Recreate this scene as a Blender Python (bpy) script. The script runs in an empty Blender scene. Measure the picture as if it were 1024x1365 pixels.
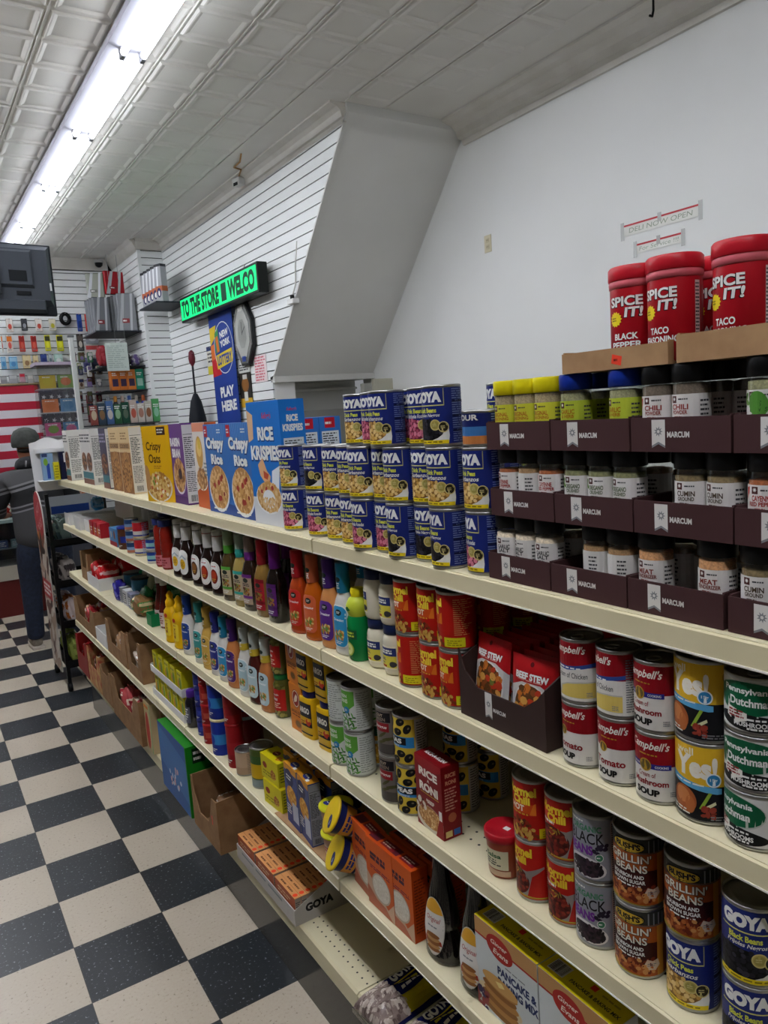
import bpy, bmesh, math, random
from mathutils import Vector, Matrix
PI = math.pi
SC = bpy.context.scene
COL = SC.collection
RND = random.Random(7)

# ------------------------------------------------------------------ camera
F_PX, YAW, PITCH, ROLL = 1005.348, 0.5662, -0.1359, -0.0669
CAM = Vector((-0.5927, -2.0328, 1.7728))
def cam_axes():
    ca, sa = math.cos(YAW), math.sin(YAW)
    f0 = Vector((sa, ca, 0)); r0 = Vector((ca, -sa, 0)); u0 = Vector((0, 0, 1))
    cb, sb = math.cos(PITCH), math.sin(PITCH)
    fw = f0 * cb + u0 * sb; up = u0 * cb - f0 * sb
    cc, s2 = math.cos(ROLL), math.sin(ROLL)
    return r0 * cc + up * s2, up * cc - r0 * s2, fw
RT, UP, FW = cam_axes()
cd = bpy.data.cameras.new('camera'); co = bpy.data.objects.new('camera', cd); COL.objects.link(co)
co.matrix_world = Matrix(((RT.x, UP.x, -FW.x, CAM.x), (RT.y, UP.y, -FW.y, CAM.y), (RT.z, UP.z, -FW.z, CAM.z), (0, 0, 0, 1)))
cd.sensor_fit = 'VERTICAL'; cd.sensor_height = 36.0; cd.lens = 36.0 * F_PX / 1365.0
cd.clip_start = 0.02
SC.camera = co
SC.view_settings.view_transform = 'Standard'; SC.view_settings.look = 'None'
SC.view_settings.gamma = 1.0; SC.view_settings.use_curve_mapping = False

def proj(p):
    d = Vector(p) - CAM; z = d.dot(FW)
    return 512 + F_PX * d.dot(RT) / z, 682.5 - F_PX * d.dot(UP) / z
def ray(px, py):
    return RT * ((px - 512) / F_PX) + UP * (-(py - 682.5) / F_PX) + FW
def onz(px, py, z): d = ray(px, py); return CAM + d * ((z - CAM.z) / d.z)
def onx(px, py, x): d = ray(px, py); return CAM + d * ((x - CAM.x) / d.x)
def ony(px, py, y): d = ray(px, py); return CAM + d * ((y - CAM.y) / d.y)
def Y(px, x, z):
    """distance along the aisle of the point on the line (x, ., z) seen in photo column px"""
    lo, hi = -1.95, 6.0
    for _ in range(50):
        m = (lo + hi) / 2
        if proj((x, m, z))[0] > px: lo = m
        else: hi = m
    return (lo + hi) / 2
def Yc(px, x, r, z):
    """same for the centre of a round thing of radius r whose edge away from the camera is seen in column px"""
    lo, hi = -1.9, 6.0
    for _ in range(50):
        m = (lo + hi) / 2
        d = Vector((x - CAM.x, m - CAM.y)); d.normalize()
        if proj((x - d.y * r, m + d.x * r, z))[0] > px: lo = m
        else: hi = m
    return (lo + hi) / 2

# --------------------------------------------------------------- materials
def lin(c): return c / 12.92 if c <= 0.04045 else ((c + 0.055) / 1.055) ** 2.4
def rgb(h):
    h = h.lstrip('#')
    return tuple(lin(int(h[i:i + 2], 16) / 255) for i in (0, 2, 4)) + (1.0,)
MATS = {}
def M(h, r=0.45, metal=0.0, emit=0.0, alpha=1.0, coat=0.0):
    key = (h, r, metal, emit, alpha, coat)
    if key in MATS: return MATS[key]
    m = bpy.data.materials.new('paint_' + h.lstrip('#')); m.use_nodes = True
    b = m.node_tree.nodes['Principled BSDF']
    b.inputs['Base Color'].default_value = rgb(h); b.inputs['Roughness'].default_value = r
    b.inputs['Metallic'].default_value = metal; b.inputs['Alpha'].default_value = alpha
    if not metal: b.inputs['Specular IOR Level'].default_value = 0.22 if not coat else 0.4
    if coat: b.inputs['Coat Weight'].default_value = coat
    if emit:
        b.inputs['Emission Color'].default_value = rgb(h); b.inputs['Emission Strength'].default_value = emit
    MATS[key] = m
    return m
def nodes(name):
    m = bpy.data.materials.new(name); m.use_nodes = True
    nt = m.node_tree; return m, nt, nt.nodes['Principled BSDF']
def N(nt, t, **kw):
    n = nt.nodes.new(t)
    for k, v in kw.items(): setattr(n, k, v)
    return n
def math_n(nt, op, a, b=None):
    n = nt.nodes.new('ShaderNodeMath'); n.operation = op
    for i, v in enumerate((a, b)):
        if v is None: continue
        if isinstance(v, (int, float)): n.inputs[i].default_value = v
        else: nt.links.new(v, n.inputs[i])
    return n.outputs[0]
def mottled(name, h1, h2, scale=3.0, r=0.6, detail=4.0, bump=0.0, lo=0.35, hi=0.65):
    m, nt, b = nodes(name)
    tc = N(nt, 'ShaderNodeTexCoord'); nz = N(nt, 'ShaderNodeTexNoise')
    nz.inputs['Scale'].default_value = scale; nz.inputs['Detail'].default_value = detail
    rp = N(nt, 'ShaderNodeValToRGB'); rp.color_ramp.elements[0].color = rgb(h1); rp.color_ramp.elements[1].color = rgb(h2)
    rp.color_ramp.elements[0].position = lo; rp.color_ramp.elements[1].position = hi
    nt.links.new(tc.outputs['Object'], nz.inputs['Vector']); nt.links.new(nz.outputs['Fac'], rp.inputs['Fac'])
    nt.links.new(rp.outputs['Color'], b.inputs['Base Color']); b.inputs['Roughness'].default_value = r
    if bump:
        bp = N(nt, 'ShaderNodeBump'); bp.inputs['Strength'].default_value = bump; bp.inputs['Distance'].default_value = 0.01
        nt.links.new(nz.outputs['Fac'], bp.inputs['Height']); nt.links.new(bp.outputs['Normal'], b.inputs['Normal'])
    return m
def clear_plastic(name, h='#ffffff', a=0.14, r=0.05):
    m, nt, b = nodes(name)
    t = N(nt, 'ShaderNodeBsdfTransparent'); g = N(nt, 'ShaderNodeBsdfGlossy'); mx = N(nt, 'ShaderNodeMixShader')
    t.inputs['Color'].default_value = rgb(h); g.inputs['Roughness'].default_value = r
    mx.inputs[0].default_value = a
    nt.links.new(t.outputs[0], mx.inputs[1]); nt.links.new(g.outputs[0], mx.inputs[2])
    nt.links.new(mx.outputs[0], nt.nodes['Material Output'].inputs['Surface'])
    return m
CLEAR = clear_plastic('clear_plastic', '#f2f4f2', 0.13)
FILM = clear_plastic('clear_film', '#f4f4f4', 0.22, 0.12)
KRAFT = mottled('kraft_card', '#9a7650', '#a8845c', 30, 0.8)
KRAFT2 = mottled('brown_card', '#86633f', '#96724b', 24, 0.8)
WHITECARD = M('#d9d9d8', 0.7)
STEEL = M('#a9a9a6', 0.32, 1.0)
BLACKP = M('#0c0d0f', 0.35)

# ----------------------------------------------------------- mesh building
class MB:
    """collects shapes in one bmesh, one material slot per material"""
    def __init__(s): s.b = bmesh.new(); s.m = []
    def mi(s, m):
        if m not in s.m: s.m.append(m)
        return s.m.index(m)
    def add(s, vs, fs, m, smooth=False):
        i = s.mi(m); bv = [s.b.verts.new(v) for v in vs]
        for f in fs:
            try:
                fc = s.b.faces.new([bv[k] for k in f]); fc.material_index = i; fc.smooth = smooth
            except ValueError: pass
        return s
    def box(s, x0, x1, y0, y1, z0, z1, m, bev=0.0, mats=None):
        vs = [(x, y, z) for x in (x0, x1) for y in (y0, y1) for z in (z0, z1)]
        fs = [(0, 1, 3, 2), (4, 6, 7, 5), (0, 4, 5, 1), (2, 3, 7, 6), (0, 2, 6, 4), (1, 5, 7, 3)]
        if bev:
            t = bmesh.new(); bv = [t.verts.new(v) for v in vs]
            for f in fs: t.faces.new([bv[k] for k in f])
            bmesh.ops.bevel(t, geom=t.edges[:], offset=bev, segments=2, affect='EDGES', profile=0.5)
            return s.take(t, m)
        for k, f in enumerate(fs): s.add([vs[i] for i in f], [(0, 1, 2, 3)], (mats or {}).get(k, m))
        return s
    def take(s, t, m=None, smooth=False, mats=None):
        t.verts.index_update(); vs = [v.co.copy() for v in t.verts]
        bv = [s.b.verts.new(v) for v in vs]
        for f in t.faces:
            try:
                fc = s.b.faces.new([bv[v.index] for v in f.verts])
                fc.material_index = s.mi(m if m else mats[f.material_index]); fc.smooth = smooth
            except ValueError: pass
        t.free(); return s
    def lathe(s, prof, m, n=32, sx=1.0, sy=1.0, p=1.0, cx=0.0, cy=0.0, cap0=True, cap1=True, smooth=True):
        """prof = [(r, z)...]; front of the turned thing is local -Y"""
        vs = []; fs = []
        for r, z in prof:
            for k in range(n):
                a = 2 * PI * k / n; c, d = sect(a, p)
                vs.append((cx + r * sx * c, cy + r * sy * d, z))
        L = len(prof)
        for j in range(L - 1):
            for k in range(n):
                k2 = (k + 1) % n
                fs.append((j * n + k, j * n + k2, (j + 1) * n + k2, (j + 1) * n + k))
        s.add(vs, fs, m, smooth)
        if cap0: s.add(vs[:n], [tuple(reversed(range(n)))], m)
        if cap1: s.add(vs[-n:], [tuple(range(n))], m)
        return s
    def prism(s, poly, axis, a, b, m):
        """2D polygon swept along an axis from a to b"""
        def P(u, v, w): return {'x': (w, u, v), 'y': (u, w, v), 'z': (u, v, w)}[axis]
        n = len(poly)
        vs = [P(u, v, a) for u, v in poly] + [P(u, v, b) for u, v in poly]
        fs = [tuple(range(n)), tuple(reversed(range(n, 2 * n)))] + [(k, n + k, n + (k + 1) % n, (k + 1) % n) for k in range(n)]
        return s.add(vs, fs, m)
    def tube(s, pts, r, m, n=8, smooth=True):
        pts = [Vector(p) for p in pts]; vs = []; fs = []
        for i, p in enumerate(pts):
            d = (pts[min(i + 1, len(pts) - 1)] - pts[max(i - 1, 0)]).normalized()
            u = d.cross(Vector((0.3, 0.5, 0.8))).normalized(); w = d.cross(u)
            rr = r[i] if isinstance(r, (list, tuple)) else r
            for k in range(n):
                a = 2 * PI * k / n; vs.append(p + u * (rr * math.cos(a)) + w * (rr * math.sin(a)))
        for j in range(len(pts) - 1):
            for k in range(n):
                k2 = (k + 1) % n; fs.append((j * n + k, j * n + k2, (j + 1) * n + k2, (j + 1) * n + k))
        fs.append(tuple(range(n))); fs.append(tuple((len(pts) - 1) * n + k for k in reversed(range(n))))
        return s.add(vs, fs, m, smooth)
    def art(s, art, fn, du=0.0, dv=0.0, e0=0.00012, de=0.00003):
        """prints flat artwork on a surface: fn(u, v, lift) gives the place on it"""
        t = bmesh.new(); mats = []; lv = t.verts.layers.float.new('lift')
        for k, (m, vs, fs, sub) in enumerate(art.L):
            if m not in mats: mats.append(m)
            i = mats.index(m); bv = []
            for u, v in vs:
                q = t.verts.new((u, v, 0.0)); q[lv] = e0 + de * k; bv.append(q)
            for j, f in enumerate(fs):
                try: fc = t.faces.new([bv[q] for q in f]); fc.material_index = i
                except ValueError: continue
                if sub:
                    for q in f: bv[q][lv] = e0 + de * k + de * 0.16 * (j % 6)
        if not t.verts: t.free(); return s
        for ax, st in ((0, du), (1, dv)):
            if not st: continue
            lo = min(q.co[ax] for q in t.verts); hi = max(q.co[ax] for q in t.verts)
            k = math.ceil(lo / st)
            no = Vector((1, 0, 0)) if ax == 0 else Vector((0, 1, 0))
            while k * st < hi:
                bmesh.ops.bisect_plane(t, geom=t.verts[:] + t.edges[:] + t.faces[:], dist=1e-7, plane_co=no * (k * st), plane_no=no)
                k += 1
        for q in t.verts: q.co = Vector(fn(q.co.x, q.co.y, q[lv]))
        return s.take(t, None, False, mats)
    def rot(s, mat):
        bmesh.ops.transform(s.b, matrix=mat, verts=s.b.verts[:]); return s
    def mesh(s, name, recalc=True, smooth=False):
        me = bpy.data.meshes.new(name)
        if recalc: bmesh.ops.recalc_face_normals(s.b, faces=s.b.faces[:])
        s.b.to_mesh(me); s.b.free()
        for m in s.m: me.materials.append(m)
        return me
def sect(a, p=1.0):
    x, y = math.sin(a), -math.cos(a)
    if p == 1.0: return x, y
    return math.copysign(abs(x) ** p, x), math.copysign(abs(y) ** p, y)

# ----------------------------------------------------------- flat artwork
TXT = {}
def glyphs(t, bold, shear):
    k = (t, bold, shear)
    if k in TXT: return TXT[k]
    c = bpy.data.curves.new('writing', 'FONT'); c.body = t; c.size = 1.0; c.offset = bold; c.shear = shear
    c.resolution_u = 3; c.fill_mode = 'FRONT'; c.dimensions = '2D'
    o = bpy.data.objects.new('writing', c); COL.objects.link(o)
    dg = bpy.context.evaluated_depsgraph_get(); dg.update()
    me = bpy.data.meshes.new_from_object(o.evaluated_get(dg))
    vs = [(v.co.x, v.co.y) for v in me.vertices]; fs = [tuple(p.vertices) for p in me.polygons]
    bpy.data.objects.remove(o); bpy.data.curves.remove(c); bpy.data.meshes.remove(me)
    if not vs: vs = [(0, 0)]
    x0 = min(v[0] for v in vs); x1 = max(v[0] for v in vs); y0 = min(v[1] for v in vs); y1 = max(v[1] for v in vs)
    TXT[k] = (vs, fs, x0, x1, y0, y1); return TXT[k]
class Art:
    def __init__(s): s.L = []
    def poly(s, pts, m): s.L.append((m, pts, [tuple(range(len(pts)))], False)); return s
    def rect(s, x0, y0, x1, y1, m): return s.poly([(x0, y0), (x1, y0), (x1, y1), (x0, y1)], m)
    def ell(s, cx, cy, rx, ry, m, n=24, rot=0.0):
        c, d = math.cos(rot), math.sin(rot)
        return s.poly([(cx + rx * math.cos(a) * c - ry * math.sin(a) * d, cy + rx * math.cos(a) * d + ry * math.sin(a) * c)
                       for a in (2 * PI * k / n for k in range(n))], m)
    def star(s, cx, cy, r0, r1, n, m):
        return s.poly([(cx + (r0 if k % 2 else r1) * math.cos(PI * k / n), cy + (r0 if k % 2 else r1) * math.sin(PI * k / n)) for k in range(2 * n)], m)
    def text(s, t, cx, cy, w, h, m, bold=0.02, shear=0.0, rot=0.0):
        vs, fs, x0, x1, y0, y1 = glyphs(t, bold, shear)
        k2 = h / max(y1 - y0, 1e-6); k1 = w / max(x1 - x0, 1e-6) if w else k2
        c, d = math.cos(rot), math.sin(rot); out = []
        for x, y in vs:
            u = (x - (x0 + x1) / 2) * k1; v = (y - (y0 + y1) / 2) * k2
            out.append((cx + u * c - v * d, cy + u * d + v * c))
        s.L.append((m, out, fs, False)); return s
    def bars(s, x0, y0, x1, y1, n, m, seed=1, fill=0.5, ragged=0.35):
        """lines of print too small to read"""
        r = random.Random(seed); vs = []; fs = []; st = (y1 - y0) / n
        for k in range(n):
            y = y1 - (k + 0.5) * st; x = x0
            xe = x1 - (x1 - x0) * ragged * r.random()
            while x < xe:
                w = min((x1 - x0) * r.uniform(0.12, 0.4), xe - x); b = len(vs); hh = st * fill / 2
                vs += [(x, y - hh), (x + w, y - hh), (x + w, y + hh), (x, y + hh)]; fs.append((b, b + 1, b + 2, b + 3))
                x += w + (x1 - x0) * 0.05
        s.L.append((m, vs, fs, False)); return s
    def code(s, x0, y0, x1, y1, m, seed=3, vertical=False):
        """bar code"""
        r = random.Random(seed); vs = []; fs = []; t = 0.0
        while t < 0.97:
            w = r.choice((0.015, 0.03, 0.045)); w = min(w, 1 - t)
            if vertical: q = [(x0, y0 + (y1 - y0) * t), (x1, y0 + (y1 - y0) * t), (x1, y0 + (y1 - y0) * (t + w)), (x0, y0 + (y1 - y0) * (t + w))]
            else: q = [(x0 + (x1 - x0) * t, y0), (x0 + (x1 - x0) * (t + w), y0), (x0 + (x1 - x0) * (t + w), y1), (x0 + (x1 - x0) * t, y1)]
            b = len(vs); vs += q; fs.append((b, b + 1, b + 2, b + 3)); t += w + r.choice((0.015, 0.03))
        s.L.append((m, vs, fs, False)); return s
    def blobs(s, inside, box, n, size, cols, seed=1, asp=(0.55, 0.9), k=7, gap=1.05):
        """printed picture of beans, pasta, meat ... : many little ovals in a few colours"""
        r = random.Random(seed); per = {c: ([], []) for c in cols}; c = 0; tries = 0; got = []
        while c < n and tries < n * 12:
            tries += 1
            x = r.uniform(box[0], box[2]); y = r.uniform(box[1], box[3])
            if not inside(x, y) or any((x - a) ** 2 + (y - b) ** 2 < (size * gap) ** 2 for a, b in got): continue
            got.append((x, y))
            c += 1; rx = size * r.uniform(0.75, 1.2); ry = rx * r.uniform(*asp); a0 = r.uniform(0, PI)
            vs, fs = per[r.choice(cols)]; b = len(vs)
            for i in range(k):
                a = 2 * PI * i / k; u, v = rx * math.cos(a), ry * math.sin(a)
                vs.append((x + u * math.cos(a0) - v * math.sin(a0), y + u * math.sin(a0) + v * math.cos(a0)))
            fs.append(tuple(range(b, b + k)))
        for m, (vs, fs) in per.items():
            if vs: s.L.append((m, vs, fs, True))
        return s
    def beans(s, cx, cy, rx, ry, n, size, cols, seed=1, asp=(0.55, 0.9)):
        q = 0.93
        return s.blobs(lambda x, y: ((x - cx) / (rx * q)) ** 2 + ((y - cy) / (ry * q)) ** 2 < 1, (cx - rx, cy - ry, cx + rx, cy + ry), n, size, cols, seed, asp)
    def move(s, dx, dy):
        s.L = [(m, [(u + dx, v + dy) for u, v in vs], fs, b) for m, vs, fs, b in s.L]; return s
def cyl(R, n=32, z0=0.0):
    def fn(u, v, e):
        a = u / R; return ((R + e) * math.sin(a), -(R + e) * math.cos(a), v + z0)
    return fn
def ovalmap(prof, sx, sy, p=1.0):
    def rad(z):
        for (r0, z0), (r1, z1) in zip(prof, prof[1:]):
            if z0 <= z <= z1 and z1 > z0: return r0 + (r1 - r0) * (z - z0) / (z1 - z0)
        return prof[-1][0]
    def fn(u, v, e):
        r = rad(v); q = max(-0.97, min(0.97, u / (r * sx))); sn = abs(q) ** (1 / p)
        cs = math.sqrt(max(0.0, 1 - sn * sn)) ** p
        return (q * r * sx, -(r * sy * cs + e + 0.0006), v)
    return fn
def front(y): return lambda u, v, e: (u, y - e, v)          # on a face looking to -Y
def backf(y): return lambda u, v, e: (-u, y + e, v)
def right(x): return lambda u, v, e: (x + e, u, v)          # on a face looking to +X
def leftf(x): return lambda u, v, e: (x - e, -u, v)
def topf(z): return lambda u, v, e: (u, v, z + e)

# ------------------------------------------------------------------ things
def obj(name, me, parent=None):
    o = bpy.data.objects.new(name, me); COL.objects.link(o)
    if parent is not None: o.parent = parent
    return o
LABELS = {}
def tag(o, label, cat, group=None):
    o['label'] = label; o['category'] = cat
    if group: o['group'] = group
    LABELS.setdefault(label.lower(), []).append(o.name)
def thing(name, parts, loc, rz=0.0, label='', cat='', group=None, rx=0.0, ry=0.0, scale=None):
    """parts = [(part name, mesh, [sub-parts], own label or None)]; every call makes objects of its own on shared meshes"""
    if len(parts) == 1 and not (len(parts[0]) > 2 and parts[0][2]):
        r = obj(name, parts[0][1])
    else:
        r = obj(name, None)
        for p in parts:
            c = obj(p[0], p[1], r)
            if len(p) > 3 and p[3]: c['label'] = p[3]
            for q in (p[2] if len(p) > 2 and p[2] else []): obj(q[0], q[1], c)
    r.location = loc; r.rotation_euler = (rx, ry, rz)
    if scale: r.scale = scale if isinstance(scale, (tuple, list)) else (scale,) * 3
    tag(r, label, cat, group)
    return r
def struct(name, mb, recalc=True):
    o = obj(name, mb.mesh(name, recalc) if isinstance(mb, MB) else mb); o['kind'] = 'structure'; return o
ORD = ('first', 'second', 'third', 'fourth', 'fifth', 'sixth', 'seventh', 'eighth', 'ninth', 'tenth', 'eleventh', 'twelfth', 'thirteenth',
       'fourteenth', 'fifteenth', 'sixteenth', 'seventeenth', 'eighteenth', 'nineteenth', 'twentieth')
# ================================================================ the room
H = 3.72; XS = 2.08; XW = 3.05; YC = 6.28; XC = 1.82; YB = 7.4; XL = -3.4; YN = -4.2
# floor: chequered vinyl tile with flecks
m, nt, b = nodes('checker_tile')
tc = N(nt, 'ShaderNodeTexCoord'); mp = N(nt, 'ShaderNodeMapping'); mp.inputs['Rotation'].default_value = (0, 0, 0.0094)
nt.links.new(tc.outputs['Object'], mp.inputs['Vector'])
sp = N(nt, 'ShaderNodeSeparateXYZ'); nt.links.new(mp.outputs[0], sp.inputs[0])
fx = math_n(nt, 'FLOOR', math_n(nt, 'DIVIDE', sp.outputs[0], 0.3048)); fy = math_n(nt, 'FLOOR', math_n(nt, 'DIVIDE', sp.outputs[1], 0.3048))
par = math_n(nt, 'ABSOLUTE', math_n(nt, 'MODULO', math_n(nt, 'ADD', fx, fy), 2.0))
nz = N(nt, 'ShaderNodeTexNoise'); nz.inputs['Scale'].default_value = 95; nz.inputs['Detail'].default_value = 2.0
nt.links.new(tc.outputs['Object'], nz.inputs['Vector'])
nz2 = N(nt, 'ShaderNodeTexNoise'); nz2.inputs['Scale'].default_value = 6; nt.links.new(tc.outputs['Object'], nz2.inputs['Vector'])
r1 = N(nt, 'ShaderNodeValToRGB'); e = r1.color_ramp.elements
e[0].position = 0.0; e[0].color = rgb('#1c2024'); e[1].position = 0.64; e[1].color = rgb('#24292e')
q = e.new(0.72); q.color = rgb('#8d949a')
r2 = N(nt, 'ShaderNodeValToRGB'); e = r2.color_ramp.elements
e[0].position = 0.27; e[0].color = rgb('#8d8272'); e[1].position = 0.36; e[1].color = rgb('#bbb09d')
q = e.new(0.7); q.color = rgb('#bfb5a3')
nt.links.new(nz.outputs['Fac'], r1.inputs[0]); nt.links.new(nz.outputs['Fac'], r2.inputs[0])
mx = N(nt, 'ShaderNodeMixRGB'); nt.links.new(par, mx.inputs[0]); nt.links.new(r1.outputs[0], mx.inputs[1]); nt.links.new(r2.outputs[0], mx.inputs[2])
# joints between tiles
ax = math_n(nt, 'ABSOLUTE', math_n(nt, 'SUBTRACT', math_n(nt, 'FRACT', math_n(nt, 'DIVIDE', sp.outputs[0], 0.3048)), 0.5))
ay = math_n(nt, 'ABSOLUTE', math_n(nt, 'SUBTRACT', math_n(nt, 'FRACT', math_n(nt, 'DIVIDE', sp.outputs[1], 0.3048)), 0.5))
jt = math_n(nt, 'GREATER_THAN', math_n(nt, 'MAXIMUM', ax, ay), 0.4965)
m2 = N(nt, 'ShaderNodeMixRGB'); nt.links.new(jt, m2.inputs[0]); nt.links.new(mx.outputs[0], m2.inputs[1]); m2.inputs[2].default_value = rgb('#3a3732')
nt.links.new(m2.outputs[0], b.inputs['Base Color'])
nt.links.new(math_n(nt, 'ADD', math_n(nt, 'MULTIPLY', nz2.outputs['Fac'], 0.2), 0.24), b.inputs['Roughness'])
FLOOR = m
struct('floor', MB().box(XL, XW, YN, YB, -0.06, 0.0, FLOOR))
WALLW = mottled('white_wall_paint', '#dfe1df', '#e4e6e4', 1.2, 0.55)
SLAT = mottled('slat_board', '#e2e6e5', '#e7eae9', 2.0, 0.45)
GROOVE = M('#1b1d1e', 0.8)
CREAM = mottled('old_crown_paint', '#d5d1c8', '#dfdcd5', 6, 0.5)
struct('wall_right', MB().box(XW, XW + 0.1, YN, 3.9, 0, H, WALLW))
struct('wall_left', MB().box(XL - 0.1, XL, YN, YB, 0, H, M('#57514a', .7)))
struct('wall_near', MB().box(XL, XW, YN - 0.1, YN, 0, H, M('#7a766e', .7)))
# slat wall: boards with open grooves on a dark backing; its end runs up under the stair
def yslope(z): return 2.313 + (3.647 - z) * (3.722 - 2.313) / (3.647 - 2.094) if z > 2.094 else 3.75
SP = 0.0762
def slats(mb, face, z0, z1, ends, g=0.008):
    """face = ('x', X, sign) or ('y', Y, sign); ends(z) -> (a, b)"""
    ax, c, sg = face; z = z0
    while z < z1 - 0.004:
        zt = min(z + SP - g, z1); a0, b0 = ends(z); a1, b1 = ends(zt)
        if b0 > a0 and b1 > a1:
            p = [(a0, z), (b0, z), (b1, zt), (a1, zt)]; t = 0.012
            P = (lambda u, w, d: (c + sg * d, u, w)) if ax == 'x' else (lambda u, w, d: (u, c + sg * d, w))
            vs = [P(u, w, 0) for u, w in p] + [P(u, w, t) for u, w in p]
            mb.add(vs, [(0, 1, 2, 3), (0, 4, 5, 1), (1, 5, 6, 2), (2, 6, 7, 3), (3, 7, 4, 0)], SLAT)
        z += SP
def backing(mb, face, ends, z0, z1):
    ax, c, sg = face; t = 0.012; zs = [z0, 2.094, z1] if z0 < 2.09 < z1 else [z0, z1]
    for a, b in zip(zs, zs[1:]):
        (p0, q0), (p1, q1) = ends(a + 1e-5), ends(b)
        pts = [(p0, a), (q0, a), (q1, b), (p1, b)]
        mb.add([((c + sg * t, u, w) if ax == 'x' else (u, c + sg * t, w)) for u, w in pts], [(0, 1, 2, 3)], GROOVE)
w = MB(); en = lambda z: (yslope(z), YC); slats(w, ('x', XS, 1), 0.012, 3.63, en); backing(w, ('x', XS, 1), en, 0.0, 3.64)
w.box(XS + 0.0125, XS + 0.1, 3.76, YC, 0, 2.05, WALLW)
struct('wall_slat', w, False)
w = MB(); en = lambda z: (XC, XS); slats(w, ('y', YC, 1), 0.03, 3.60, en); backing(w, ('y', YC, 1), en, 0, 3.62)
en = lambda z: (YC, YB); slats(w, ('x', XC, 1), 0.03, 3.60, en); backing(w, ('x', XC, 1), en, 0, 3.62)
struct('wall_column', w, False)
w = MB(); en = lambda z: (XL, XC); slats(w, ('y', YB, 1), 0.05, 3.58, en); backing(w, ('y', YB, 1), en, 0, H)
w.box(XL, XC, YB + 0.02, YB + 0.1, 0, H, WALLW)
struct('wall_back', w, False)
# enclosed stair: sloping soffit between slat wall and white wall
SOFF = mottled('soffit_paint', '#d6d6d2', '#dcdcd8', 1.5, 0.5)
w = MB()
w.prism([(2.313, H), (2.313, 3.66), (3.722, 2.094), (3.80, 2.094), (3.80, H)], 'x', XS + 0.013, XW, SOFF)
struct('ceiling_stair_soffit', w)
w = MB(); w.box(XS, XW - 0.001, 3.70, 3.78, 2.045, 2.094, M('#cfcfca', 0.5)); struct('trim_1', w)
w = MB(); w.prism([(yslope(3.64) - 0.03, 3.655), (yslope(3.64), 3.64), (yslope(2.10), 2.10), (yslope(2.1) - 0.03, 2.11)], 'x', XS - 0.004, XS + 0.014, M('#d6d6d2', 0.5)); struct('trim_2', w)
w = MB(); w.box(XS + 0.0135, XS + 0.2, 3.745, 3.785, 0, 2.045, M('#d8d8d6', 0.5)); struct('wall_niche_jamb', w)
GREYP = M('#a9a9a3', 0.6)
w = MB(); w.box(XS + 0.1, XW, 4.05, 4.1, 0, 2.045, M('#bdbdb8', .6)); w.box(XS + 0.11, XW, 4.02, 4.05, 1.97, 1.99, M('#cfcfca', .5)); w.box(XS + 0.11, XW, 3.97, 4.05, 0, 1.80, M('#989893', .6))
struct('wall_niche', w)
w = MB(); w.box(XS + 0.1, XW, 3.78, 4.1, 2.046, 2.09, GREYP); struct('ceiling_niche', w)
# crown mouldings
def crown(pts, axis, a, b, name, mat=CREAM):
    w = MB(); w.prism(pts, axis, a, b, mat); struct(name, w)
crown([(XS - 0.10, H), (XS - 0.10, H - 0.012), (XS - 0.075, H - 0.02), (XS - 0.05, H - 0.028), (XS - 0.028, H - 0.05), (XS - 0.018, H - 0.085), (XS - 0.004, H - 0.092), (XS - 0.004, H - 0.12), (XS + 0.012, H - 0.12), (XS + 0.012, H)], 'y', 2.33, YC, 'trim_3')
crown([(XW - 0.20, H), (XW - 0.20, H - 0.014), (XW - 0.165, H - 0.03), (XW - 0.12, H - 0.04), (XW - 0.085, H - 0.07), (XW - 0.07, H - 0.11), (XW - 0.03, H - 0.12), (XW - 0.022, H - 0.15), (XW, H - 0.15), (XW, H)], 'y', YN, 2.31, 'trim_4')
crown([(XC - 0.09, H), (XC - 0.05, H - 0.03), (XC - 0.02, H - 0.09), (XC, H - 0.12), (XC + 0.005, H)], 'y', YC, YB, 'trim_5')
w = MB(); w.box(XC - 0.02, XS, YC - 0.03, YC + 0.012, H - 0.11, H, CREAM); w.box(XC - 0.02, XS, YC - 0.05, YC, H - 0.03, H, CREAM); struct('trim_6', w)
w = MB(); w.box(XL, XC - 0.05, YB - 0.03, YB + 0.012, H - 0.13, H, CREAM); struct('trim_7', w)
w = MB(); w.box(XC - 0.004, XC + 0.03, YC - 0.004, YC + 0.03, 0, H - 0.11, SLAT); struct('trim_8', w)
# pressed tin ceiling, one-foot coffers
TIN = mottled('tin_ceiling_paint', '#dedbd5', '#e6e4df', 1.6, 0.5, 3)
w = MB(); w.box(XL, XW, YN, YB, H, H + 0.06, TIN)
P3 = 0.3025; vs = []; fs = []
def tin(x, y, s):
    b0 = len(vs); rings = [(0.012, 0.0), (0.024, 0.0075), (0.032, 0.0075), (0.050, 0.001), (0.056, 0.001)]
    for q, d in rings:
        vs.extend([(x + q, y + q, H - d), (x + s - q, y + q, H - d), (x + s - q, y + s - q, H - d), (x + q, y + s - q, H - d)])
    for k in range(len(rings) - 1):
        for i in range(4):
            j = (i + 1) % 4; fs.append((b0 + 4 * k + i, b0 + 4 * k + j, b0 + 4 * k + 4 + j, b0 + 4 * k + 4 + i))
x = 1.175 - 14 * P3
while x < 2.6:
    y = 1.931 - 19 * 0.3055
    while y < YB - 0.35:
        if (x < 1.6 or y < 2.0) and (x < 2.1 or y < 1.8): tin(x, y, P3)
        y += 0.3055
    x += P3
w.add(vs, fs, TIN)
for k in range(-13, 5):                                             # raised seam beads along the room
    x = 1.175 + k * P3; y1 = YB if x < 1.9 else 2.3
    for d in (-0.004, ):
        w.box(x + d - 0.003, x + d + 0.003, YN, y1, H - 0.007, H, TIN)
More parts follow.
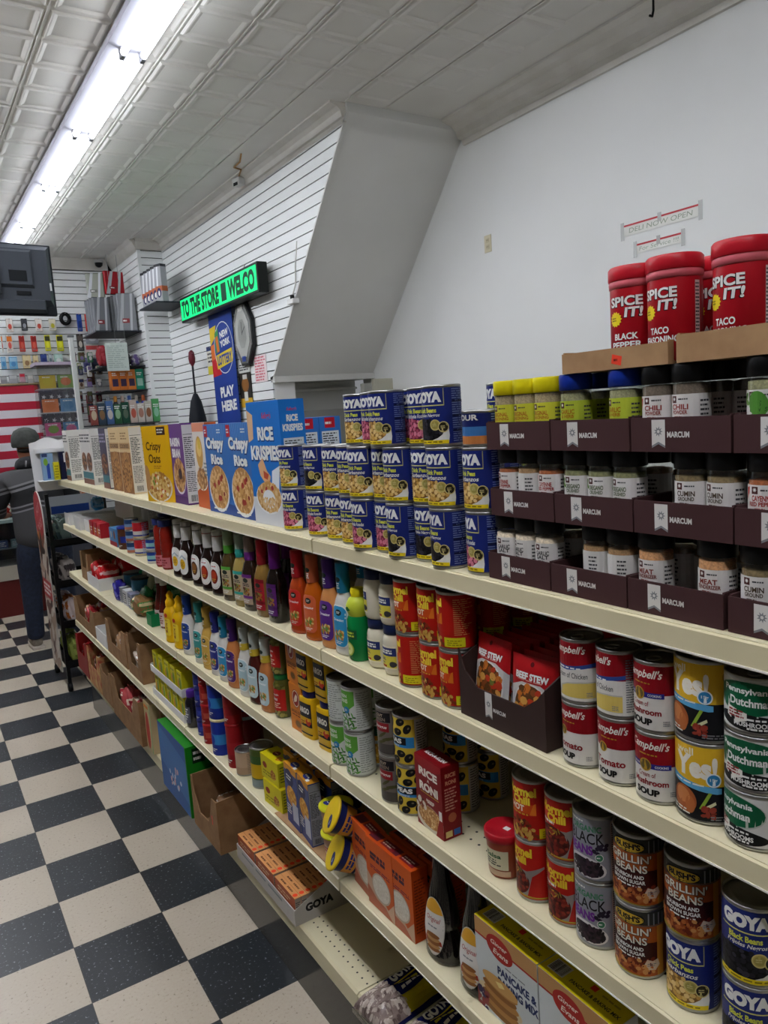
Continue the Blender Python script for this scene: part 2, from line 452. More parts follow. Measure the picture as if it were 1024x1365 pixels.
struct('ceiling', w, False)

# ------------------------------------------------------------ strip lights
TUBE = M('#f5f9ff', 0.4, 0.0, 4.0); TUBE2 = M('#f8faff', 0.4, 0.0, 25.0)
FIX = M('#b0b0bc', 0.45)
def tube_light(TUBE):
    L = 1.20; hs = MB()
    hs.prism([(-0.115, H - 0.02), (-0.115, H - 0.05), (-0.04, H - 0.072), (0.04, H - 0.072), (0.095, H - 0.05), (0.095, H - 0.02), (0.06, H - 0.012), (-0.06, H - 0.012)], 'y', -0.61, 0.61, FIX)
    tubes = []
    for s in (-1, 1):
        t = MB(); t.tube([(s * 0.05, -0.575, H - 0.095), (s * 0.05, 0.575, H - 0.095)], 0.0165, TUBE, 12)
        tubes.append(('lamp_tube', t.mesh('lamp_tube')))
    sock = []
    for s in (-1, 1):
        for q in (-1, 1):
            t = MB(); t.box(s * 0.05 - 0.012, s * 0.05 + 0.012, q * 0.588 - 0.012, q * 0.588 + 0.012, H - 0.115, H - 0.06, M('#8f9098', 0.4), 0.004)
            sock.append(('lamp_socket', t.mesh('lamp_socket')))
    return [('housing', hs.mesh('housing'))] + tubes + sock
TL = tube_light(TUBE); TL2 = tube_light(TUBE2)
for k in range(7):
    yk = -0.97 + 1.205 * k
    lab = ['twin tube ceiling light over the shelving, %s from the back wall' % ORD[6 - k]][0]
    thing('ceiling_light', TL, (0.67, yk, 0), 0, lab, 'ceiling light', 'strip lights in a line along the ceiling')
for k in range(6):
    thing('ceiling_light', TL2, (-0.78, -2.6 + 1.7 * k, 0), 0, 'twin tube ceiling light over the next aisle, %s from the store front' % ORD[k], 'ceiling light', 'strip lights over the next aisle')
wd = bpy.data.worlds.new('world'); SC.world = wd; wd.use_nodes = True
wd.node_tree.nodes['Background'].inputs[0].default_value = (0.5, 0.52, 0.55, 1); wd.node_tree.nodes['Background'].inputs[1].default_value = 0.15
SC.view_settings.exposure = 1.5

# ------------------------------------------------- shelving along the aisle
XF = 0.21; ZS = [1.477, 1.205, 0.905, 0.597]; ZB = 0.262; XBK = 0.66
m, nt, b = nodes('shelf_enamel')
tc = N(nt, 'ShaderNodeTexCoord'); sp = N(nt, 'ShaderNodeSeparateXYZ'); nt.links.new(tc.outputs['Object'], sp.inputs[0])
v = math_n(nt, 'DIVIDE', math_n(nt, 'SUBTRACT', sp.outputs[0], 0.262), 0.026)
fv = math_n(nt, 'FLOOR', v)
u = math_n(nt, 'ADD', math_n(nt, 'DIVIDE', sp.outputs[1], 0.0254), math_n(nt, 'MULTIPLY', fv, 0.5))
du = math_n(nt, 'MULTIPLY', math_n(nt, 'SUBTRACT', math_n(nt, 'FRACT', u), 0.5), 0.0254)
dv = math_n(nt, 'MULTIPLY', math_n(nt, 'SUBTRACT', math_n(nt, 'FRACT', v), 0.5), 0.026)
d2 = math_n(nt, 'ADD', math_n(nt, 'MULTIPLY', du, du), math_n(nt, 'MULTIPLY', dv, dv))
hole = math_n(nt, 'LESS_THAN', d2, 0.0029 ** 2)
rng = math_n(nt, 'MULTIPLY', math_n(nt, 'GREATER_THAN', v, 0.0), math_n(nt, 'LESS_THAN', v, 2.0))
hole = math_n(nt, 'MULTIPLY', hole, rng)
nz = N(nt, 'ShaderNodeTexNoise'); nz.inputs['Scale'].default_value = 14; nz.inputs['Detail'].default_value = 6; nt.links.new(tc.outputs['Object'], nz.inputs['Vector'])
rp = N(nt, 'ShaderNodeValToRGB'); e = rp.color_ramp.elements
e[0].position = 0.2; e[0].color = rgb('#a89e78'); e[1].position = 0.3; e[1].color = rgb('#d8d0ac'); q = e.new(0.6); q.color = rgb('#dad2b0')
nt.links.new(nz.outputs['Fac'], rp.inputs[0])
mx = N(nt, 'ShaderNodeMixRGB'); nt.links.new(hole, mx.inputs[0]); nt.links.new(rp.outputs[0], mx.inputs[1]); mx.inputs[2].default_value = rgb('#15120d')
nt.links.new(mx.outputs[0], b.inputs['Base Color']); b.inputs['Roughness'].default_value = 0.38
SHELF = m
LIPM = mottled('shelf_lip_enamel', '#c4bb94', '#d8cfaa', 9, 0.38, 6, 0.0, 0.28, 0.36)
PEG = M('#8a8676', 0.6)
def shelving(L):
    parts = []
    for z in ZS:
        s = MB(); s.box(XF + 0.004, XBK - 0.02, 0.003, L - 0.003, z - 0.018, z, SHELF)
        lip = MB(); lip.prism([(XF + 0.006, z - 0.0003), (XF, z - 0.003), (XF, z - 0.035), (XF + 0.004, z - 0.0365), (XF + 0.012, z - 0.033), (XF + 0.0039, z - 0.019), (XF + 0.0039, z - 0.0003)], 'y', 0.0035, L - 0.0035, LIPM)
        ch = MB(); ch.box(XF - 0.0012, XF + 0.0005, 0.004, L - 0.004, z - 0.034, z - 0.0315, M('#e8e6dc', 0.3))
        parts.append(('shelf', s.mesh('shelf'), [('shelf_lip', lip.mesh('shelf_lip')), ('lip_edge', ch.mesh('lip_edge'))]))
    d = MB(); d.box(0.243, XBK - 0.02, 0.002, L - 0.002, ZB - 0.02, ZB, SHELF)
    d.prism([(0.243, ZB), (0.236, ZB - 0.006), (0.236, ZB - 0.058), (0.246, ZB - 0.058)], 'y', 0.002, L - 0.002, LIPM)
    parts.append(('base_deck', d.mesh('base_deck')))
    k = MB(); k.box(0.256, 0.268, 0.0, L, 0.0, ZB - 0.02, M('#3b3933', 0.14)); parts.append(('kick_plate', k.mesh('kick_plate')))
    bk = MB(); bk.box(XBK - 0.02, XBK, 0.0, L, 0.02, 1.50, PEG); parts.append(('back_panel', bk.mesh('back_panel')))
    for y in (0.0, L - 0.004):
        u = MB(); u.box(XBK - 0.026, XBK + 0.02, y, y + 0.004, 0.0, 1.55, M('#a39d86', 0.4)); parts.append(('upright', u.mesh('upright')))
    return parts
S4, S3 = shelving(1.22), shelving(0.914)
for y0, kind, lab in ((-2.88, S4, 'cream metal shelving unit at the spice trays, closest to the camera'), (-1.66, S4, 'cream metal shelving unit under the blue bean cans and spice trays'),
                      (-0.44, S4, 'cream metal shelving unit under the big cereal boxes'), (0.78, S4, 'cream metal shelving unit under the yellow and cookie cereal boxes'), (2.0, S3, 'cream metal shelving unit at the far end beside the white carton')):
    thing('shelving_unit', kind, (0, y0, 0), 0, lab, 'shelving', 'cream shelving units in one run')
# ===================================================== goods: prototypes
WHT = M('#e6e6e2', 0.4); BLK = M('#101012', 0.45); REDM = M('#a8141c', 0.4); YEL = M('#e8cf1f', 0.4); GOLD = M('#c9a233', 0.35, 0.6)
NAVY = M('#1b2870', 0.35); LTXT = M('#8fa0cf', 0.5); DGRY = M('#3b3b3d', 0.5); MGRY = M('#7d7f82', 0.5); PINKB = [M('#c2607a'), M('#d98096'), M('#a8435f')]
CHICK = [M('#d9b46a'), M('#c99a4c'), M('#e6c888')]; BLKB = [M('#1f1e26'), M('#34323e'), M('#17161c')]; BRNB = [M('#7d3a1d'), M('#a35a2d'), M('#5d2715'), M('#c58a4d')]
CHILIB = [M('#8e2f18'), M('#a84f2b'), M('#6b1d10'), M('#7d3018'), M('#c9a14a'), M('#5f2a14')]; GRNB = [M('#3c7a2c'), M('#5a9a3c'), M('#2a5a22')]
STEWB = [M('#8a4a22'), M('#c4702a'), M('#5d3a1c'), M('#b8391f'), M('#6c7530'), M('#d19a4a')]
def can(name, R, Hc, wrap, art=None, lid=STEEL, tab=False, body=STEEL, turn=0):
    n = 32; b = MB(); i = 0.0055
    b.lathe([(R * 0.95, 0), (R, 0.0015), (R, 0.004), (R * 0.982, i), (R * 0.982, Hc - i), (R, Hc - 0.004), (R, Hc - 0.0008), (R * 0.95, Hc), (R * 0.93, Hc - 0.004)], body, n, cap1=False)
    l = MB(); l.lathe([(R * 0.94, Hc - 0.0045), (R * 0.82, Hc - 0.0045), (R * 0.79, Hc - 0.0035), (R * 0.6, Hc - 0.0035), (R * 0.57, Hc - 0.0042), (0.001, Hc - 0.0042)], lid, n, cap0=False, cap1=False)
    p = MB(); Rw = R * 0.99; p.lathe([(Rw, i), (Rw, Hc - i)], wrap, n, cap0=False, cap1=False)
    if art: p.art(art, cyl(Rw), du=2 * PI * Rw / n)
    sub = []
    if tab:
        t = MB(); t.tube([(0.008 * math.cos(a) + 0.002, -0.3 * R + 0.011 * math.sin(a), Hc - 0.002) for a in (2 * PI * k / 12 for k in range(13))], 0.0014, body, 6)
        sub = [('pull_tab', t.mesh('pull_tab'))]
    return [('can_body', b.mesh(name + '_body')), ('lid', l.mesh('lid'), sub), ('label_print', p.mesh('label_print', False))]
def goya(kind):
    a = Art(); n1, n2, cols, base = {'chick': ('Chick Peas', 'Garbanzos', CHICK, '#8a6228'), 'black': ('Black Beans', 'Frijoles Negros', BLKB, '#050508'), 'pink': ('Pink Beans', 'Habichuelas Rosadas', PINKB, '#6b2038')}[kind]
    a.rect(-0.034, 0.0732, 0.0355, 0.0750, M('#d8d27a')); a.rect(0.0345, 0.0735, 0.0358, 0.1035, M('#a9a46a'))
    a.text('GOYA', 0.0, 0.0890, 0.062, 0.0195, WHT, 0.075)
    a.text(n1, 0.0, 0.0655, 0.042, 0.0085, M('#d8dc4c'), 0.035); a.text(n2, 0.002, 0.0560, 0.050, 0.0075, WHT, 0.02, 0.25)
    edge = lambda x: .0125 + max(0, x - .008) ** 2 * 24
    top = [(-.039, .048), (-.020, .0515), (.004, .0500), (.020, .044), (.031, .034)]
    low = [(.034, .0290), (.030, .0220), (.022, .0165), (.012, .0130), (-.039, .0122)]
    a.poly([(-.039, .006), (.041, .006), (.043, .020), (.042, .034), (.036, .040), (.030, .030), (.012, .0125), (-.039, .011)], WHT)
    a.poly(top + low, M(base))
    a.blobs(lambda x, y: edge(x) + .003 < y < .049 - max(0, x - .004) ** 2 * 18 and x < .032, (-.037, .012, .031, .050), 150, .0043, cols, len(kind), (.75, .95), 8, 1.5)
    a.rect(-0.038, 0.0058, 0.041, 0.0125, YEL); a.bars(-0.03, 0.0072, 0.03, 0.0112, 1, M('#8a7a12'), 4, 0.6, 0.05)
    for x, y, h1 in ((0.0175, .0395, '#b7a559'), (0.0325, .0355, '#1a1712')):
        a.ell(x, y, 0.0098, 0.0098, M('#cfc07a')); a.ell(x, y, 0.0082, 0.0082, M(h1)); a.ell(x, y, 0.0066, 0.0066, M('#2a2410' if h1 == '#1a1712' else '#9c9048')); a.bars(x - 0.005, y - .003, x + 0.005, y + .003, 2, M('#c9bc7c'), 5)
    a.bars(0.050, 0.008, 0.096, 0.103, 24, M('#6f7fb4', .5), 8, 0.42, 0.5); a.bars(-0.096, 0.008, -0.050, 0.103, 24, M('#6f7fb4', .5), 9, 0.42, 0.5)
    for v in (0.078, 0.052, 0.026): a.rect(0.050, v, 0.098, v + 0.0045, M('#0d1440'))
    return can('bean_can', 0.0362, 0.110, NAVY, a, M('#8f8f8d', 0.4, 0.9))
def chili(kind):
    a = Art(); RD = M('#b01a12', 0.35)
    if kind == 'hot':
        a.text('Hormel', 0, 0.091, 0.062, 0.017, M('#f0d23a'), 0.05); a.text('Chili', 0.002, 0.075, 0.036, 0.015, M('#f0d23a'), 0.05)
        a.rect(-0.026, 0.052, 0.030, 0.069, M('#cc4a16')); a.poly([(0.018, 0.050), (0.030, 0.050), (0.030, 0.072), (0.026, 0.070)], M('#d8711d'))
        a.text('HOT', -0.006, 0.0605, 0.030, 0.0115, M('#f1e3cf'), 0.035); a.bars(-0.022, 0.048, 0.02, 0.052, 1, M('#d89a2a'), 2, .7, .1)
        a.blobs(lambda x, y: y < 0.042 - 30 * x * x, (-0.038, 0.008, 0.038, 0.042), 120, 0.0042, CHILIB, 3)
        a.blobs(lambda x, y: True, (-0.036, 0.008, 0.02, 0.02), 9, 0.008, [M('#d0a350'), M('#b98a3a')], 6, (0.4, 0.6))
        a.rect(0.034, 0.008, 0.075, 0.026, M('#d8cf1c')); a.bars(0.040, 0.010, 0.07, 0.022, 3, M('#98880c'), 4)
    elif kind == 'hot_dark':
        a.text('Hormel', 0, 0.091, 0.062, 0.017, M('#e5c22c'), 0.05); a.text('Chili', 0.002, 0.075, 0.036, 0.015, M('#e5c22c'), 0.05)
        a.bars(-0.03, 0.063, 0.0, 0.069, 1, WHT, 3, .7, .1)
        a.poly([(-0.04, 0.060), (0.02, 0.056), (0.052, 0.068), (0.052, 0.064), (0.03, 0.048), (0.02, 0.008), (-0.04, 0.008)], M('#8c8580'))
        a.ell(-0.008, 0.034, 0.033, 0.027, M('#4d1b14')); a.beans(-0.008, 0.033, 0.032, 0.025, 130, 0.0042, [M('#5d1512'), M('#74211a'), M('#8a3020'), M('#3f0f0d')], 5)
        a.blobs(lambda x, y: True, (-0.012, 0.046, 0.008, 0.056), 12, 0.005, [M('#c9952c'), M('#8c7a2a')], 8, (0.2, 0.4))
        a.rect(-0.04, 0.0075, 0.06, 0.0105, M('#b18f2a'))
    for s in (0.055, -0.10): a.bars(s, 0.03, s + 0.045, 0.10, 18, M('#d58a5a'), 3, .4, .6)
    return can('chili_can', 0.0375, 0.112, RD, a, M('#8a8a86', 0.4, 0.9))
def soup(kind):
    R = 0.0335; Hc = 0.102; a = Art(); RD = M('#8c0f1a', 0.35)
    CR = M('#e9e4da'); script = lambda x=0.0, v=0.083, w=0.060: a.text("Campbell's", x, v, w, 0.0155, CR, 0.02, 0.35)
    a.rect(-0.105, 0.0555, 0.105, 0.0965, RD)
    if kind == 'tomato':
        script(); a.bars(-0.014, 0.070, 0.016, 0.072, 1, GOLD, 2, .9, .1)
        a.ell(-0.010, 0.0555, 0.0078, 0.0078, GOLD); a.ell(-0.010, 0.0555, 0.0062, 0.0062, M('#6b5a2e', .5))
        a.text('Tomato', 0.0, 0.034, 0.050, 0.011, RD, 0.03); a.text('SOUP', -0.004, 0.0175, 0.034, 0.0105, BLK, 0.055)
    elif kind == 'mushroom':
        script(); a.bars(-0.014, 0.070, 0.016, 0.072, 1, GOLD, 2, .9, .1)
        a.rect(-0.03, 0.051, 0.032, 0.0585, M('#2c2c86')); a.ell(-0.004, 0.0555, 0.0092, 0.0092, GOLD); a.ell(-0.004, 0.0555, 0.0075, 0.0075, M('#6b5a2e', .5))
        a.text('GREAT FOR', -0.021, 0.0547, 0.014, 0.0032, WHT); a.text('COOKING', 0.019, 0.0547, 0.018, 0.0035, WHT)
        a.text('Cream of', -0.002, 0.042, 0.026, 0.007, RD, 0.01); a.text('Mushroom', 0.002, 0.031, 0.052, 0.009, RD, 0.03); a.text('SOUP', -0.002, 0.0165, 0.036, 0.010, BLK, 0.055)
    elif kind == 'chicken':
        a.rect(-0.105, 0.0055, 0.105, 0.0575, M('#dcd9d2')); script(0.0, 0.084)
        a.poly([(-0.06, 0.060), (-0.03, 0.054), (0.0, 0.053), (0.05, 0.060), (0.05, 0.066), (0.0, 0.059), (-0.03, 0.060), (-0.06, 0.067)], M('#2d4a93'))
        a.bars(-0.024, 0.055, 0.024, 0.0578, 1, WHT, 2, .8, .05)
        a.text('Cream of Chicken', 0.004, 0.045, 0.056, 0.0085, DGRY, 0.008)
        a.poly([(-0.022, 0.010), (0.045, 0.010), (0.045, 0.036), (0.02, 0.036), (0.0, 0.033), (-0.016, 0.026)], M('#b9b8b2')); a.poly([(-0.019, 0.0105), (0.045, 0.0105), (0.045, 0.034), (0.02, 0.034), (0.0, 0.031), (-0.013, 0.025)], M('#d8bf63'))
        a.bars(-0.028, 0.028, -0.02, 0.044, 4, MGRY, 5)
    a.bars(0.030, 0.012, 0.040, 0.020, 3, MGRY, 7); a.bars(0.050, 0.010, 0.075, 0.09, 22, M('#c9b9b6') if kind == 'tomato' else MGRY, 3, .5, .4); a.code(-0.075, 0.012, -0.05, 0.05, DGRY)
    return can('soup_can', R, Hc, M('#dad7d0', 0.35), a, M('#7e7e7c', 0.35, 0.9), True)
def yes_soup():
    R = 0.0405; a = Art(); YL = M('#e0b32a', 0.35)
    a.rect(-0.06, 0.054, 0.125, 0.1065, YL); a.text('well', -0.012, 0.098, 0.026, 0.010, M('#efe6c8'), 0.02); a.text('Yes!', 0.002, 0.0785, 0.058, 0.031, M('#efe9dc'), 0.05)
    a.poly([(-0.05, 0.053), (-0.05, 0.062), (0.036, 0.052), (0.036, 0.0445), (0.03, 0.044)], M('#5aa7d6')); a.bars(-0.03, 0.052, 0.02, 0.056, 1, WHT, 3)
    a.ell(0.026, 0.063, 0.0095, 0.0095, M('#e6edf0')); a.ell(0.026, 0.063, 0.0078, 0.0078, M('#2f7fb4')); a.text('15g', 0.026, 0.063, 0.009, 0.005, WHT)
    a.ell(-0.014, 0.029, 0.019, 0.019, M('#a4582c')); a.ell(-0.016, 0.034, 0.012, 0.011, M('#c27a45')); a.ell(-0.004, 0.024, 0.007, 0.012, M('#b06434'))
    a.poly([(0.008, 0.022), (0.020, 0.046), (0.024, 0.045), (0.012, 0.021)], M('#8fae3a')); a.poly([(0.01, 0.022), (0.028, 0.034), (0.029, 0.030), (0.013, 0.019)], M('#d9dcb0'))
    a.blobs(lambda x, y: True, (0.01, 0.012, 0.026, 0.024), 14, 0.0045, [M('#7d2a1e'), M('#95382a')], 4)
    a.bars(-0.038, 0.009, -0.004, 0.017, 2, WHT, 6, .5, .2); a.bars(0.022, 0.007, 0.052, 0.014, 2, MGRY, 7); a.ell(0.056, 0.090, 0.009, 0.009, M('#b58f22')); a.ell(0.056, 0.090, 0.0075, 0.0075, YL); a.bars(0.05, 0.087, 0.062, 0.093, 2, M('#8a6c14'), 2)
    a.poly([(0.064, 0.074), (0.070, 0.068), (0.076, 0.068), (0.079, 0.076), (0.072, 0.073)], BLK); a.bars(0.06, 0.012, 0.09, 0.05, 9, MGRY, 3)
    return can('soup_can', R, 0.1115, M('#15151a', 0.35), a, M('#6a6a68', 0.35, 0.9), True)
def mushroom_tin():
    R = 0.0375; Hc = 0.0735; a = Art(); G = M('#0b5a38', 0.35)
    a.ell(0.0, 0.046, 0.047, 0.0225, M('#b9bdb6')); a.ell(0.0, 0.0465, 0.0455, 0.021, G); a.text('Pennsylvania', 0.0, 0.055, 0.062, 0.010, WHT, 0.03); a.text('Dutchman', 0.003, 0.042, 0.050, 0.0105, WHT, 0.03)
    a.ell(0.004, 0.0165, 0.046, 0.0105, BLK, 28, -0.04); a.poly([(-0.026, 0.034), (0.0, 0.028), (0.0, 0.019), (-0.014, 0.014), (-0.027, 0.021)], M('#e3e0d8')); a.bars(-0.024, 0.02, -0.002, 0.031, 3, M('#8f2a2a'), 3, .6, .3)
    a.bars(-0.006, 0.0195, 0.03, 0.0225, 1, WHT, 2, .8, .1); a.text('MUSHROOMS', 0.008, 0.0145, 0.048, 0.0062, WHT, 0.03); a.bars(0.0, 0.008, 0.03, 0.011, 1, WHT, 2, .8, .1)
    a.bars(0.058, 0.012, 0.09, 0.062, 12, MGRY, 5)
    return can('mushroom_can', R, Hc, M('#d5d4d0', 0.35), a, M('#8a8a88', 0.35, 0.9), True)
def organic_beans():
    a = Art(); b = M('#8d8f97', 0.35)
    a.bars(-0.03, 0.099, 0.0, 0.102, 1, WHT, 2, .8, .1); a.text('ORGANIC', 0.0, 0.0905, 0.052, 0.0105, M('#3f7d5a'), 0.035); a.text('BLACK', 0.0, 0.0745, 0.060, 0.0185, BLK, 0.01)
    a.text('BEANS', -0.010, 0.0545, 0.045, 0.016, M('#6c2a8c'), 0.05); a.blobs(lambda x, y: True, (0.014, 0.05, 0.034, 0.066), 8, 0.0042, [M('#241c2e')], 3)
    a.ell(0.022, 0.044, 0.0065, 0.0065, WHT); a.ell(0.022, 0.044, 0.0055, 0.0055, M('#3f7d5a')); a.bars(0.018, 0.042, 0.026, 0.046, 1, WHT, 2)
    a.ell(0.0, 0.026, 0.033, 0.0175, M('#d6d3d2'), 24, -0.2); a.ell(0.0, 0.025, 0.029, 0.014, M('#2a1f2a'), 24, -0.2); a.beans(0.0, 0.025, 0.029, 0.014, 60, 0.004, [M('#2a2026'), M('#3c2a34'), M('#171016')], 4)
    a.rect(0.040, 0.006, 0.066, 0.104, M('#b3a29c')); a.bars(0.042, 0.012, 0.064, 0.1, 24, DGRY, 4, .5, .5); a.rect(-0.07, 0.006, -0.042, 0.104, M('#b3a29c')); a.bars(-0.068, 0.012, -0.044, 0.1, 24, DGRY, 4, .5, .5)
    return can('bean_can', 0.0375, 0.112, b, a, M('#77777a', 0.35, 0.9))
def grill_beans():
    R = 0.0375; a = Art(); OR = M('#a8521a', 0.35)
    a.rect(-0.117, 0.0055, 0.117, 0.088, OR); a.rect(-0.048, 0.022, 0.042, 0.060, M('#3a0d0a')); a.rect(0.042, 0.0055, 0.054, 0.086, M('#c9842a')); a.rect(-0.117, 0.0055, -0.05, 0.05, M('#8a2f12')); a.rect(0.054, 0.0055, 0.117, 0.062, M('#8c3412'))
    for k in range(9): a.rect(0.028 + 0.008 * k, 0.088, 0.030 + 0.008 * k, 0.107, MGRY); a.rect(-0.030 - 0.008 * k, 0.088, -0.028 - 0.008 * k, 0.107, MGRY)
    a.rect(-0.117, 0.0865, 0.117, 0.088, M('#57564e'))
    a.poly([(-0.028, 0.098), (-0.022, 0.1045), (0.0, 0.1055), (0.02, 0.1035), (0.024, 0.097), (0.02, 0.090), (-0.003, 0.086), (-0.024, 0.090)], BLK)
    a.ell(-0.002, 0.0960, 0.024, 0.0085, M('#c9a52c')); a.text("BUSH'S", -0.002, 0.0965, 0.038, 0.0095, BLK, 0.05); a.bars(-0.012, 0.0885, 0.008, 0.0905, 1, BLK, 3)
    a.text("GRILLIN'", 0.0, 0.0775, 0.066, 0.0135, BLK, 0.05); a.text("GRILLIN'", 0.0, 0.0777, 0.064, 0.0125, M('#e0d9c8'), 0.02); a.text('BEANS', 0.002, 0.0625, 0.050, 0.013, BLK, 0.05); a.text('BEANS', 0.002, 0.0627, 0.048, 0.012, M('#e0d9c8'), 0.02)
    a.text('BOURBON AND', -0.003, 0.0495, 0.048, 0.006, WHT, 0.03); a.text('BROWN SUGAR', -0.002, 0.0415, 0.050, 0.006, WHT, 0.03); a.bars(-0.02, 0.033, 0.02, 0.037, 1, WHT, 2, .6, .1)
    a.blobs(lambda x, y: y < 0.031 + 0.1 * abs(x + .005), (-0.045, 0.010, 0.036, 0.036), 110, 0.0042, [M('#8c3d1a'), M('#b0602c'), M('#6b2411'), M('#c98a4c')], 5)
    a.poly([(0.022, 0.026), (0.026, 0.034), (0.034, 0.031), (0.042, 0.034), (0.045, 0.024), (0.038, 0.016), (0.028, 0.017)], M('#cdb7a2')); a.bars(0.026, 0.022, 0.041, 0.028, 2, MGRY, 3)
    a.poly([(-0.044, 0.0055), (-0.03, 0.012), (0.0, 0.0075), (0.03, 0.006), (0.03, 0.0055)], M('#a08c2c'))
    return can('bean_can', R, 0.1145, M('#2e2f2b', 0.3), a, M('#6f6f6c', 0.35, 0.9))
def veg_can(kind):
    a = Art(); Hc = 0.111; R = 0.0365; wrap = M('#cfd2cc', 0.35)
    if kind == 'green':
        a.poly([(-0.034, 0.102), (0.030, 0.102), (0.030, 0.068), (0.014, 0.056), (-0.034, 0.060)], M('#5da03a')); a.text('GREEN', -0.006, 0.089, 0.034, 0.008, WHT, 0.02); a.text('BEANS', -0.004, 0.077, 0.034, 0.010, M('#dfe8cf'), 0.03)
        a.blobs(lambda x, y: y < 0.052 - 0.3 * abs(x), (-0.034, 0.008, 0.028, 0.052), 90, 0.0065, GRNB, 3, (0.25, 0.4)); a.ell(0.008, 0.055, 0.0085, 0.0085, M('#2b7fb4')); a.bars(0.003, 0.052, 0.013, 0.058, 2, WHT, 2)
    elif kind == 'corn':
        a.rect(-0.04, 0.080, 0.04, 0.105, M('#0d4a34')); a.text('WHOLE', 0, 0.097, 0.03, 0.006, WHT); a.text('CORN', 0, 0.087, 0.036, 0.009, WHT, 0.03); a.rect(-0.04, 0.068, 0.04, 0.080, M('#c98e2c')); a.bars(-0.03, 0.07, 0.03, 0.078, 1, WHT, 2)
        a.rect(-0.04, 0.010, 0.04, 0.060, M('#c9952c')); a.blobs(lambda x, y: True, (-0.038, 0.012, 0.038, 0.058), 110, 0.0045, [M('#dfb13a'), M('#c98e2c'), M('#efd070')], 3)
    elif kind == 'asparagus':
        wrap = M('#6b625c', 0.4); a.rect(-0.034, 0.078, 0.028, 0.100, M('#16141a')); a.text('CUT', 0, 0.093, 0.02, 0.006, M('#c9b9a0')); a.text('GREEN', -0.002, 0.084, 0.036, 0.008, M('#8c8070')); a.rect(-0.034, 0.056, 0.024, 0.076, M('#8c1a22')); a.text('Asparagus', -0.005, 0.066, 0.048, 0.009, WHT, 0.02, 0.2)
        a.blobs(lambda x, y: True, (-0.034, 0.030, 0.03, 0.050), 14, 0.016, [M('#5a6a30'), M('#75803c'), M('#4a4a26')], 3, (0.18, 0.25)); a.rect(-0.036, 0.006, 0.034, 0.028, M('#4d4844'))
    elif kind == 'peas':
        wrap = M('#d6b83a', 0.35)
        a.rect(-0.045, 0.042, 0.052, 0.066, M('#2f86c4')); a.rect(-0.03, 0.048, 0.034, 0.064, BLK); a.text('PEAS', 0.002, 0.056, 0.044, 0.011, WHT, 0.05); a.text('BLACKEYE', 0.002, 0.0449, 0.030, 0.0035, WHT)
        for x, y, q in ((-0.03, 0.098, .3), (-0.008, 0.092, 1.2), (0.022, 0.098, .4), (0.038, 0.084, 1.0), (0.014, 0.076, .2), (-0.022, 0.074, .7), (-0.036, 0.03, .5), (-0.008, 0.03, 1.1), (0.02, 0.028, .1), (0.038, 0.02, .8), (0.006, 0.013, .4), (-0.022, 0.014, 1.3)):
            a.ell(x, y, 0.0115, 0.0082, BLK, 16, q); a.ell(x + .003, y + .002, 0.003, 0.002, M('#6b6048'), 8, q)
        a.text('B', -0.030, 0.086, 0.012, 0.014, M('#2f86c4'), 0.05)
    if kind != 'peas' and kind != 'asparagus': a.bars(0.034, 0.01, 0.075, 0.1, 16, M('#8f948c'), 4, .35, .5); a.bars(-0.08, 0.01, -0.04, 0.1, 16, M('#8f948c'), 5, .35, .5)
    else:
        a.rect(0.054, 0.006, 0.112, 0.105, M('#a9a79f')); a.bars(0.058, 0.01, 0.10, 0.1, 16, DGRY, 4, .35, .5)
    return can('vegetable_can', R, Hc, wrap, a, M('#6f6f6c', 0.4, 0.9))
def plain_can(name, R, Hc, bands, word=None, side='#8fa0cf', lid=None):
    """bands = [(v0, v1, colour)] of the height, first one is the wrap"""
    a = Art(); q = PI * R * 0.98
    for v0, v1, c in bands[1:]: a.rect(-q, v0 * Hc, q, v1 * Hc, M(c))
    if word: a.text(word[0], 0, word[1] * Hc, R * 1.5, Hc * word[2], M(word[3]), 0.03)
    a.bars(R * 1.3, 0.1 * Hc, R * 2.4, 0.9 * Hc, 12, M(side), 3, .4, .5); a.bars(-R * 2.4, 0.1 * Hc, -R * 1.3, 0.9 * Hc, 12, M(side), 3, .4, .5)
    return can(name, R, Hc, M(bands[0][2], 0.35), a, lid or M('#8a8a88', 0.35, 0.9))

# ------------------------------------------------------------- bottles
def bottle(name, prof, mat, capprof, capm, label=None, sx=1.0, sy=1.0, p=1.0, extra=None, capr=1.0, n=32):
    b = MB(); b.lathe(prof, mat, n, sx, sy, p)
    c = MB(); c.lathe(capprof, capm, 24, capr, capr)
    parts = [(name + '_body', b.mesh(name + '_body')), ('cap', c.mesh('cap'))]
    if label:
        l = MB(); l.art(label, ovalmap(prof, sx, sy, p), du=0.004, dv=0.008, e0=0.0003); parts.append(('label_print', l.mesh('label_print', False)))
    if extra: parts += extra
    return parts
def rr(a, x0, x1, y0, y1, m, r=0.012):
    pts = []
    for cx, cy, s in ((x1 - r, y1 - r, 0), (x0 + r, y1 - r, 1), (x0 + r, y0 + r, 2), (x1 - r, y0 + r, 3)):
        for k in range(5): t = PI / 2 * (s + k / 4); pts.append((cx + r * math.cos(t), cy + r * math.sin(t)))
    a.poly(pts, m)
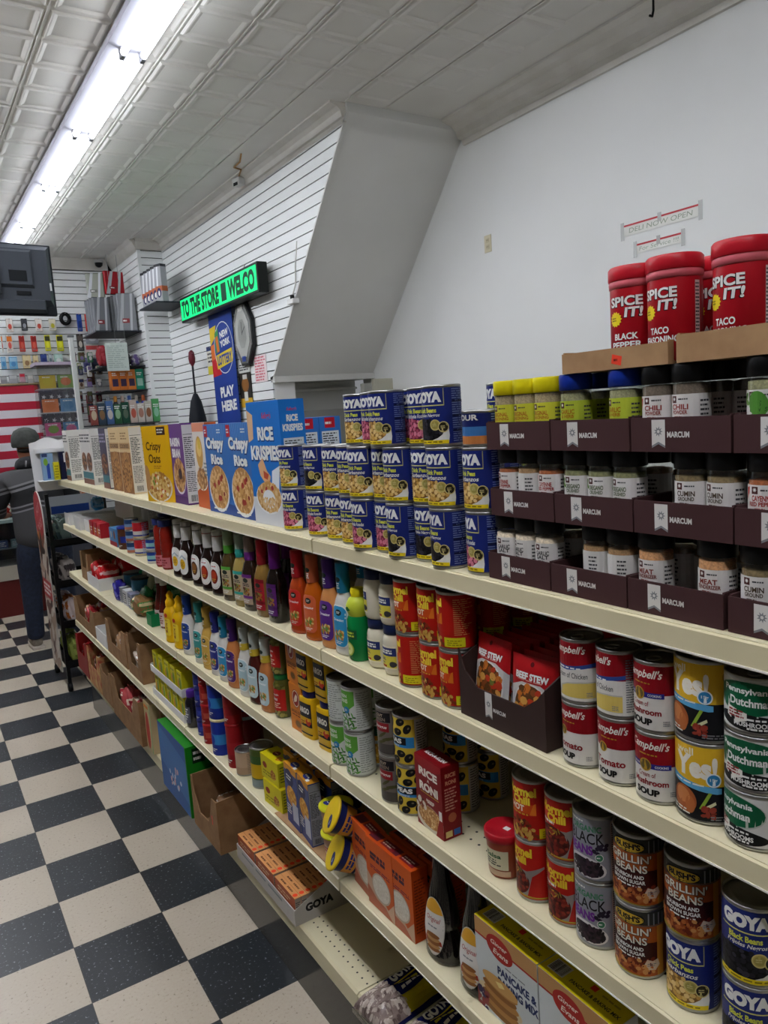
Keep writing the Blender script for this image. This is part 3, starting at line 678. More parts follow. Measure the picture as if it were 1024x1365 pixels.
def dressing(body, cap, lab, cap2=None, fill=None, words=None, seed=1, inner=None, tall=0.222):
    """oval salad-dressing bottle: long shrink-wrapped neck, label on the flat front"""
    q = tall / 0.222
    prof = [(0.030, 0), (0.0335, 0.003), (0.0335, 0.012), (0.0325, 0.016), (0.0335, 0.022), (0.0330, 0.09 * q), (0.0300, 0.115 * q), (0.0235, 0.135 * q), (0.0170, 0.148 * q), (0.0150, 0.153 * q), (0.0150, 0.158 * q)]
    cp = [(0.0158, 0.150 * q), (0.0165, 0.152 * q), (0.0158, 0.200 * q), (0.0165, 0.203 * q), (0.0165, 0.219 * q), (0.0150, 0.222 * q)]
    a = Art(); y1 = 0.122 * q
    if inner: rr(a, -0.0275, 0.0275, 0.018, y1, M(inner), 0.018)
    rr(a, -0.0245, 0.0245, 0.021, y1 - 0.003, M(lab, 0.4), 0.015)
    w = words or ('Dressing', '#ffffff'); a.ell(0, y1 - 0.018, 0.011, 0.0075, M('#1c2a24')); a.bars(-0.007, y1 - 0.021, 0.007, y1 - 0.015, 2, WHT, 3)
    a.text(w[0], 0, y1 - 0.036, 0.036, 0.0085, M(w[1]), 0.02); 
    if len(w) > 2: a.text(w[2], 0, y1 - 0.048, 0.036, 0.0085, M(w[1]), 0.02)
    a.blobs(lambda x, y: True, (-0.014, 0.038, 0.014, 0.058), 24, 0.005, [M(c) for c in (fill or ('#d8c07a', '#b9772e', '#5f8a3a'))], seed); a.bars(-0.014, 0.026, 0.014, 0.034, 2, WHT, 4)
    c2 = Art()
    ex = []
    if cap2:
        c = MB(); c.lathe([(0.0163, 0.150 * q), (0.0168, 0.152 * q), (0.0166, 0.172 * q)], M(cap2), 24, cap0=False, cap1=False); ex.append(('neck_band', c.mesh('neck_band')))
    t = MB(); ta = Art(); ta.ell(0, 0.183 * q, 0.008, 0.006, M('#1c2a24')); ta.bars(-0.006, 0.160 * q, 0.006, 0.176 * q, 3, WHT, 3)
    t.art(ta, lambda u, v, e: (0.0166 * math.sin(u / 0.0166), -(0.0166 + e) * math.cos(u / 0.0166), v), du=0.004); ex.append(('neck_print', t.mesh('neck_print', False)))
    return bottle('dressing_bottle', prof, M(body, 0.18, 0, 0, 1.0, 0.3), cp, M(cap, 0.35), a, 1.0, 0.66, 0.85, ex)
def bbq(kind):
    prof = [(0.034, 0), (0.0385, 0.003), (0.0385, 0.014), (0.037, 0.020), (0.0385, 0.028), (0.0385, 0.082), (0.034, 0.108), (0.0245, 0.128), (0.0180, 0.142), (0.0165, 0.150)]
    cp = [(0.0178, 0.146), (0.0182, 0.148), (0.0172, 0.196), (0.0178, 0.198), (0.0178, 0.211), (0.0158, 0.213)]
    a = Art()
    if kind == 'oval':
        rr(a, -0.0265, 0.0265, 0.022, 0.112, WHT, 0.022); a.poly([(-0.02, 0.082), (0, 0.094), (0.02, 0.082), (0.02, 0.077), (0, 0.089), (-0.02, 0.077)], M('#9fb2c0')); a.ell(0, 0.060, 0.016, 0.019, M('#e2b422')); a.bars(-0.011, 0.052, 0.011, 0.068, 3, M('#8a5a10'), 3)
    else:
        rr(a, -0.0265, 0.0265, 0.022, 0.112, WHT, 0.024); rr(a, -0.024, 0.024, 0.025, 0.109, M('#c9c4ba'), 0.022); rr(a, -0.022, 0.022, 0.027, 0.107, WHT, 0.02)
        a.ell(0, 0.064, 0.0185, 0.024, M('#7d1d12' if kind != 'brown' else '#4a2a14')); a.ell(0, 0.068, 0.013, 0.014, M('#b53a1c' if kind != 'brown' else '#8a5a2a')); a.bars(-0.012, 0.047, 0.012, 0.058, 2, M('#d8a53a'), 3); a.bars(-0.014, 0.094, 0.014, 0.1, 1, REDM, 3)
    ring = MB(); ring.lathe([(0.0182, 0.1935), (0.0184, 0.1935), (0.0184, 0.1955), (0.0182, 0.1955)], M('#8c1a1a' if kind == 'red' else '#1a1a1a'), 24, cap0=False, cap1=False)
    return bottle('sauce_bottle', prof, M('#1a0906', 0.12, 0, 0, 1, .4), cp, M('#c9c8c5', 0.35), a, 1.0, 0.68, 0.9, [('cap_ring', ring.mesh('cap_ring'))])
def marinade(body, cap, band, lab, acc):
    prof = [(0.028, 0), (0.0315, 0.003), (0.0315, 0.1), (0.0305, 0.115), (0.022, 0.140), (0.0155, 0.152), (0.0150, 0.160)]
    cp = [(0.0160, 0.150), (0.0165, 0.152), (0.0160, 0.206), (0.0165, 0.209), (0.0165, 0.219), (0.0150, 0.222)]
    a = Art(); a.rect(-0.024, 0.020, 0.024, 0.110, M(lab)); a.rect(-0.024, 0.100, 0.024, 0.110, M(acc)); a.rect(-0.024, 0.038, 0.024, 0.046, M(acc)); a.ell(0, 0.092, 0.012, 0.007, M('#1f2a20')); a.bars(-0.017, 0.074, 0.017, 0.084, 2, DGRY, 3, .6, .2)
    a.blobs(lambda x, y: True, (-0.014, 0.050, 0.014, 0.068), 20, 0.005, [M('#7a8a3c'), M('#a8742c'), M('#5a2f1c')], 4); a.bars(-0.016, 0.024, 0.016, 0.035, 2, WHT, 3)
    c = MB(); c.lathe([(0.0166, 0.151), (0.0170, 0.152), (0.0167, 0.176)], M(band), 24, cap0=False, cap1=False)
    return bottle('marinade_bottle', prof, M(body, 0.12, 0, 0, 1, .4), cp, M(cap, 0.4), a, 1.0, 0.75, 0.75, [('neck_band', c.mesh('neck_band'))])
def mustard():
    prof = [(0.026, 0), (0.0295, 0.003), (0.0295, 0.010), (0.028, 0.014), (0.029, 0.05), (0.0275, 0.085), (0.0295, 0.110), (0.0275, 0.128), (0.0175, 0.142), (0.0165, 0.146)]
    cp = [(0.0185, 0.145), (0.019, 0.147), (0.019, 0.166), (0.0165, 0.170), (0.012, 0.178), (0.0135, 0.186), (0.0135, 0.192), (0.008, 0.200), (0.004, 0.206)]
    a = Art(); rr(a, -0.02, 0.02, 0.03, 0.10, M('#f0d53c'), 0.008); a.text('MUSTARD', -0.002, 0.068, 0.052, 0.014, M('#7a1d12'), 0.03, 0, PI / 2); a.ell(0.0, 0.112, 0.010, 0.008, M('#b8341c'))
    return bottle('mustard_bottle', prof, M('#dcae10', 0.3), cp, M('#d9a80c', 0.35), a, 1.16, 0.9, 0.9)
def lemon():
    prof = [(0.026, 0), (0.0285, 0.003), (0.0285, 0.094), (0.024, 0.104), (0.0245, 0.108), (0.0285, 0.118), (0.0285, 0.128), (0.022, 0.142), (0.014, 0.148), (0.013, 0.152)]
    body = MB(); body.lathe(prof[:4], M('#0c7a3c', 0.25), 32, cap1=False); top = MB(); top.lathe(prof[3:], M('#b8c43a', 0.35), 32, cap0=False)
    cp = MB(); cp.lathe([(0.0155, 0.148), (0.016, 0.150), (0.016, 0.164), (0.014, 0.167)], M('#e2cf1c', 0.35), 24)
    a = Art(); a.rect(-0.022, 0.052, 0.022, 0.074, M('#0a4f28')); a.bars(-0.017, 0.056, 0.017, 0.070, 2, M('#c9d84c'), 3, .6, .1); a.ell(0.0, 0.028, 0.015, 0.016, M('#9fb83c')); a.ell(0.0, 0.028, 0.012, 0.013, M('#d5dc8a')); a.ell(0.0, 0.028, 0.003, 0.003, M('#9fb83c'))
    a2 = Art().poly([(-0.01, 0.122), (0.004, 0.128), (0.012, 0.120), (0.0, 0.116)], M('#1f6b34')); l2 = MB(); l2.art(a2, ovalmap(prof, 1, 1), du=0.004, dv=0.01, e0=0.0004)
    l = MB(); l.art(a, ovalmap(prof, 1, 1), du=0.004, dv=0.01, e0=0.0004)
    return [('bottle_body', body.mesh('bottle_body')), ('shoulder', top.mesh('shoulder')), ('cap', cp.mesh('cap')), ('label_print', l.mesh('label_print', False)), ('leaf_print', l2.mesh('leaf_print', False))]
def syrup():
    prof = [(0.038, 0), (0.046, 0.004)]
    z = 0.004
    for k in range(9): prof += [(0.047 - 0.0002 * k * k, z + 0.004), (0.0455 - 0.0002 * k * k, z + 0.008)]; z += 0.008
    prof += [(0.042, 0.085), (0.040, 0.11), (0.033, 0.15), (0.024, 0.185), (0.019, 0.215), (0.0165, 0.235), (0.0165, 0.240)]
    cp = [(0.0185, 0.238), (0.019, 0.240), (0.019, 0.262), (0.017, 0.265)]
    a = Art(); a.ell(0, 0.083, 0.0300, 0.064, M('#b9b4a8'), 28); a.ell(0, 0.083, 0.0285, 0.062, M('#d4d0ca'), 28)
    a.poly([(0.0285 * math.cos(t), 0.083 + 0.062 * math.sin(t)) for t in [PI * k / 12 for k in range(2, 11)]], M('#d19a2c'))
    a.text('Original', 0.0, 0.098, 0.040, 0.014, M('#a02a2a'), 0.01, 0.3); a.bars(-0.015, 0.080, 0.015, 0.086, 1, MGRY, 3)
    a.poly([(-0.024, 0.052), (-0.016, 0.068), (0.004, 0.062), (0.022, 0.056), (0.024, 0.046), (-0.022, 0.044)], M('#9c2f20'))
    for k in range(5): a.ell(0.0, 0.034 + 0.0075 * k if k else 0.034, 0.0205 - abs(k - 2) * 0.0008, 0.0058, M('#b98a52' if k % 2 else '#8f5a2c'))
    l = MB(); l.art(a, ovalmap([(.0475, 0), (.0480, .03), (.0462, .075), (.0425, .095), (.0405, .11), (.034, .15)], 1.0, .70, .95), du=.004, dv=.008, e0=.0006)
    return bottle('syrup_bottle', prof, M('#0d0908', 0.12, 0, 0, 1, .4), cp, M('#a81c1c', 0.35), None, 1.0, 0.68, 0.95, [('label_print', l.mesh('label_print', False))])
def mayo():
    R = 0.0315
    prof = [(0.026, 0), (0.030, 0.003), (R, 0.010), (R, 0.075), (0.029, 0.084), (0.0255, 0.089), (0.0255, 0.092)]
    cp = [(0.0275, 0.089), (0.0285, 0.090), (0.0285, 0.107), (0.0265, 0.110)]
    a = Art(); a.rect(-0.026, 0.015, 0.026, 0.066, M('#e3dcc2')); a.rect(-0.026, 0.044, 0.026, 0.062, M('#27346e')); a.bars(-0.02, 0.048, 0.02, 0.058, 2, WHT, 3, .7, .1); a.rect(-0.026, 0.018, 0.026, 0.044, M('#d8cc4a')); a.text('REAL', -0.006, 0.037, 0.022, 0.007, M('#1d2a6a'), 0.03); a.bars(-0.02, 0.026, 0.012, 0.031, 1, M('#27346e'), 2); a.rect(-0.022, 0.0195, 0.006, 0.0235, REDM)
    a.ell(0.020, 0.026, 0.0065, 0.0065, DGRY); a.rect(0.034, 0.015, 0.066, 0.066, M('#d8cc4a')); a.rect(0.036, 0.03, 0.048, 0.06, WHT); a.code(0.050, 0.02, 0.064, 0.06, DGRY, 4)
    return bottle('jar', prof, M('#d9d3bd', 0.15, 0, 0, 1, .5), cp, M('#152045', 0.35), a)
def olive_jar():
    R = 0.0265
    prof = [(0.022, 0), (R, 0.003), (R, 0.10), (0.022, 0.112), (0.0205, 0.118)]; cp = [(0.0225, 0.114), (0.0235, 0.115), (0.0235, 0.128), (0.022, 0.130)]
    a = Art(); a.rect(-0.055, 0.022, 0.030, 0.088, M('#b3201a')); a.text('Spanish', -0.004, 0.070, 0.034, 0.008, WHT, 0.02); a.text('Olives', -0.006, 0.058, 0.030, 0.010, WHT, 0.03); a.bars(-0.02, 0.03, 0.02, 0.048, 3, M('#e9c9b0'), 3); a.rect(0.030, 0.022, 0.055, 0.088, M('#cfc7b9')); a.bars(0.033, 0.026, 0.052, 0.084, 10, DGRY, 3)
    a.blobs(lambda x, y: True, (-0.05, 0.009, 0.05, 0.02), 20, 0.006, [M('#7d7a34'), M('#5c5c24'), M('#99904a')], 3); a.blobs(lambda x, y: True, (-0.05, 0.09, 0.05, 0.10), 14, 0.006, [M('#7d7a34'), M('#5c5c24')], 5)
    return bottle('jar', prof, M('#5a5a22', 0.12, 0, 0, 1, .4), cp, M('#1d6b34', 0.35), a)
def sauce_jar():
    prof = [(0.03, 0), (0.034, 0.004), (0.034, 0.05), (0.030, 0.055), (0.034, 0.062), (0.034, 0.10), (0.031, 0.106), (0.034, 0.112), (0.033, 0.15), (0.024, 0.168), (0.024, 0.172)]
    cp = [(0.026, 0.170), (0.027, 0.172), (0.027, 0.192), (0.025, 0.195)]
    a = Art(); a.rect(-0.03, 0.008, 0.03, 0.048, M('#c06a72')); a.bars(-0.02, 0.014, 0.02, 0.042, 3, M('#7a1a22'), 3, .6, .2)
    return bottle('sauce_bottle', prof, M('#8a1d12', 0.15, 0, 0, 1, .4), cp, M('#232a5a', 0.35), a, 0.8, 0.7)
def coffee_can():
    prof = [(0.05, 0), (0.053, 0.003), (0.053, 0.125), (0.055, 0.128)]; cp = [(0.057, 0.128), (0.058, 0.130), (0.058, 0.140), (0.050, 0.142), (0.050, 0.170), (0.045, 0.174)]
    b = MB(); b.lathe(prof, M('#7d101c', 0.35), 36)
    r = MB(); r.lathe([(0.0565, 0.126), (0.0585, 0.127), (0.0585, 0.1365), (0.056, 0.138)], M('#8fa3ad', 0.4), 36); c = MB(); c.lathe([(0.055, 0.138), (0.055, 0.152), (0.050, 0.155)], M('#8c1a2a', 0.4), 36); d = MB(); d.lathe([(0.049, 0.155), (0.049, 0.176), (0.042, 0.184), (0.02, 0.187)], M('#26307a', 0.4), 36)
    a = Art(); a.rect(-0.03, 0.085, 0.034, 0.108, M('#a02a30')); a.bars(-0.024, 0.088, 0.028, 0.104, 2, M('#d9b9b2'), 3, .6, .1); a.text('Royal', 0.0, 0.064, 0.048, 0.020, M('#e0d2c9'), 0.02, 0.3); a.bars(-0.03, 0.036, 0.03, 0.044, 1, M('#d9b9b2'), 3)
    l = MB(); l.art(a, cyl(0.053), du=2 * PI * 0.053 / 36)
    return [('canister_body', b.mesh('canister_body')), ('rim', r.mesh('rim')), ('collar', c.mesh('collar')), ('lid', d.mesh('lid')), ('label_print', l.mesh('label_print', False))]
def canister(R, Hc, wrap, lidc, band, word=None, name='canister'):
    b = MB(); b.lathe([(R * .97, 0), (R, .002), (R, Hc - 0.006)], M(wrap, 0.35), 28); l = MB(); l.lathe([(R * 1.03, Hc - 0.010), (R * 1.04, Hc - 0.009), (R * 1.04, Hc - 0.001), (R * .97, Hc)], M(lidc, 0.4), 28)
    a = Art(); a.rect(-R * 3, Hc * 0.30, R * 3, Hc * 0.58, M(band))
    if word: a.text(word[0], 0, Hc * 0.76, R * 1.5, Hc * 0.085, WHT, 0.03); a.text(word[1], 0, Hc * 0.66, R * 1.5, Hc * 0.075, WHT, 0.03)
    a.ell(0, Hc * 0.42, R * .45, R * .55, M(wrap)); a.bars(-R * .8, Hc * .1, R * .8, Hc * .2, 2, WHT, 3)
    p = MB(); p.art(a, cyl(R), du=2 * PI * R / 28)
    return [('canister_body', b.mesh('canister_body')), ('lid', l.mesh('lid')), ('label_print', p.mesh('label_print', False))]
def spice(kind):
    """clear shaker: contents show through, black / yellow / blue screw lid"""
    R = 0.0228; Hh = 0.106; lidc, lab, txt, fill, tc, lv = {
        'garlic_salt': ('#0d0e10', '#d9d6d2', ('GARLIC', 'SALT'), '#cbb9a4', '#3a3838', .066), 'meat': ('#0d0e10', '#d9d6d2', ('MEAT', 'TENDERIZER'), '#b5835a', '#7a2f22', .070),
        'oregano': ('#0d0e10', '#d9d6d2', ('OREGANO', 'CRUSHED'), '#6b6a48', '#4a5a34', .066), 'red': ('#0d0e10', '#d9d6d2', ('CAYENNE', 'RED PEPPER'), '#8a4a24', '#9c2018', .064),
        'cumin': ('#0d0e10', '#d9d6d2', ('CUMIN', 'GROUND'), '#6b5a3c', '#4a3c2c', .066), 'chili': ('#0d0e10', '#d9d6d2', ('CHILI', 'POWDER'), '#5a4d42', '#8c2a1c', .072),
        'original': ('#e0d312', '#c9c93a', ('ORIGINAL', 'SEASONING'), '#8a7a5c', '#a8641c', .074), 'herb': ('#0f2c8c', '#b3c23a', ('GARLIC', '& HERB'), '#7c7a5a', '#a86a12', .070),
        'back': ('#0d0e10', '#d2d0cc', None, '#8a6a48', '#3a3838', .066), 'leaf': ('#0d0e10', '#d9d6d2', ('BASIL', 'LEAVES'), '#7c7a5a', '#2c5a24', .070)}[kind]
    lv += .008
    g = MB(); g.lathe([(R * .9, 0), (R, .002), (R, .078), (R * .97, .083), (R * .97, .086)], CLEAR, 24, cap1=False)
    f = MB(); f.lathe([(R * .86, .0022), (R * .955, .004), (R * .955, lv), (R * .5, lv + .002), (.001, lv + .0005)], mottled('spice_' + kind, fill, '#%02x%02x%02x' % tuple(min(255, int(int(fill[i:i + 2], 16) * 1.25)) for i in (1, 3, 5)), 400, .9, 2), 24, cap1=False)
    l = MB(); l.lathe([(R * 1.0, .083), (R * 1.05, .084), (R * 1.05, .1035), (R * 1.0, Hh)], M(lidc, 0.4), 32)
    a = Art(); q = R * 3.0; z0, z1 = (.006, .068); a.rect(-q, z0, q, z1, M(lab, .45))
    if txt:
        a.rect(-.0125, .0575, -.004, .066, M('#4a1f1c')); a.star(-.0082, .0622, .0013, .003, 8, WHT); a.bars(-.001, .0605, .012, .0635, 1, DGRY, 2, .6, .05)
        a.text(txt[0], .000, .0525, .024 if len(txt[0]) < 8 else .030, .0068, M(tc), .03); a.text(txt[1], .000, .0458, .022 if len(txt[1]) < 8 else .032, .0050 if kind != 'garlic_salt' else .0062, M(tc), .03); a.bars(-.008, .038, .010, .042, 1, M(tc), 2)
        if kind in ('red', 'chili'): a.poly([(-.022, .064), (-.016, .066), (-.017, .058), (-.022, .050), (-.020, .060)], M('#b81f14'))
        if kind in ('oregano', 'original', 'herb', 'leaf'): a.ell(-.019, .060, .0065, .0032, M('#4f7a34'), 12, .8); a.ell(-.017, .054, .0055, .003, M('#6b9444'), 12, -.4)
        if kind == 'leaf': a.ell(0.0, .052, .012, .015, M('#4f8a34'), 16, .3)
    a.bars(.026, z0 + .006, .040, z1 - .006, 9, DGRY, 3, .45, .3); a.code(-.045, z0 + .01, -.032, z1 - .01, DGRY, 5)
    p = MB(); p.art(a, cyl(R * 1.012, 24), du=2 * PI * R * 1.012 / 24)
    return [('jar_glass', g.mesh('jar_glass')), ('spice_fill', f.mesh('spice_fill')), ('lid', l.mesh('lid')), ('label_print', p.mesh('label_print', False))]
def shaker(kind):
    R = 0.0335; Hh = 0.146; RD = M('#a8131f', .35)
    b = MB(); b.lathe([(R * .95, 0), (R, .002), (R, .112), (R * .98, .115)], RD, 32)
    k = MB(); k.lathe([(R * .99, .114), (R * 1.03, .115), (R * 1.04, .122), (R * 1.0, .126)], M('#d0646e', .4), 32)
    l = MB(); l.lathe([(R * 1.03, .125), (R * 1.06, .127), (R * 1.05, .143), (R * .98, Hh)], M('#b81a28', .35), 40)
    a = Art(); a.text('SPICE', 0, .094, .050, .0155, BLK, .07); a.text('SPICE', .0004, .0945, .049, .0145, WHT, .035); a.text('IT!', .012, .0775, .026, .0155, BLK, .07, .1); a.text('IT!', .0124, .078, .025, .0145, WHT, .035, .1)
    a.star(-.0145, .0695, .0092, .0115, 14, YEL); a.bars(-.021, .066, -.009, .073, 2, M('#6a5a10'), 2)
    w = {'pepper': ('BLACK', 'PEPPER'), 'taco': ('TACO', 'SEASONING')}[kind]
    a.text(w[0], 0.001, .0435, .034 if kind == 'pepper' else .027, .0095, WHT, .03); a.text(w[1], 0.001, .031, .044 if kind == 'pepper' else .052, .0095, WHT, .03)
    a.rect(.048, .028, .056, .108, M('#d8c9c4')); a.bars(.0485, .03, .0555, .106, 16, DGRY, 4, .5, .1); a.rect(-.060, .04, -.048, .108, M('#d8c9c4')); a.code(-.059, .042, -.049, .106, DGRY, 5, True)
    p = MB(); p.art(a, cyl(R), du=2 * PI * R / 32)
    return [('shaker_body', b.mesh('shaker_body')), ('neck_ring', k.mesh('neck_ring')), ('lid', l.mesh('lid')), ('label_print', p.mesh('label_print', False))]
def tub():
    b = MB(); b.lathe([(.028, 0), (.031, .002), (.0345, .075)], M('#a84a30', .35), 32); l = MB(); l.lathe([(.036, .070), (.0375, .071), (.0375, .084), (.0345, .0865), (.033, .085), (.001, .085)], M('#a81824', .3), 32, cap1=False)
    s = MB(); s.box(.002, .014, -.006, .004, .0855, .0862, WHT)
    a = Art(); a.rect(-.03, .018, .03, .056, M('#cfc9a8')); a.text('Salsa', 0, .045, .034, .009, M('#2c5a34'), .03); a.bars(-.02, .024, .02, .038, 3, DGRY, 2); a.rect(-.03, .005, .034, .016, M('#c9a88a'))
    p = MB(); p.art(a, lambda u, v, e: ((.031 + v * .0475 + e + .0004) * math.sin(u / .033), -(.031 + v * .0475 + e + .0004) * math.cos(u / .033), v), du=.005)
    return [('tub_body', b.mesh('tub_body')), ('lid', l.mesh('lid')), ('price_sticker', s.mesh('price_sticker')), ('label_print', p.mesh('label_print', False))]
def cup(wrap, lidc, R=.045, Hc=.075):
    b = MB(); b.lathe([(R * .70, 0), (R * .74, .002), (R * .95, Hc - .004)], M(wrap, .4), 28); l = MB(); l.lathe([(R * .98, Hc - .007), (R * 1.04, Hc - .005), (R * 1.04, Hc - .001), (R * .9, Hc), (.001, Hc)], M(lidc, .4), 28, cap1=False)
    a = Art(); a.rect(-R * 1.2, Hc * .25, R * 1.2, Hc * .65, M('#c9b0a0' if wrap != '#1a2560' else '#c98a2c')); a.bars(-R * .6, Hc * .34, R * .6, Hc * .58, 2, REDM if wrap != '#1a2560' else NAVY, 3, .7, .1); a.bars(-R, Hc * .08, R, Hc * .18, 1, WHT, 2)
    p = MB(); p.art(a, lambda u, v, e: ((R * (.74 + .22 * v / Hc) + e + .0005) * math.sin(u / R), -(R * (.74 + .22 * v / Hc) + e + .0005) * math.cos(u / R), v), du=.006)
    t = MB(); ta = Art(); ta.ell(-R * .3, -R * .3, R * .38, R * .24, NAVY, 16, .5); ta.bars(-R * .5, -R * .35, -R * .1, -R * .25, 1, WHT, 2); t.art(ta, topf(Hc))
    return [('cup_body', b.mesh('cup_body')), ('lid', l.mesh('lid'), [('lid_print', t.mesh('lid_print', False))]), ('label_print', p.mesh('label_print', False))]

# --------------------------------------------------------------- cartons
def carton(name, W, D, Hh, base, fa=None, ra=None, ta=None, la=None, flap=None, bev=.0012):
    """W along the shelf, D into it; front looks to local -Y"""
    b = MB(); b.box(-W / 2, W / 2, -D / 2, D / 2, 0, Hh, base, bev); y = D / 2
    cl = lambda q, a: max(-a, min(a, q)); ch_ = lambda v: max(.0002, min(Hh - .0002, v))
    if fa: b.art(fa, lambda u, v, e: (cl(u, W / 2 - .0002), -y - e, ch_(v)))
    if ra: b.art(ra, lambda u, v, e: (W / 2 + e, cl(u, D / 2 - .0002), ch_(v)))
    if la: b.art(la, leftf(-W / 2))
    f = MB(); f.box(-W / 2 + .001, W / 2 - .001, -D / 2 + .001, D / 2 - .001, Hh - .0002, Hh + .0006, flap or base)
    if ta: f.art(ta, topf(Hh + .0006))
    return [('carton_body', b.mesh(name + '_body', False)), ('top_flap', f.mesh('top_flap', False))]
def panel(D, Hh, bg, tx, seed=2, top=None, code=True):
    """narrow side of a carton: nutrition table and small print"""
    a = Art(); a.rect(-D / 2 * .96, Hh * .02, D / 2 * .96, Hh * .985, bg); w = D / 2
    if top: a.text(top[0], 0, Hh * .90, w * 1.3, Hh * .035, top[1], .03)
    a.bars(-w * .8, Hh * .45, w * .8, Hh * .84, 16, tx, seed, .5, .45); a.rect(-w * .85, Hh * .865, w * .85, Hh * .872, tx); a.bars(-w * .8, Hh * .16, w * .8, Hh * .42, 11, tx, seed + 1, .4, .3)
    if code: a.code(-w * .5, Hh * .04, w * .5, Hh * .12, tx, seed)
    return a
def bowl(a, cx, cy, rx, ry, cols, rim, seed, size=.0085, red=True, n=150):
    a.ell(cx, cy - ry * .08, rx * 1.08, ry * 1.04, M(rim)); a.ell(cx, cy, rx, ry, cols[0]); a.beans(cx, cy, rx, ry, n, size, cols, seed, (.7, 1))
    if red: a.beans(cx, cy, rx * .75, ry * .8, 7, size * 1.3, [M('#a8322a'), M('#8c1f1f')], seed + 3, (.8, 1))
def crispy_rice():
    W, D, Hh = .20, .06, .282; B = M('#2f6db8', .35); a = Art(); a.rect(-W / 2, 0, W / 2, Hh, B)
    for k in range(-6, 7): a.poly([(k * .004, .15), (k * .015 - .002, Hh), (k * .015 + .003, Hh)], M('#5f95d0'))
    a.rect(-W / 2, 0, W / 2, .034, M('#2a4a93')); a.rect(-.094, Hh - .040, -.064, Hh - .004, M('#b8182a')); a.bars(-.092, Hh - .03, -.066, Hh - .014, 2, WHT, 2); a.bars(.02, Hh - .03, .06, Hh - .014, 2, WHT, 5)
    a.text('Crispy', -.004, .216, .158, .052, M('#1a2f6b'), .10); a.text('Crispy', -.006, .218, .154, .048, WHT, .05); a.text('Rice', .004, .170, .104, .036, M('#1a2f6b'), .10); a.text('Rice', .002, .172, .101, .033, WHT, .05)
    bowl(a, .0, .082, .080, .070, [M('#c99a5a'), M('#dcb57c'), M('#b5814a')], '#dfe4ea', 3, .0072, True, 230); a.bars(-.06, .008, .06, .02, 1, WHT, 3, .4)
    r = panel(D, Hh, B, WHT, 4); r.rect(-.022, .07, .022, .19, M('#d8dcdf')); r.bars(-.02, .074, .02, .186, 18, DGRY, 4); r.rect(-.014, Hh - .040, .014, Hh - .006, M('#b8182a')); r.bars(-.012, Hh - .03, .012, Hh - .014, 2, WHT, 2)
    return carton('cereal_box', W, D, Hh, B, a, r, None, r)
def crispy_rice_side():
    W, D, Hh = .165, .075, .282; B = M('#2f6db8', .35); r = Art(); r.rect(-D / 2, 0, D / 2, Hh, B); r.rect(-.018, Hh - .034, .018, Hh - .002, M('#b8182a')); r.bars(-.016, Hh - .026, .016, Hh - .012, 1, WHT, 2); r.rect(-.030, .05, .030, Hh - .044, M('#cfd6dc')); r.bars(-.027, .054, .027, Hh - .048, 24, DGRY, 4)
    return carton('cereal_box', W, D, Hh, B, None, r)
def rice_krispies():
    W, D, Hh = .19, .075, .336; B = M('#1f74c9', .35); a = Art()
    a.rect(-W / 2, 0, W / 2, Hh, B); a.rect(-W / 2, 0, W / 2, .075, M('#d3d7dc')); a.text("Kellogg's", .02, Hh - .040, .055, .022, M('#c9243a'), .02, .3)
    a.poly([(-W / 2, Hh - .02), (-W / 2 + .035, Hh - .035), (-W / 2 + .03, Hh - .10), (-W / 2, Hh - .11)], M('#d8b08a'))
    a.text('RICE', .01, Hh - .088, .095, .040, M('#123a7a'), .09); a.text('RICE', .008, Hh - .086, .092, .037, WHT, .05); a.text('KRISPIES', .0, Hh - .140, .172, .044, M('#123a7a'), .09); a.text('KRISPIES', -.002, Hh - .138, .168, .040, WHT, .05)
    a.poly([(-.05, .165), (-.02, .185), (.0, .15), (.02, .135), (.01, .115), (-.02, .12), (-.04, .135)], M('#d8a878')); a.poly([(-.02, .15), (.01, .14), (.0, .125), (-.02, .13)], M('#b8472a'))
    a.poly([(.03, .15), (.075, .165), (.06, .09), (.02, .085)], M('#dfe6ee'))
    bowl(a, .0, .078, .070, .042, [M('#d0a566'), M('#e0c08c'), M('#bf8d4c')], '#e6e9ed', 5, .007, True, 150); a.ell(.0, .072, .036, .026, M('#e8ebee')); a.beans(.0, .06, .05, .02, 30, .007, [M('#d0a566'), M('#e0c08c')], 8)
    r = Art(); r.rect(-D / 2, 0, D / 2, Hh, B); r.text("Kellogg's", 0, Hh - .026, .030, .012, M('#c9243a'), .02, .3); r.text('RICE', 0, Hh - .048, .034, .018, WHT, .05); r.text('KRISPIES', 0, Hh - .073, .060, .019, WHT, .05)
    r.rect(-.030, .10, .030, Hh - .10, M('#cdd5db')); r.bars(-.027, .105, .027, Hh - .105, 22, DGRY, 4); r.rect(-D / 2, 0, D / 2, .075, M('#d3d7dc'))
    return carton('cereal_box', W, D, Hh, B, a, r)
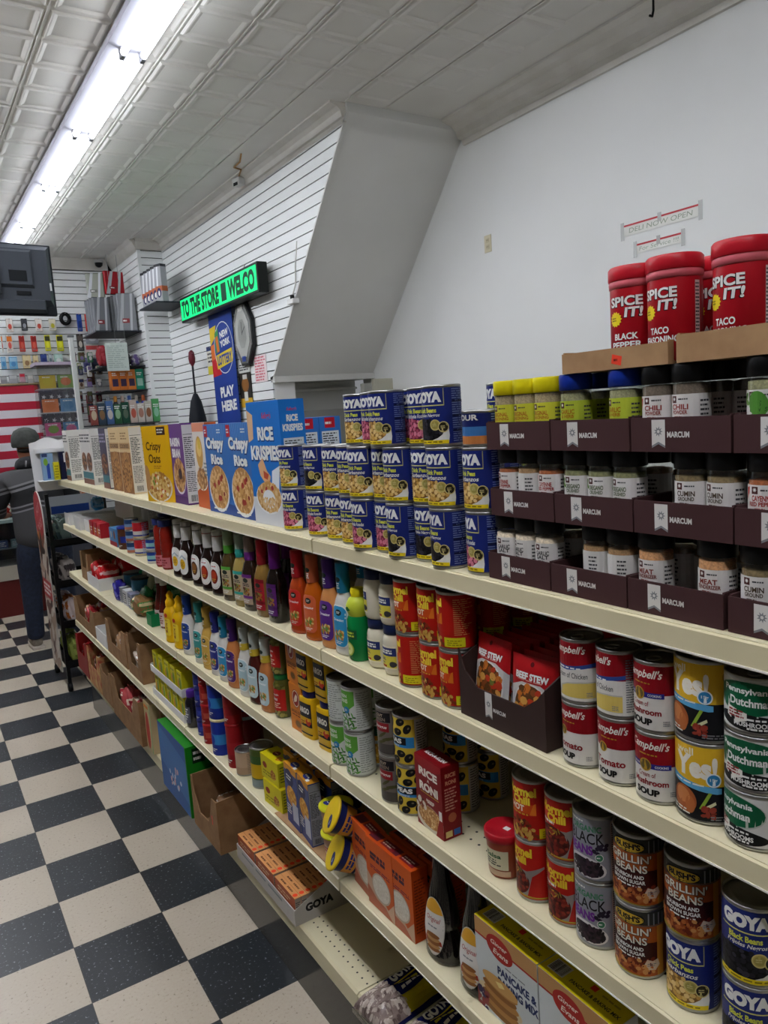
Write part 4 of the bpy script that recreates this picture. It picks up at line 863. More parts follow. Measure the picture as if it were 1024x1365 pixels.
def oats():
    W, D, Hh = .19, .055, .288; B = M('#d9a812', .35); a = Art(); a.rect(-W / 2, 0, W / 2, Hh, B); a.rect(.01, Hh - .035, .07, Hh - .004, M('#3a1f18')); a.bars(.015, Hh - .03, .065, Hh - .01, 2, WHT, 3)
    a.text('Crispy', -.02, .208, .105, .042, M('#4a3010'), .02); a.text('Oats', -.02, .165, .082, .034, M('#4a3010'), .02); a.bars(-.03, .125, .03, .14, 2, M('#a8721a'), 3)
    bowl(a, -.004, .060, .082, .054, [M('#c99a4c'), M('#e0c486'), M('#a8742e'), M('#d2b06a')], '#d8d4c8', 4, .0085, False, 190); a.beans(0, .06, .07, .05, 16, .008, [M('#7d8f3a'), M('#b8472a'), M('#e9e2cc')], 6)
    a.ell(-.085, .09, .022, .05, M('#b98a5a')); a.tube = None
    r = Art(); r.rect(-D / 2, 0, D / 2, Hh, B); r.bars(-.02, .05, .02, .25, 20, M('#8a6a10'), 3)
    return carton('cereal_box', W, D, Hh, B, a, r)
def purple_box():
    W, D, Hh = .155, .05, .29; B = M('#5d2a78', .35); a = Art(); a.rect(-W / 2, 0, W / 2, Hh, B); a.text('RAISIN', -.01, .225, .11, .032, WHT, .05); a.text('BRAN', -.005, .185, .09, .032, WHT, .05); bowl(a, .01, .105, .062, .062, [M('#b5814a'), M('#8a5a2c'), M('#d2a86a')], '#cfc9d4', 4, .008, False); a.ell(.02, .11, .02, .02, M('#3a1f2a')); a.rect(-W / 2, 0, W / 2, .03, M('#4a1f64'))
    return carton('cereal_box', W, D, Hh, B, a, panel(D, Hh, M('#c9c6cc'), DGRY, 5))
def orange_white():
    W, D, Hh = .15, .04, .29; B = M('#d9d3cc', .35); a = Art(); a.rect(-W / 2, 0, W / 2, Hh, B); a.poly([(-W / 2, 0), (W / 2, 0), (W / 2, .10), (-W / 2, .055)], M('#c2551c')); a.rect(-W / 2, Hh - .03, W / 2, Hh, M('#d98a6a')); a.ell(-.01, .19, .04, .055, M('#c99a4c')); a.ell(-.01, .205, .028, .03, M('#e6c470')); a.ell(-.005, .22, .016, .02, M('#d9b83a')); bowl(a, -.005, .10, .058, .036, [M('#b5814a'), M('#d8b078'), M('#8a5a2c')], '#e4e0da', 4, .008, False, 90); a.bars(.03, .11, .07, .16, 4, MGRY, 3)
    r = Art(); r.rect(-D / 2, 0, D / 2, Hh, M('#c2551c')); r.rect(-.014, .07, .014, .25, M('#cf7a4a')); r.bars(-.012, .08, .012, .24, 16, M('#6b2a10'), 3)
    return carton('cereal_box', W, D, Hh, B, a, r)
def cookie_box():
    W, D, Hh = .16, .055, .292; B = M('#d9c49a', .4); a = Art(); a.rect(-W / 2, 0, W / 2, Hh, M('#d3b98a')); a.rect(-W / 2, .195, W / 2, .222, M('#b0895a')); a.text('COOKIES', 0, .208, .13, .017, M('#4a2a14'), .03); a.bars(-.05, .235, .05, .27, 3, M('#8a6a3c'), 3)
    a.rect(-W / 2, 0, W / 2, .18, M('#8a5a30')); a.beans(0, .15, .07, .03, 40, .012, [M('#b5834a'), M('#9c6a36')], 2); a.ell(0, .085, .074, .08, M('#b07c44')); a.beans(0, .085, .072, .078, 60, .007, [M('#4a2812'), M('#6b3d1c'), M('#c99a60')], 7)
    return carton('cereal_box', W, D, Hh, B, a, panel(D, Hh, M('#cfc9be'), DGRY, 6), None)
def grey_box(dark=False):
    W, D, Hh = .13, .078, .292; B = M('#c6c4c0' if not dark else '#4a4658', .4); a = Art(); a.rect(-W / 2, 0, W / 2, Hh, M('#d2d0cb' if not dark else '#3f3a52'))
    a.bars(-.07, .22, .07, .27, 3, DGRY if not dark else M('#9a94b0'), 3); a.ell(0, .12, .06, .05, M('#8a5a3c')); a.beans(0, .12, .058, .048, 40, .01, [M('#6b3d24'), M('#a8744a'), M('#3c2418')], 4); a.rect(-W / 2, .03, W / 2, .065, M('#3f7a84')); a.rect(-W / 2, 0, W / 2, .028, M('#7a4a3c'))
    return carton('cereal_box', W, D, Hh, B, a, panel(D, Hh, M('#c9c8c4'), DGRY, 7 + dark))
def baking_soda():
    W, D, Hh = .072, .045, .134; B = M('#c9741c', .4); a = Art(); a.rect(-W / 2, 0, W / 2, Hh, B); a.ell(0, .094, .021, .026, M('#8c1a14')); a.ell(0, .094, .019, .024, M('#e3d4c2')); a.ell(0, .094, .0165, .0215, M('#8c1a14')); a.poly([(-.008, .082), (.006, .088), (.010, .102), (.004, .108), (-.004, .1), (-.01, .09)], M('#e3d4c2'))
    a.text('BAKING SODA', 0, .055, .060, .009, M('#5a2410'), .03); a.bars(-.025, .042, .025, .048, 1, M('#5a2410'), 3); a.ell(.004, .022, .018, .012, M('#a85a18')); a.ell(.004, .022, .014, .009, M('#6b4a20')); 
    return carton('baking_soda_box', W, D, Hh, B, a, panel(D, Hh, M('#c07a30'), M('#6b3a14'), 5))
def starch():
    W, D = .062, .045; prof = [(.031, 0), (.033, .003), (.033, .105), (.031, .113)]
    b = MB(); b.lathe(prof, M('#dcb016', .35), 32, 1.0, .72, .45); c = MB(); c.lathe([(.0245, .113), (.0255, .114), (.0255, .131), (.0235, .134)], M('#1c1f6b', .35), 28, 1.0, .8)
    a = Art(); a.rect(-.028, .034, .028, .100, M('#17171c')); a.rect(-.026, .060, .026, .098, M('#2b2b33')); a.text('ARGO', -.001, .079, .046, .0165, M('#e6e2d8'), .05); a.poly([(-.026, .060), (.026, .060), (.026, .046), (-.026, .036)], M('#c9a21c')); a.beans(.012, .047, .012, .007, 10, .005, [M('#b8321c'), M('#d8a53a')], 3); a.bars(-.022, .038, .0, .05, 2, M('#7a1a14'), 3); a.rect(-.028, .012, .028, .016, BLK)
    l = MB(); l.art(a, ovalmap(prof, 1.0, .72, .45), du=.006)
    return [('canister_body', b.mesh('canister_body')), ('lid', c.mesh('lid')), ('label_print', l.mesh('label_print', False))]
def rice_box():
    W, D, Hh = .115, .043, .172; B = M('#c24a12', .35); a = Art(); a.rect(-W / 2, 0, W / 2, Hh, M('#cc5a1c')); a.bars(-.038, .122, .034, .142, 2, M('#3a1230'), 2, .85, .1); a.bars(-.04, .098, .045, .108, 2, M('#7a2030'), 3, .6, .1); a.poly([(-W / 2, 0), (W / 2, 0), (W / 2, .05), (.03, .022), (-W / 2, .085)], M('#c9a488')); a.ell(.004, .062, .040, .036, M('#b8aa94')); a.ell(.004, .062, .036, .032, M('#d6d0c2')); a.beans(.004, .062, .033, .029, 90, .003, [M('#e2ddd0'), M('#c9c2b0')], 3, (.3, .5)); a.poly([(-W / 2, .0), (.05, .0), (.02, .022), (-.02, .026), (-W / 2, .05)], M('#b8684c'))
    r = Art(); r.rect(-D / 2, 0, D / 2, Hh, M('#b8420e')); r.bars(-.016, .02, .016, .15, 18, M('#7a2a0a'), 3)
    t = Art(); t.rect(-.050, -.014, -.012, .010, M('#5a1a2a')); t.rect(-.004, -.012, .048, .010, M('#7a1420')); t.bars(0.0, -.008, .044, .006, 2, M('#d9b9a8'), 3)
    return carton('rice_box', W, D, Hh, B, a, r, t)
def rice_roni():
    W, D, Hh = .095, .045, .155; B = M('#7d0f16', .35); a = Art(); a.rect(-W / 2, 0, W / 2, Hh, B); a.ell(0, Hh - .004, .05, .018, M('#941a20')); a.text('RICE', .0, .124, .066, .018, M('#e6dfd2'), .05); a.text('A', .0, .109, .008, .007, M('#e6dfd2'), .03); a.text('RONI', .0, .092, .066, .019, M('#e6dfd2'), .05); a.rect(-.03, .078, .035, .080, GOLD); a.text('BEEF', .004, .064, .028, .008, M('#e6dfd2'), .04)
    a.ell(.0, .026, .050, .028, M('#c9bfae')); a.ell(.002, .030, .044, .023, M('#a8743c')); a.beans(.002, .030, .043, .022, 120, .004, [M('#c9965a'), M('#a8723a'), M('#dcb57c')], 3, (.4, .7)); a.blobs(lambda x, y: True, (-.045, .045, -.01, .06), 14, .007, [M('#4a1c10'), M('#7d3a22'), M('#d8cfc0')], 4); a.poly([(.02, 0), (W / 2, .0), (W / 2, .055), (.036, .045)], M('#8c1418')); a.rect(.034, .040, .044, .06, WHT)
    r = Art(); r.rect(-D / 2, 0, D / 2, Hh, B); r.text('RICE', 0, .135, .026, .009, M('#c98a6a'), .05); r.text('RONI', 0, .120, .026, .009, M('#c98a6a'), .05); r.bars(-.016, .06, .016, .11, 8, M('#c98a7a'), 3); r.ell(0, .045, .010, .010, M('#a85a3a')); r.rect(.002, .005, .018, .018, M('#2f5fa8')); r.rect(-.018, .005, -.002, .018, M('#d8c07a'))
    t = Art(); t.text('RICE-A-RONI', 0, 0, .07, .012, WHT, .04)
    return carton('rice_box', W, D, Hh, B, a, r, t)
def pancake():
    W, D, Hh = .172, .052, .188; B = M('#c9cccb', .4); a = Art(); a.rect(-W / 2, 0, W / 2, Hh, M('#ccd2d1')); a.rect(-W / 2, Hh - .032, W / 2, Hh, M('#b98c58')); a.rect(-W / 2, Hh - .036, W / 2, Hh - .032, M('#a8241c'))
    a.ell(-.015, Hh - .034, .037, .024, M('#a8241c'), 28, -.1); a.text('Ginger', -.016, Hh - .028, .046, .012, M('#e8ddd0'), .02, .2); a.text('Evans', -.012, Hh - .043, .042, .011, M('#e8ddd0'), .02, .2); a.text('PANCAKE &', .03, .110, .105, .017, M('#1c2a5a'), .05); a.text('BAKING MIX', .032, .088, .108, .017, M('#1c2a5a'), .05); a.bars(.0, .124, .06, .129, 1, MGRY, 3)
    a.ell(-.02, .045, .062, .018, M('#d9c7a0'))
    for k in range(6): a.ell(-.02 + .004 * (k % 2), .018 + .011 * k, .052 - .001 * k, .012, M('#b07c3c' if k % 2 else '#8c5a26'))
    a.ell(-.018, .078, .05, .014, M('#c99a58')); a.poly([(-.03, .08), (-.012, .086), (-.004, .079), (-.02, .072)], M('#e6d28a')); a.blobs(lambda x, y: True, (-W / 2, .0, -.055, .04), 20, .008, [M('#5a2a4a'), M('#8c3a3a'), M('#3a2a5a')], 4)
    r = Art(); r.rect(-D / 2, 0, D / 2, Hh, M('#b9bcbb')); r.bars(-.02, .02, .02, .17, 20, DGRY, 4)
    t = Art(); t.rect(-W / 2, -D / 2, W / 2, D / 2, M('#d9c416')); t.rect(-.076, -.014, -.040, .016, M('#d8d8d2')); t.code(-.074, -.012, -.042, .014, BLK, 5); t.text('PANCAKE & BAKING MIX', .024, -.006, .105, .0085, M('#3a3a12'), .03); t.rect(.004, .006, .016, .018, M('#e03a1c')); t.bars(.028, .006, .07, .014, 1, M('#a8941a'), 3)
    return carton('pancake_mix_box', W, D, Hh, B, a, r, t, None, M('#d9c416', .4))
def mac_box():
    W, D, Hh = .092, .036, .182; B = M('#22397c', .35); a = Art(); a.rect(-W / 2, 0, W / 2, Hh, B); a.rect(-W / 2, Hh - .018, W / 2, Hh, M('#c98a1c')); a.ell(-.01, .145, .030, .026, M('#142050')); a.bars(-.03, .136, .01, .154, 2, WHT, 3); a.ell(.0, .092, .036, .030, M('#c9862a')); a.beans(0, .092, .035, .029, 50, .006, [M('#d99a2c'), M('#c07a1c'), M('#e6b452')], 3); a.rect(.0, .02, .042, .075, M('#b8bccb')); a.bars(-.04, .03, -.006, .06, 4, WHT, 3)
    r = panel(D, Hh, M('#8a8c94'), DGRY, 5)
    t = Art(); t.rect(-W / 2, -D / 2, W / 2, D / 2, M('#c98a1c')); t.ell(.0, 0, .020, .012, NAVY); t.bars(-.015, -.005, .015, .005, 1, WHT, 3); t.rect(.014, -.014, .028, -.004, WHT)
    return carton('macaroni_box', W, D, Hh, B, a, r, t, None, M('#c98a1c'))
def yellow_tea(W=.115, D=.06, Hh=.075):
    B = M('#d0c312', .35); a = Art(); a.rect(-W / 2, 0, W / 2, Hh, B); a.ell(-.03, .045, .014, .010, M('#8c2a1c')); a.bars(-.045, .012, .04, .03, 2, M('#8a8414'), 3); a.ell(.022, .028, .018, .015, M('#c99a4c')); a.beans(.022, .028, .017, .014, 14, .005, [M('#a8602c'), M('#8a4a22')], 4)
    r = Art(); r.rect(-D / 2, 0, D / 2, Hh, M('#b8b01a')); r.bars(-.024, .012, .024, .065, 6, M('#6b6a14'), 3)
    t = Art(); t.rect(-W / 2, -D / 2, W / 2, D / 2, B); t.ell(-.01, .004, .016, .012, M('#6b2018')); t.bars(-.02, .0, .0, .008, 1, M('#d8a58a'), 3); t.beans(.030, -.01, .016, .010, 10, .006, [M('#b8381c'), M('#c9742c')], 4); t.bars(-.05, -.012, -.02, -.006, 1, M('#8a8414'), 3)
    return carton('broth_box', W, D, Hh, B, a, r, t)
def seasoning_box():
    W, D, Hh = .142, .0208, .082; B = M('#b8743c', .5); t = Art(); t.rect(-W / 2, -D / 2, W / 2, D / 2, M('#dc9c62')); t.bars(-.045, -.003, -.01, .004, 1, M('#6a3a1c'), 3, .8, .05); t.bars(.0, -.003, .035, .004, 1, M('#6a3a1c'), 4, .8, .05); t.ell(.055, -.001, .008, .0078, M('#f04a20'))
    a = Art(); a.rect(-W / 2, 0, W / 2, Hh, M('#a8502c')); a.bars(-.05, .05, .05, .07, 2, M('#d8b08a'), 3); a.beans(0, .025, .06, .016, 26, .006, [M('#8c2a1c'), M('#c9742c')], 3)
    r = Art(); r.rect(-D / 2, 0, D / 2, Hh, M('#9a8a7c')); r.bars(-.008, .01, .008, .07, 10, DGRY, 3)
    return carton('seasoning_box', W, D, Hh, B, a, r, t, None, M('#c98a50', .5), .0008)

# ------------------------------------------------------ trays and cartons
def tray(W, D, hf, hb, mat, name='tray', art=None, inner=None, sides=None, t=.003, cut=None, sart=None):
    """open display tray: low front, higher back; walls of real thickness"""
    b = MB(); b.box(-W / 2, W / 2, -D / 2, D / 2, 0, t, mat); hs = sides or max(hf, hb)
    def wall(poly, axis, a, c): b.prism(poly, axis, a, c, mat)
    if cut:                                                          # front with a dipped opening
        c0, c1 = cut
        wall([(-W / 2, t), (W / 2, t), (W / 2, hb), (W / 2 - c1, hb), (W / 2 - c1 * 1.6, hf), (-W / 2 + c1 * 1.6, hf), (-W / 2 + c1, hb), (-W / 2, hb)], 'y', -D / 2, -D / 2 + t)
    else: wall([(-W / 2, t), (W / 2, t), (W / 2, hf), (-W / 2, hf)], 'y', -D / 2, -D / 2 + t)
    wall([(-W / 2, t), (W / 2, t), (W / 2, hb), (-W / 2, hb)], 'y', D / 2 - t, D / 2)
    side = [(-D / 2 + t, t), (D / 2 - t, t), (D / 2 - t, hb), (-D / 2 + t + (D * .28 if hb > hf * 1.3 and not cut else 0), hb), (-D / 2 + t, hf if not cut else hb)]
    for x in (-W / 2, W / 2 - t): wall(side, 'x', x, x + t)
    if art: b.art(art, front(-D / 2))
    if sart: b.art(sart, right(W / 2))
    return [(name, b.mesh(name, False))]
def marcum_art(W, hf):
    a = Art(); m = M('#d2d0cb'); w = .020 if hf < .06 else .018; x = -W * .20; top = hf + .002 if hf > .06 else hf - .003; h0 = top - (.036 if hf < .06 else .050)
    top = min(top, hf - .0005)
    a.poly([(x - w / 2, h0), (x, h0 + .005), (x + w / 2, h0), (x + w / 2, h0 + .003), (x, h0 + .008), (x - w / 2, h0 + .003)], MGRY); a.poly([(x - w / 2, top), (x - w / 2, h0 + .003), (x, h0 + .008), (x + w / 2, h0 + .003), (x + w / 2, top)], m); a.star(x, (top + h0) / 2 + .003, .0035, .0068, 9, MGRY); a.ell(x, (top + h0) / 2 + .003, .002, .002, m)
    a.text('MARCUM', x + w / 2 + .019, (top + h0) / 2 - (.001 if hf < .06 else .004), .032, .0075, m, .04); return a
BROWN = M('#43292a', .75)
# ============================================================ stocking
def put(parts, name, x, y, z, turn, label, cat, group=None, **k):
    return thing(name, parts, (x, y, z), math.radians(turn - 90), label, cat, group, **k)
def boxspan(pl, pr, X, W, z, tmin=-70, tmax=12):
    """near front corner in photo column pr on the line X; turned so that the far corner shows in column pl"""
    y = Y(pr, X, z); lo, hi = math.radians(tmin), math.radians(tmax)
    for _ in range(40):
        t = (lo + hi) / 2
        if proj((X + W * math.sin(t), y + W * math.cos(t), z))[0] > pl: hi = t
        else: lo = t
    return y, (lo + hi) / 2
def boxput(parts, name, pl, pr, X, W, D, z, zm, label, cat, group=None, turn=None):
    y, t = boxspan(pl, pr, X, W, zm)
    if turn is not None: t = math.radians(turn)
    # near front corner -> centre
    fx, fy = math.sin(t), math.cos(t); nx, ny = math.cos(t), -math.sin(t)
    c = (X + fx * W / 2 + nx * D / 2, y + fy * W / 2 + ny * D / 2)
    return thing(name, parts, (c[0], c[1], z), -PI / 2 - t, label, cat, group)
Z1, Z2, Z3, Z4 = ZS; E1 = 0.0007
# ---- top shelf: cereal
CR = crispy_rice(); g = 'cereal boxes on the top shelf'
def boxy(parts, name, y0, X, W, D, z, label, cat, group=None, turn=0.0):
    """y0 = near end"""
    t = math.radians(turn); fx, fy = math.sin(t), math.cos(t); nx, ny = math.cos(t), -math.sin(t)
    return thing(name, parts, (X + fx * W / 2 + nx * D / 2, y0 + fy * W / 2 + ny * D / 2, z), -PI / 2 - t, label, cat, group)
boxy(CR, 'cereal_box', 0.178, 0.253, .165, .06, Z1 + E1, 'blue crisped rice cereal box beside the orange and white box', 'cereal box', g)
boxy(CR, 'cereal_box', -0.042, 0.250, .20, .06, Z1 + E1, 'blue crisped rice cereal box touching the tallest blue box', 'cereal box', g)
COL_LAST = None
KR = rice_krispies(); boxy(KR, 'cereal_box', -0.238, 0.246, .185, .075, Z1 + E1, 'tallest bright blue cereal box, standing next to the navy cans', 'cereal box', g, -3)
boxy(orange_white(), 'cereal_box', 0.372, 0.262, .15, .04, Z1 + E1, 'white and orange cereal box with narrow orange side', 'cereal box', g, 3)
boxy(purple_box(), 'cereal_box', 0.60, 0.258, .155, .05, Z1 + E1, 'purple cereal box with white printed side', 'cereal box', g)
boxput(oats(), 'cereal_box', 193, 229, 0.256, .19, .055, Z1 + E1, 1.62, 'bright yellow oat cereal box turned to the aisle', 'cereal box', g)
CK = cookie_box(); boxput(CK, 'cereal_box', 161, 175, 0.248, .16, .055, Z1 + E1, 1.62, 'cookie patterned cereal box beside the yellow one', 'cereal box', g)
boxput(CK, 'cereal_box', 148, 160.5, 0.252, .16, .055, Z1 + E1, 1.62, 'cookie patterned cereal box standing behind its twin beside a dark box', 'cereal box', g)
GB = grey_box()
boxy(grey_box(True), 'cereal_box', Y(146.5, .256, 1.6), 0.256, .13, .06, Z1 + E1, 'dark purple grey cereal box between pale grey and cookie boxes', 'cereal box', g)
boxy(GB, 'cereal_box', Y(123, .254, 1.6), 0.254, .13, .078, Z1 + E1, 'pale grey cereal box, closest to the cookie boxes of the pale three', 'cereal box', g)
boxy(GB, 'cereal_box', Y(123, .254, 1.6) + .134, 0.256, .13, .078, Z1 + E1, 'pale grey cereal box, middle one of the pale three', 'cereal box', g)
boxy(GB, 'cereal_box', Y(92.6, .244, 1.6), 0.244, .13, .078, Z1 + E1, 'pale grey cereal box at the end of the row beside the snack boxes', 'cereal box', g)
CS = crispy_rice_side()
for k, (q, lab) in enumerate(((0.512, 'blue cereal box lying deeper on the shelf, beside the tallest blue box'), (0.588, 'blue cereal box lying deeper on the shelf, behind the navy cans'))):
    thing('cereal_box', CS, (q - .0385, 0.045 + .0825, Z1 + E1), -PI / 2, lab, 'cereal box', g)
# white card header at the shelf end with small snack boxes before it
w = MB(); y0 = 2.935
pts = [(.085, 1.415), (.40, 1.415), (.40, 1.70)]
for k in range(13): t = k / 12; pts.append((.40 - .31 * t, 1.715 + .030 * abs(math.sin(t * PI * 2.0 + .2)) - .012 * t))
pts += [(.078, 1.705), (.078, 1.68)]
w.prism(pts, 'y', y0, y0 + .006, WHITECARD); ledge = MB(); ledge.box(.10, .40, y0 - .05, y0 - .0002, 1.664, 1.668, WHITECARD); ledge.box(.10, .40, y0 - .05, y0 - .046, 1.645, 1.664, WHITECARD); cb = MB(); cb.box(.10, .40, y0 - .12, y0 - .0002, Z1 + .0007, Z1 + .0027, WHITECARD)
thing('display_header', [('header_board', w.mesh('header_board')), ('card_ledge', ledge.mesh('card_ledge')), ('card_base', cb.mesh('card_base'))], (0, 0, 0), 0, 'white card display header with scalloped top at the shelf end', 'display header')
def snackbox(Wx, Dy, Hh, base, fn, name='snack_box'):
    b = MB(); b.box(-Wx / 2, Wx / 2, -Dy / 2, Dy / 2, 0, Hh, base, .001); a = Art(); fn(a); b.art(a, front(-Dy / 2)); f = MB(); f.box(-Wx / 2, Wx / 2, -Dy / 2, Dy / 2, Hh, Hh + .0006, base)
    return [('carton_body', b.mesh('carton_body', False)), ('top_flap', f.mesh('top_flap'))]
def f1(a): a.text('1', -.035, .13, .012, .055, WHT, .05); a.ell(.0, .143, .010, .010, WHT); a.ell(.035, .115, .030, .038, WHT); a.ell(.04, .115, .020, .028, M('#141838')); a.ell(.042, .113, .012, .016, WHT); a.ell(-.004, .055, .030, .036, M('#c8362c')); a.bars(-.014, .036, .006, .07, 4, M('#e8b8a8'), 3)
thing('snack_box', snackbox(.125, .05, .165, M('#141838'), f1), (.222 + .0625, 2.846, Z1 + .0034), 0, 'navy snack box with red circle at the shelf end', 'snack box', 'snack boxes at the shelf end')
thing('snack_box', snackbox(.030, .05, .105, M('#c9c01c'), lambda a: a.bars(-.012, .01, .012, .09, 5, M('#8a8414'), 3)), (.200, 2.846, Z1 + .0034), 0, 'narrow yellow snack box against the navy snack box', 'snack box', 'snack boxes at the shelf end')
thing('snack_box', snackbox(.062, .05, .16, M('#7fa0c4'), lambda a: (a.rect(-.01, .01, .008, .10, M('#24449a')), a.ell(-.012, .11, .012, .022, M('#7aa83c')), a.rect(-.03, .14, .0, .16, M('#2a3a6a')))), (.160, 2.885, Z1 + .0034), 0, 'pale blue and green snack box touching the white card header', 'snack box', 'snack boxes at the shelf end')

# ---- top shelf: stacked navy bean cans; nine front columns, some set back
GY = {k: goya(k) for k in ('chick', 'black', 'pink')}; KN = {'chick': 'chickpea', 'black': 'black bean', 'pink': 'pink bean'}
cols = [(377.2, .262, ('pink', 'chick')), (410, .262, ('pink', 'black')), (435, .266, ('chick', 'chick')), (454.7, .262, ('chick', 'chick')), (469.4, .242, ('pink', 'chick', None)), (501.3, .260, ('pink', 'chick', None)),
        (516.3, .242, ('black', 'chick')), (553.8, .262, ('black', 'chick')), (574, .244, ('black', 'chick', None)), (621.9, .256, ('pink', 'chick'))]
CY = []
TN = [(8, 2), (6, -4), (4, 3), (2, 0), (-8, 6), (0, 0), (-22, -6), (0, 4), (-28, -4), (-38, -16)]
for k, (pl, X, kinds) in enumerate(cols):
    y = Yc(pl, X, .0362, 1.53); CY.append((X, y))
    for j, kd in enumerate(kinds):
        if kd is None: continue
        put(GY[kd], 'bean_can', X, y, Z1 + .1104 * j + E1, TN[k][j] + RND.uniform(-3, 3) + 9, 'navy %s can, %s layer, %s column from the tallest blue cereal box' % (KN[kd], ('bottom', 'middle')[j], ORD[k]), 'can', 'navy bean cans stacked on the top shelf')
for pl, X, kd, tn, lab in ((459.4, .275, 'chick', 6, 'nearest the cereal boxes'), (481.9, .262, 'pink', 4, 'squeezed between two chickpea cans'), (491.9, .236, 'chick', -8, 'with its printed navy side toward the camera'),
                           (544.4, .270, 'pink', 2, 'half hidden behind the black bean can'), (563, .246, 'black', -6, 'standing tallest beside the small tin'), (537, .312, 'pink', 0, 'set back in shadow')):
    y = Yc(pl, X, .0362, 1.75)
    put(GY[kd], 'bean_can', X, y, Z1 + .2208 + E1, tn + 9, 'navy %s can of the top layer, %s' % (KN[kd], lab), 'can', 'navy bean cans stacked on the top shelf')
for j, (yy, kd) in enumerate(((CY[8][1] + .035, 'chick'), (CY[9][1] + .03, 'black'))):
    X = .345 if j == 0 else .342
    for q in range(3):
        put(GY[kd], 'bean_can', X + .08, yy, Z1 + .1104 * q + E1, -25, 'navy can behind the small tin, %s layer, %s' % (('bottom', 'middle', 'top')[q], ('farther from the spices', 'closer to the spices')[j]), 'can', 'navy bean cans of the rear rank')
TIN_NOUR = plain_can('tin', .040, .062, [(0, 1, '#16205c'), (.08, .30, '#b8743c'), (.30, .55, '#3a6fa8')], ('NOUR', .8, .16, '#e0dcd0'))
put(TIN_NOUR, 'fish_tin', .264, CY[9][1], Z1 + .2208 + E1, -10, 'short navy and orange tin on top of the navy cans by the spice trays', 'tin')

# ---- top shelf: spice jars in brown display trays, three layers
SPK = {k: spice(k) for k in ('garlic_salt', 'meat', 'oregano', 'red', 'cumin', 'chili', 'original', 'herb', 'back', 'leaf')}
SPN = {'garlic_salt': 'garlic salt', 'meat': 'meat tenderizer', 'oregano': 'oregano', 'red': 'red pepper', 'cumin': 'cumin', 'chili': 'chili powder', 'original': 'yellow lidded', 'herb': 'blue lidded', 'back': 'pale labelled', 'leaf': 'basil'}
WT = .1425; TR = tray(WT, .112, .044, .046, BROWN, 'display_tray', marcum_art(WT, .044))
LAY = [('bottom', Z1, ['garlic_salt', 'garlic_salt', 'garlic_salt'], [None, 'back', 'back'], ['meat', None, 'meat'], ['cumin', 'garlic_salt'], (-1.0665, -1.2115, -1.3565, -1.5055)),
       ('middle', Z1 + .1085, ['red', 'back', 'red'], ['oregano', 'oregano', 'oregano'], [None, 'cumin', 'cumin'], ['red', 'red'], (-1.0795, -1.2245, -1.3695, -1.5145)),
       ('upper', Z1 + .217, ['original', 'original', 'original'], ['herb', None, 'herb'], ['chili', 'chili', None], ['leaf', 'leaf'], (-1.0765, -1.2215, -1.3675, -1.5135))]
RK = {('bottom', 0): [2], ('bottom', 1): [0], ('bottom', 2): [1], ('middle', 1): [2], ('middle', 2): [0, 2], ('upper', 0): [2], ('upper', 1): [1], ('upper', 2): [2], ('middle', 0): [0], ('bottom', 3): [], ('upper', 3): [], ('middle', 3): []}
for lay, zt, *rest in LAY:
    tops = rest[4]
    for k in range(4):
        yt = tops[k]; tno = ORD[k]
        thing('display_tray', TR, (.225 + .056, yt - WT / 2, zt + E1), -PI / 2, 'brown card spice tray, %s one from the navy cans in the %s layer' % (tno, lay), 'tray', 'brown spice trays on the top shelf')
        for j, kd in enumerate(rest[k]):
            if not kd: continue
            tn = RND.uniform(-12, 14) + (-60 if (kd == 'back') else 0)
            put(SPK[kd], 'spice_jar', .2525, yt - .0265 - .0455 * j, zt + .0034 + E1, tn, '%s jar, %s in front row, %s tray from the navy cans, %s layer' % (SPN[kd], ORD[j], tno, lay), 'spice jar', 'spice jars in the brown trays')
        for j in (range(3)):
            kd = [q for q in rest[k] if q][0] if lay == 'upper' else 'back'
            if lay == 'upper' and k == 2: kd = 'chili'
            put(SPK[kd], 'spice_jar', .3095, yt - .0265 - .0455 * j, zt + .0034 + E1, RND.uniform(-80, -30), '%s jar, %s in rear row, %s tray from the navy cans, %s layer' % (SPN[kd], ORD[j], tno, lay), 'spice jar', 'spice jars in the brown trays')
# kraft trays of red shakers on the very top
KT = Art(); KT.poly([(.0, .008), (.016, .004), (.018, .016), (.002, .020)], M('#e8432a', .5)); KT.bars(.004, .009, .014, .015, 1, M('#7a1a10'), 2)
zk = Z1 + .217 + .1065
k1 = tray(.178, .17, .028, .030, KRAFT, 'display_tray', KT); k2 = tray(.178, .17, .034, .036, KRAFT, 'display_tray')
thing('display_tray', k1, (.228 + .085, -1.335, zk + .004), -PI / 2, 'kraft card tray with orange price sticker under the red shakers', 'tray', 'kraft trays of red shakers')
thing('display_tray', k2, (.228 + .085, -1.525, zk + .004), -PI / 2, 'plain kraft card tray under the red shakers, touching the one with a sticker', 'tray', 'kraft trays of red shakers')
SH = {k: shaker(k) for k in ('pepper', 'taco')}
for pl, X, kd, tn, lab in ((812.6, .275, 'pepper', 2, 'black pepper shaker of the kraft trays, farthest along the shelf'), (862, .268, 'taco', -12, 'taco seasoning shaker, front of the stickered kraft tray'), (850, .345, 'taco', 10, 'shaker almost hidden between the black pepper and taco shakers'),
                       (921, .345, 'pepper', 0, 'black pepper shaker standing behind between the two front taco shakers'), (949, .268, 'taco', -18, 'taco seasoning shaker, front of the plain kraft tray'), (990, .340, 'pepper', -10, 'shaker at the edge of the plain kraft tray, behind the taco shaker')):
    put(SH[kd], 'seasoning_shaker', X, Yc(pl, X, .0345, 1.88), zk + .0074, tn + 10, 'tall red ' + lab, 'seasoning shaker', 'red seasoning shakers', scale=(1, 1, .90))

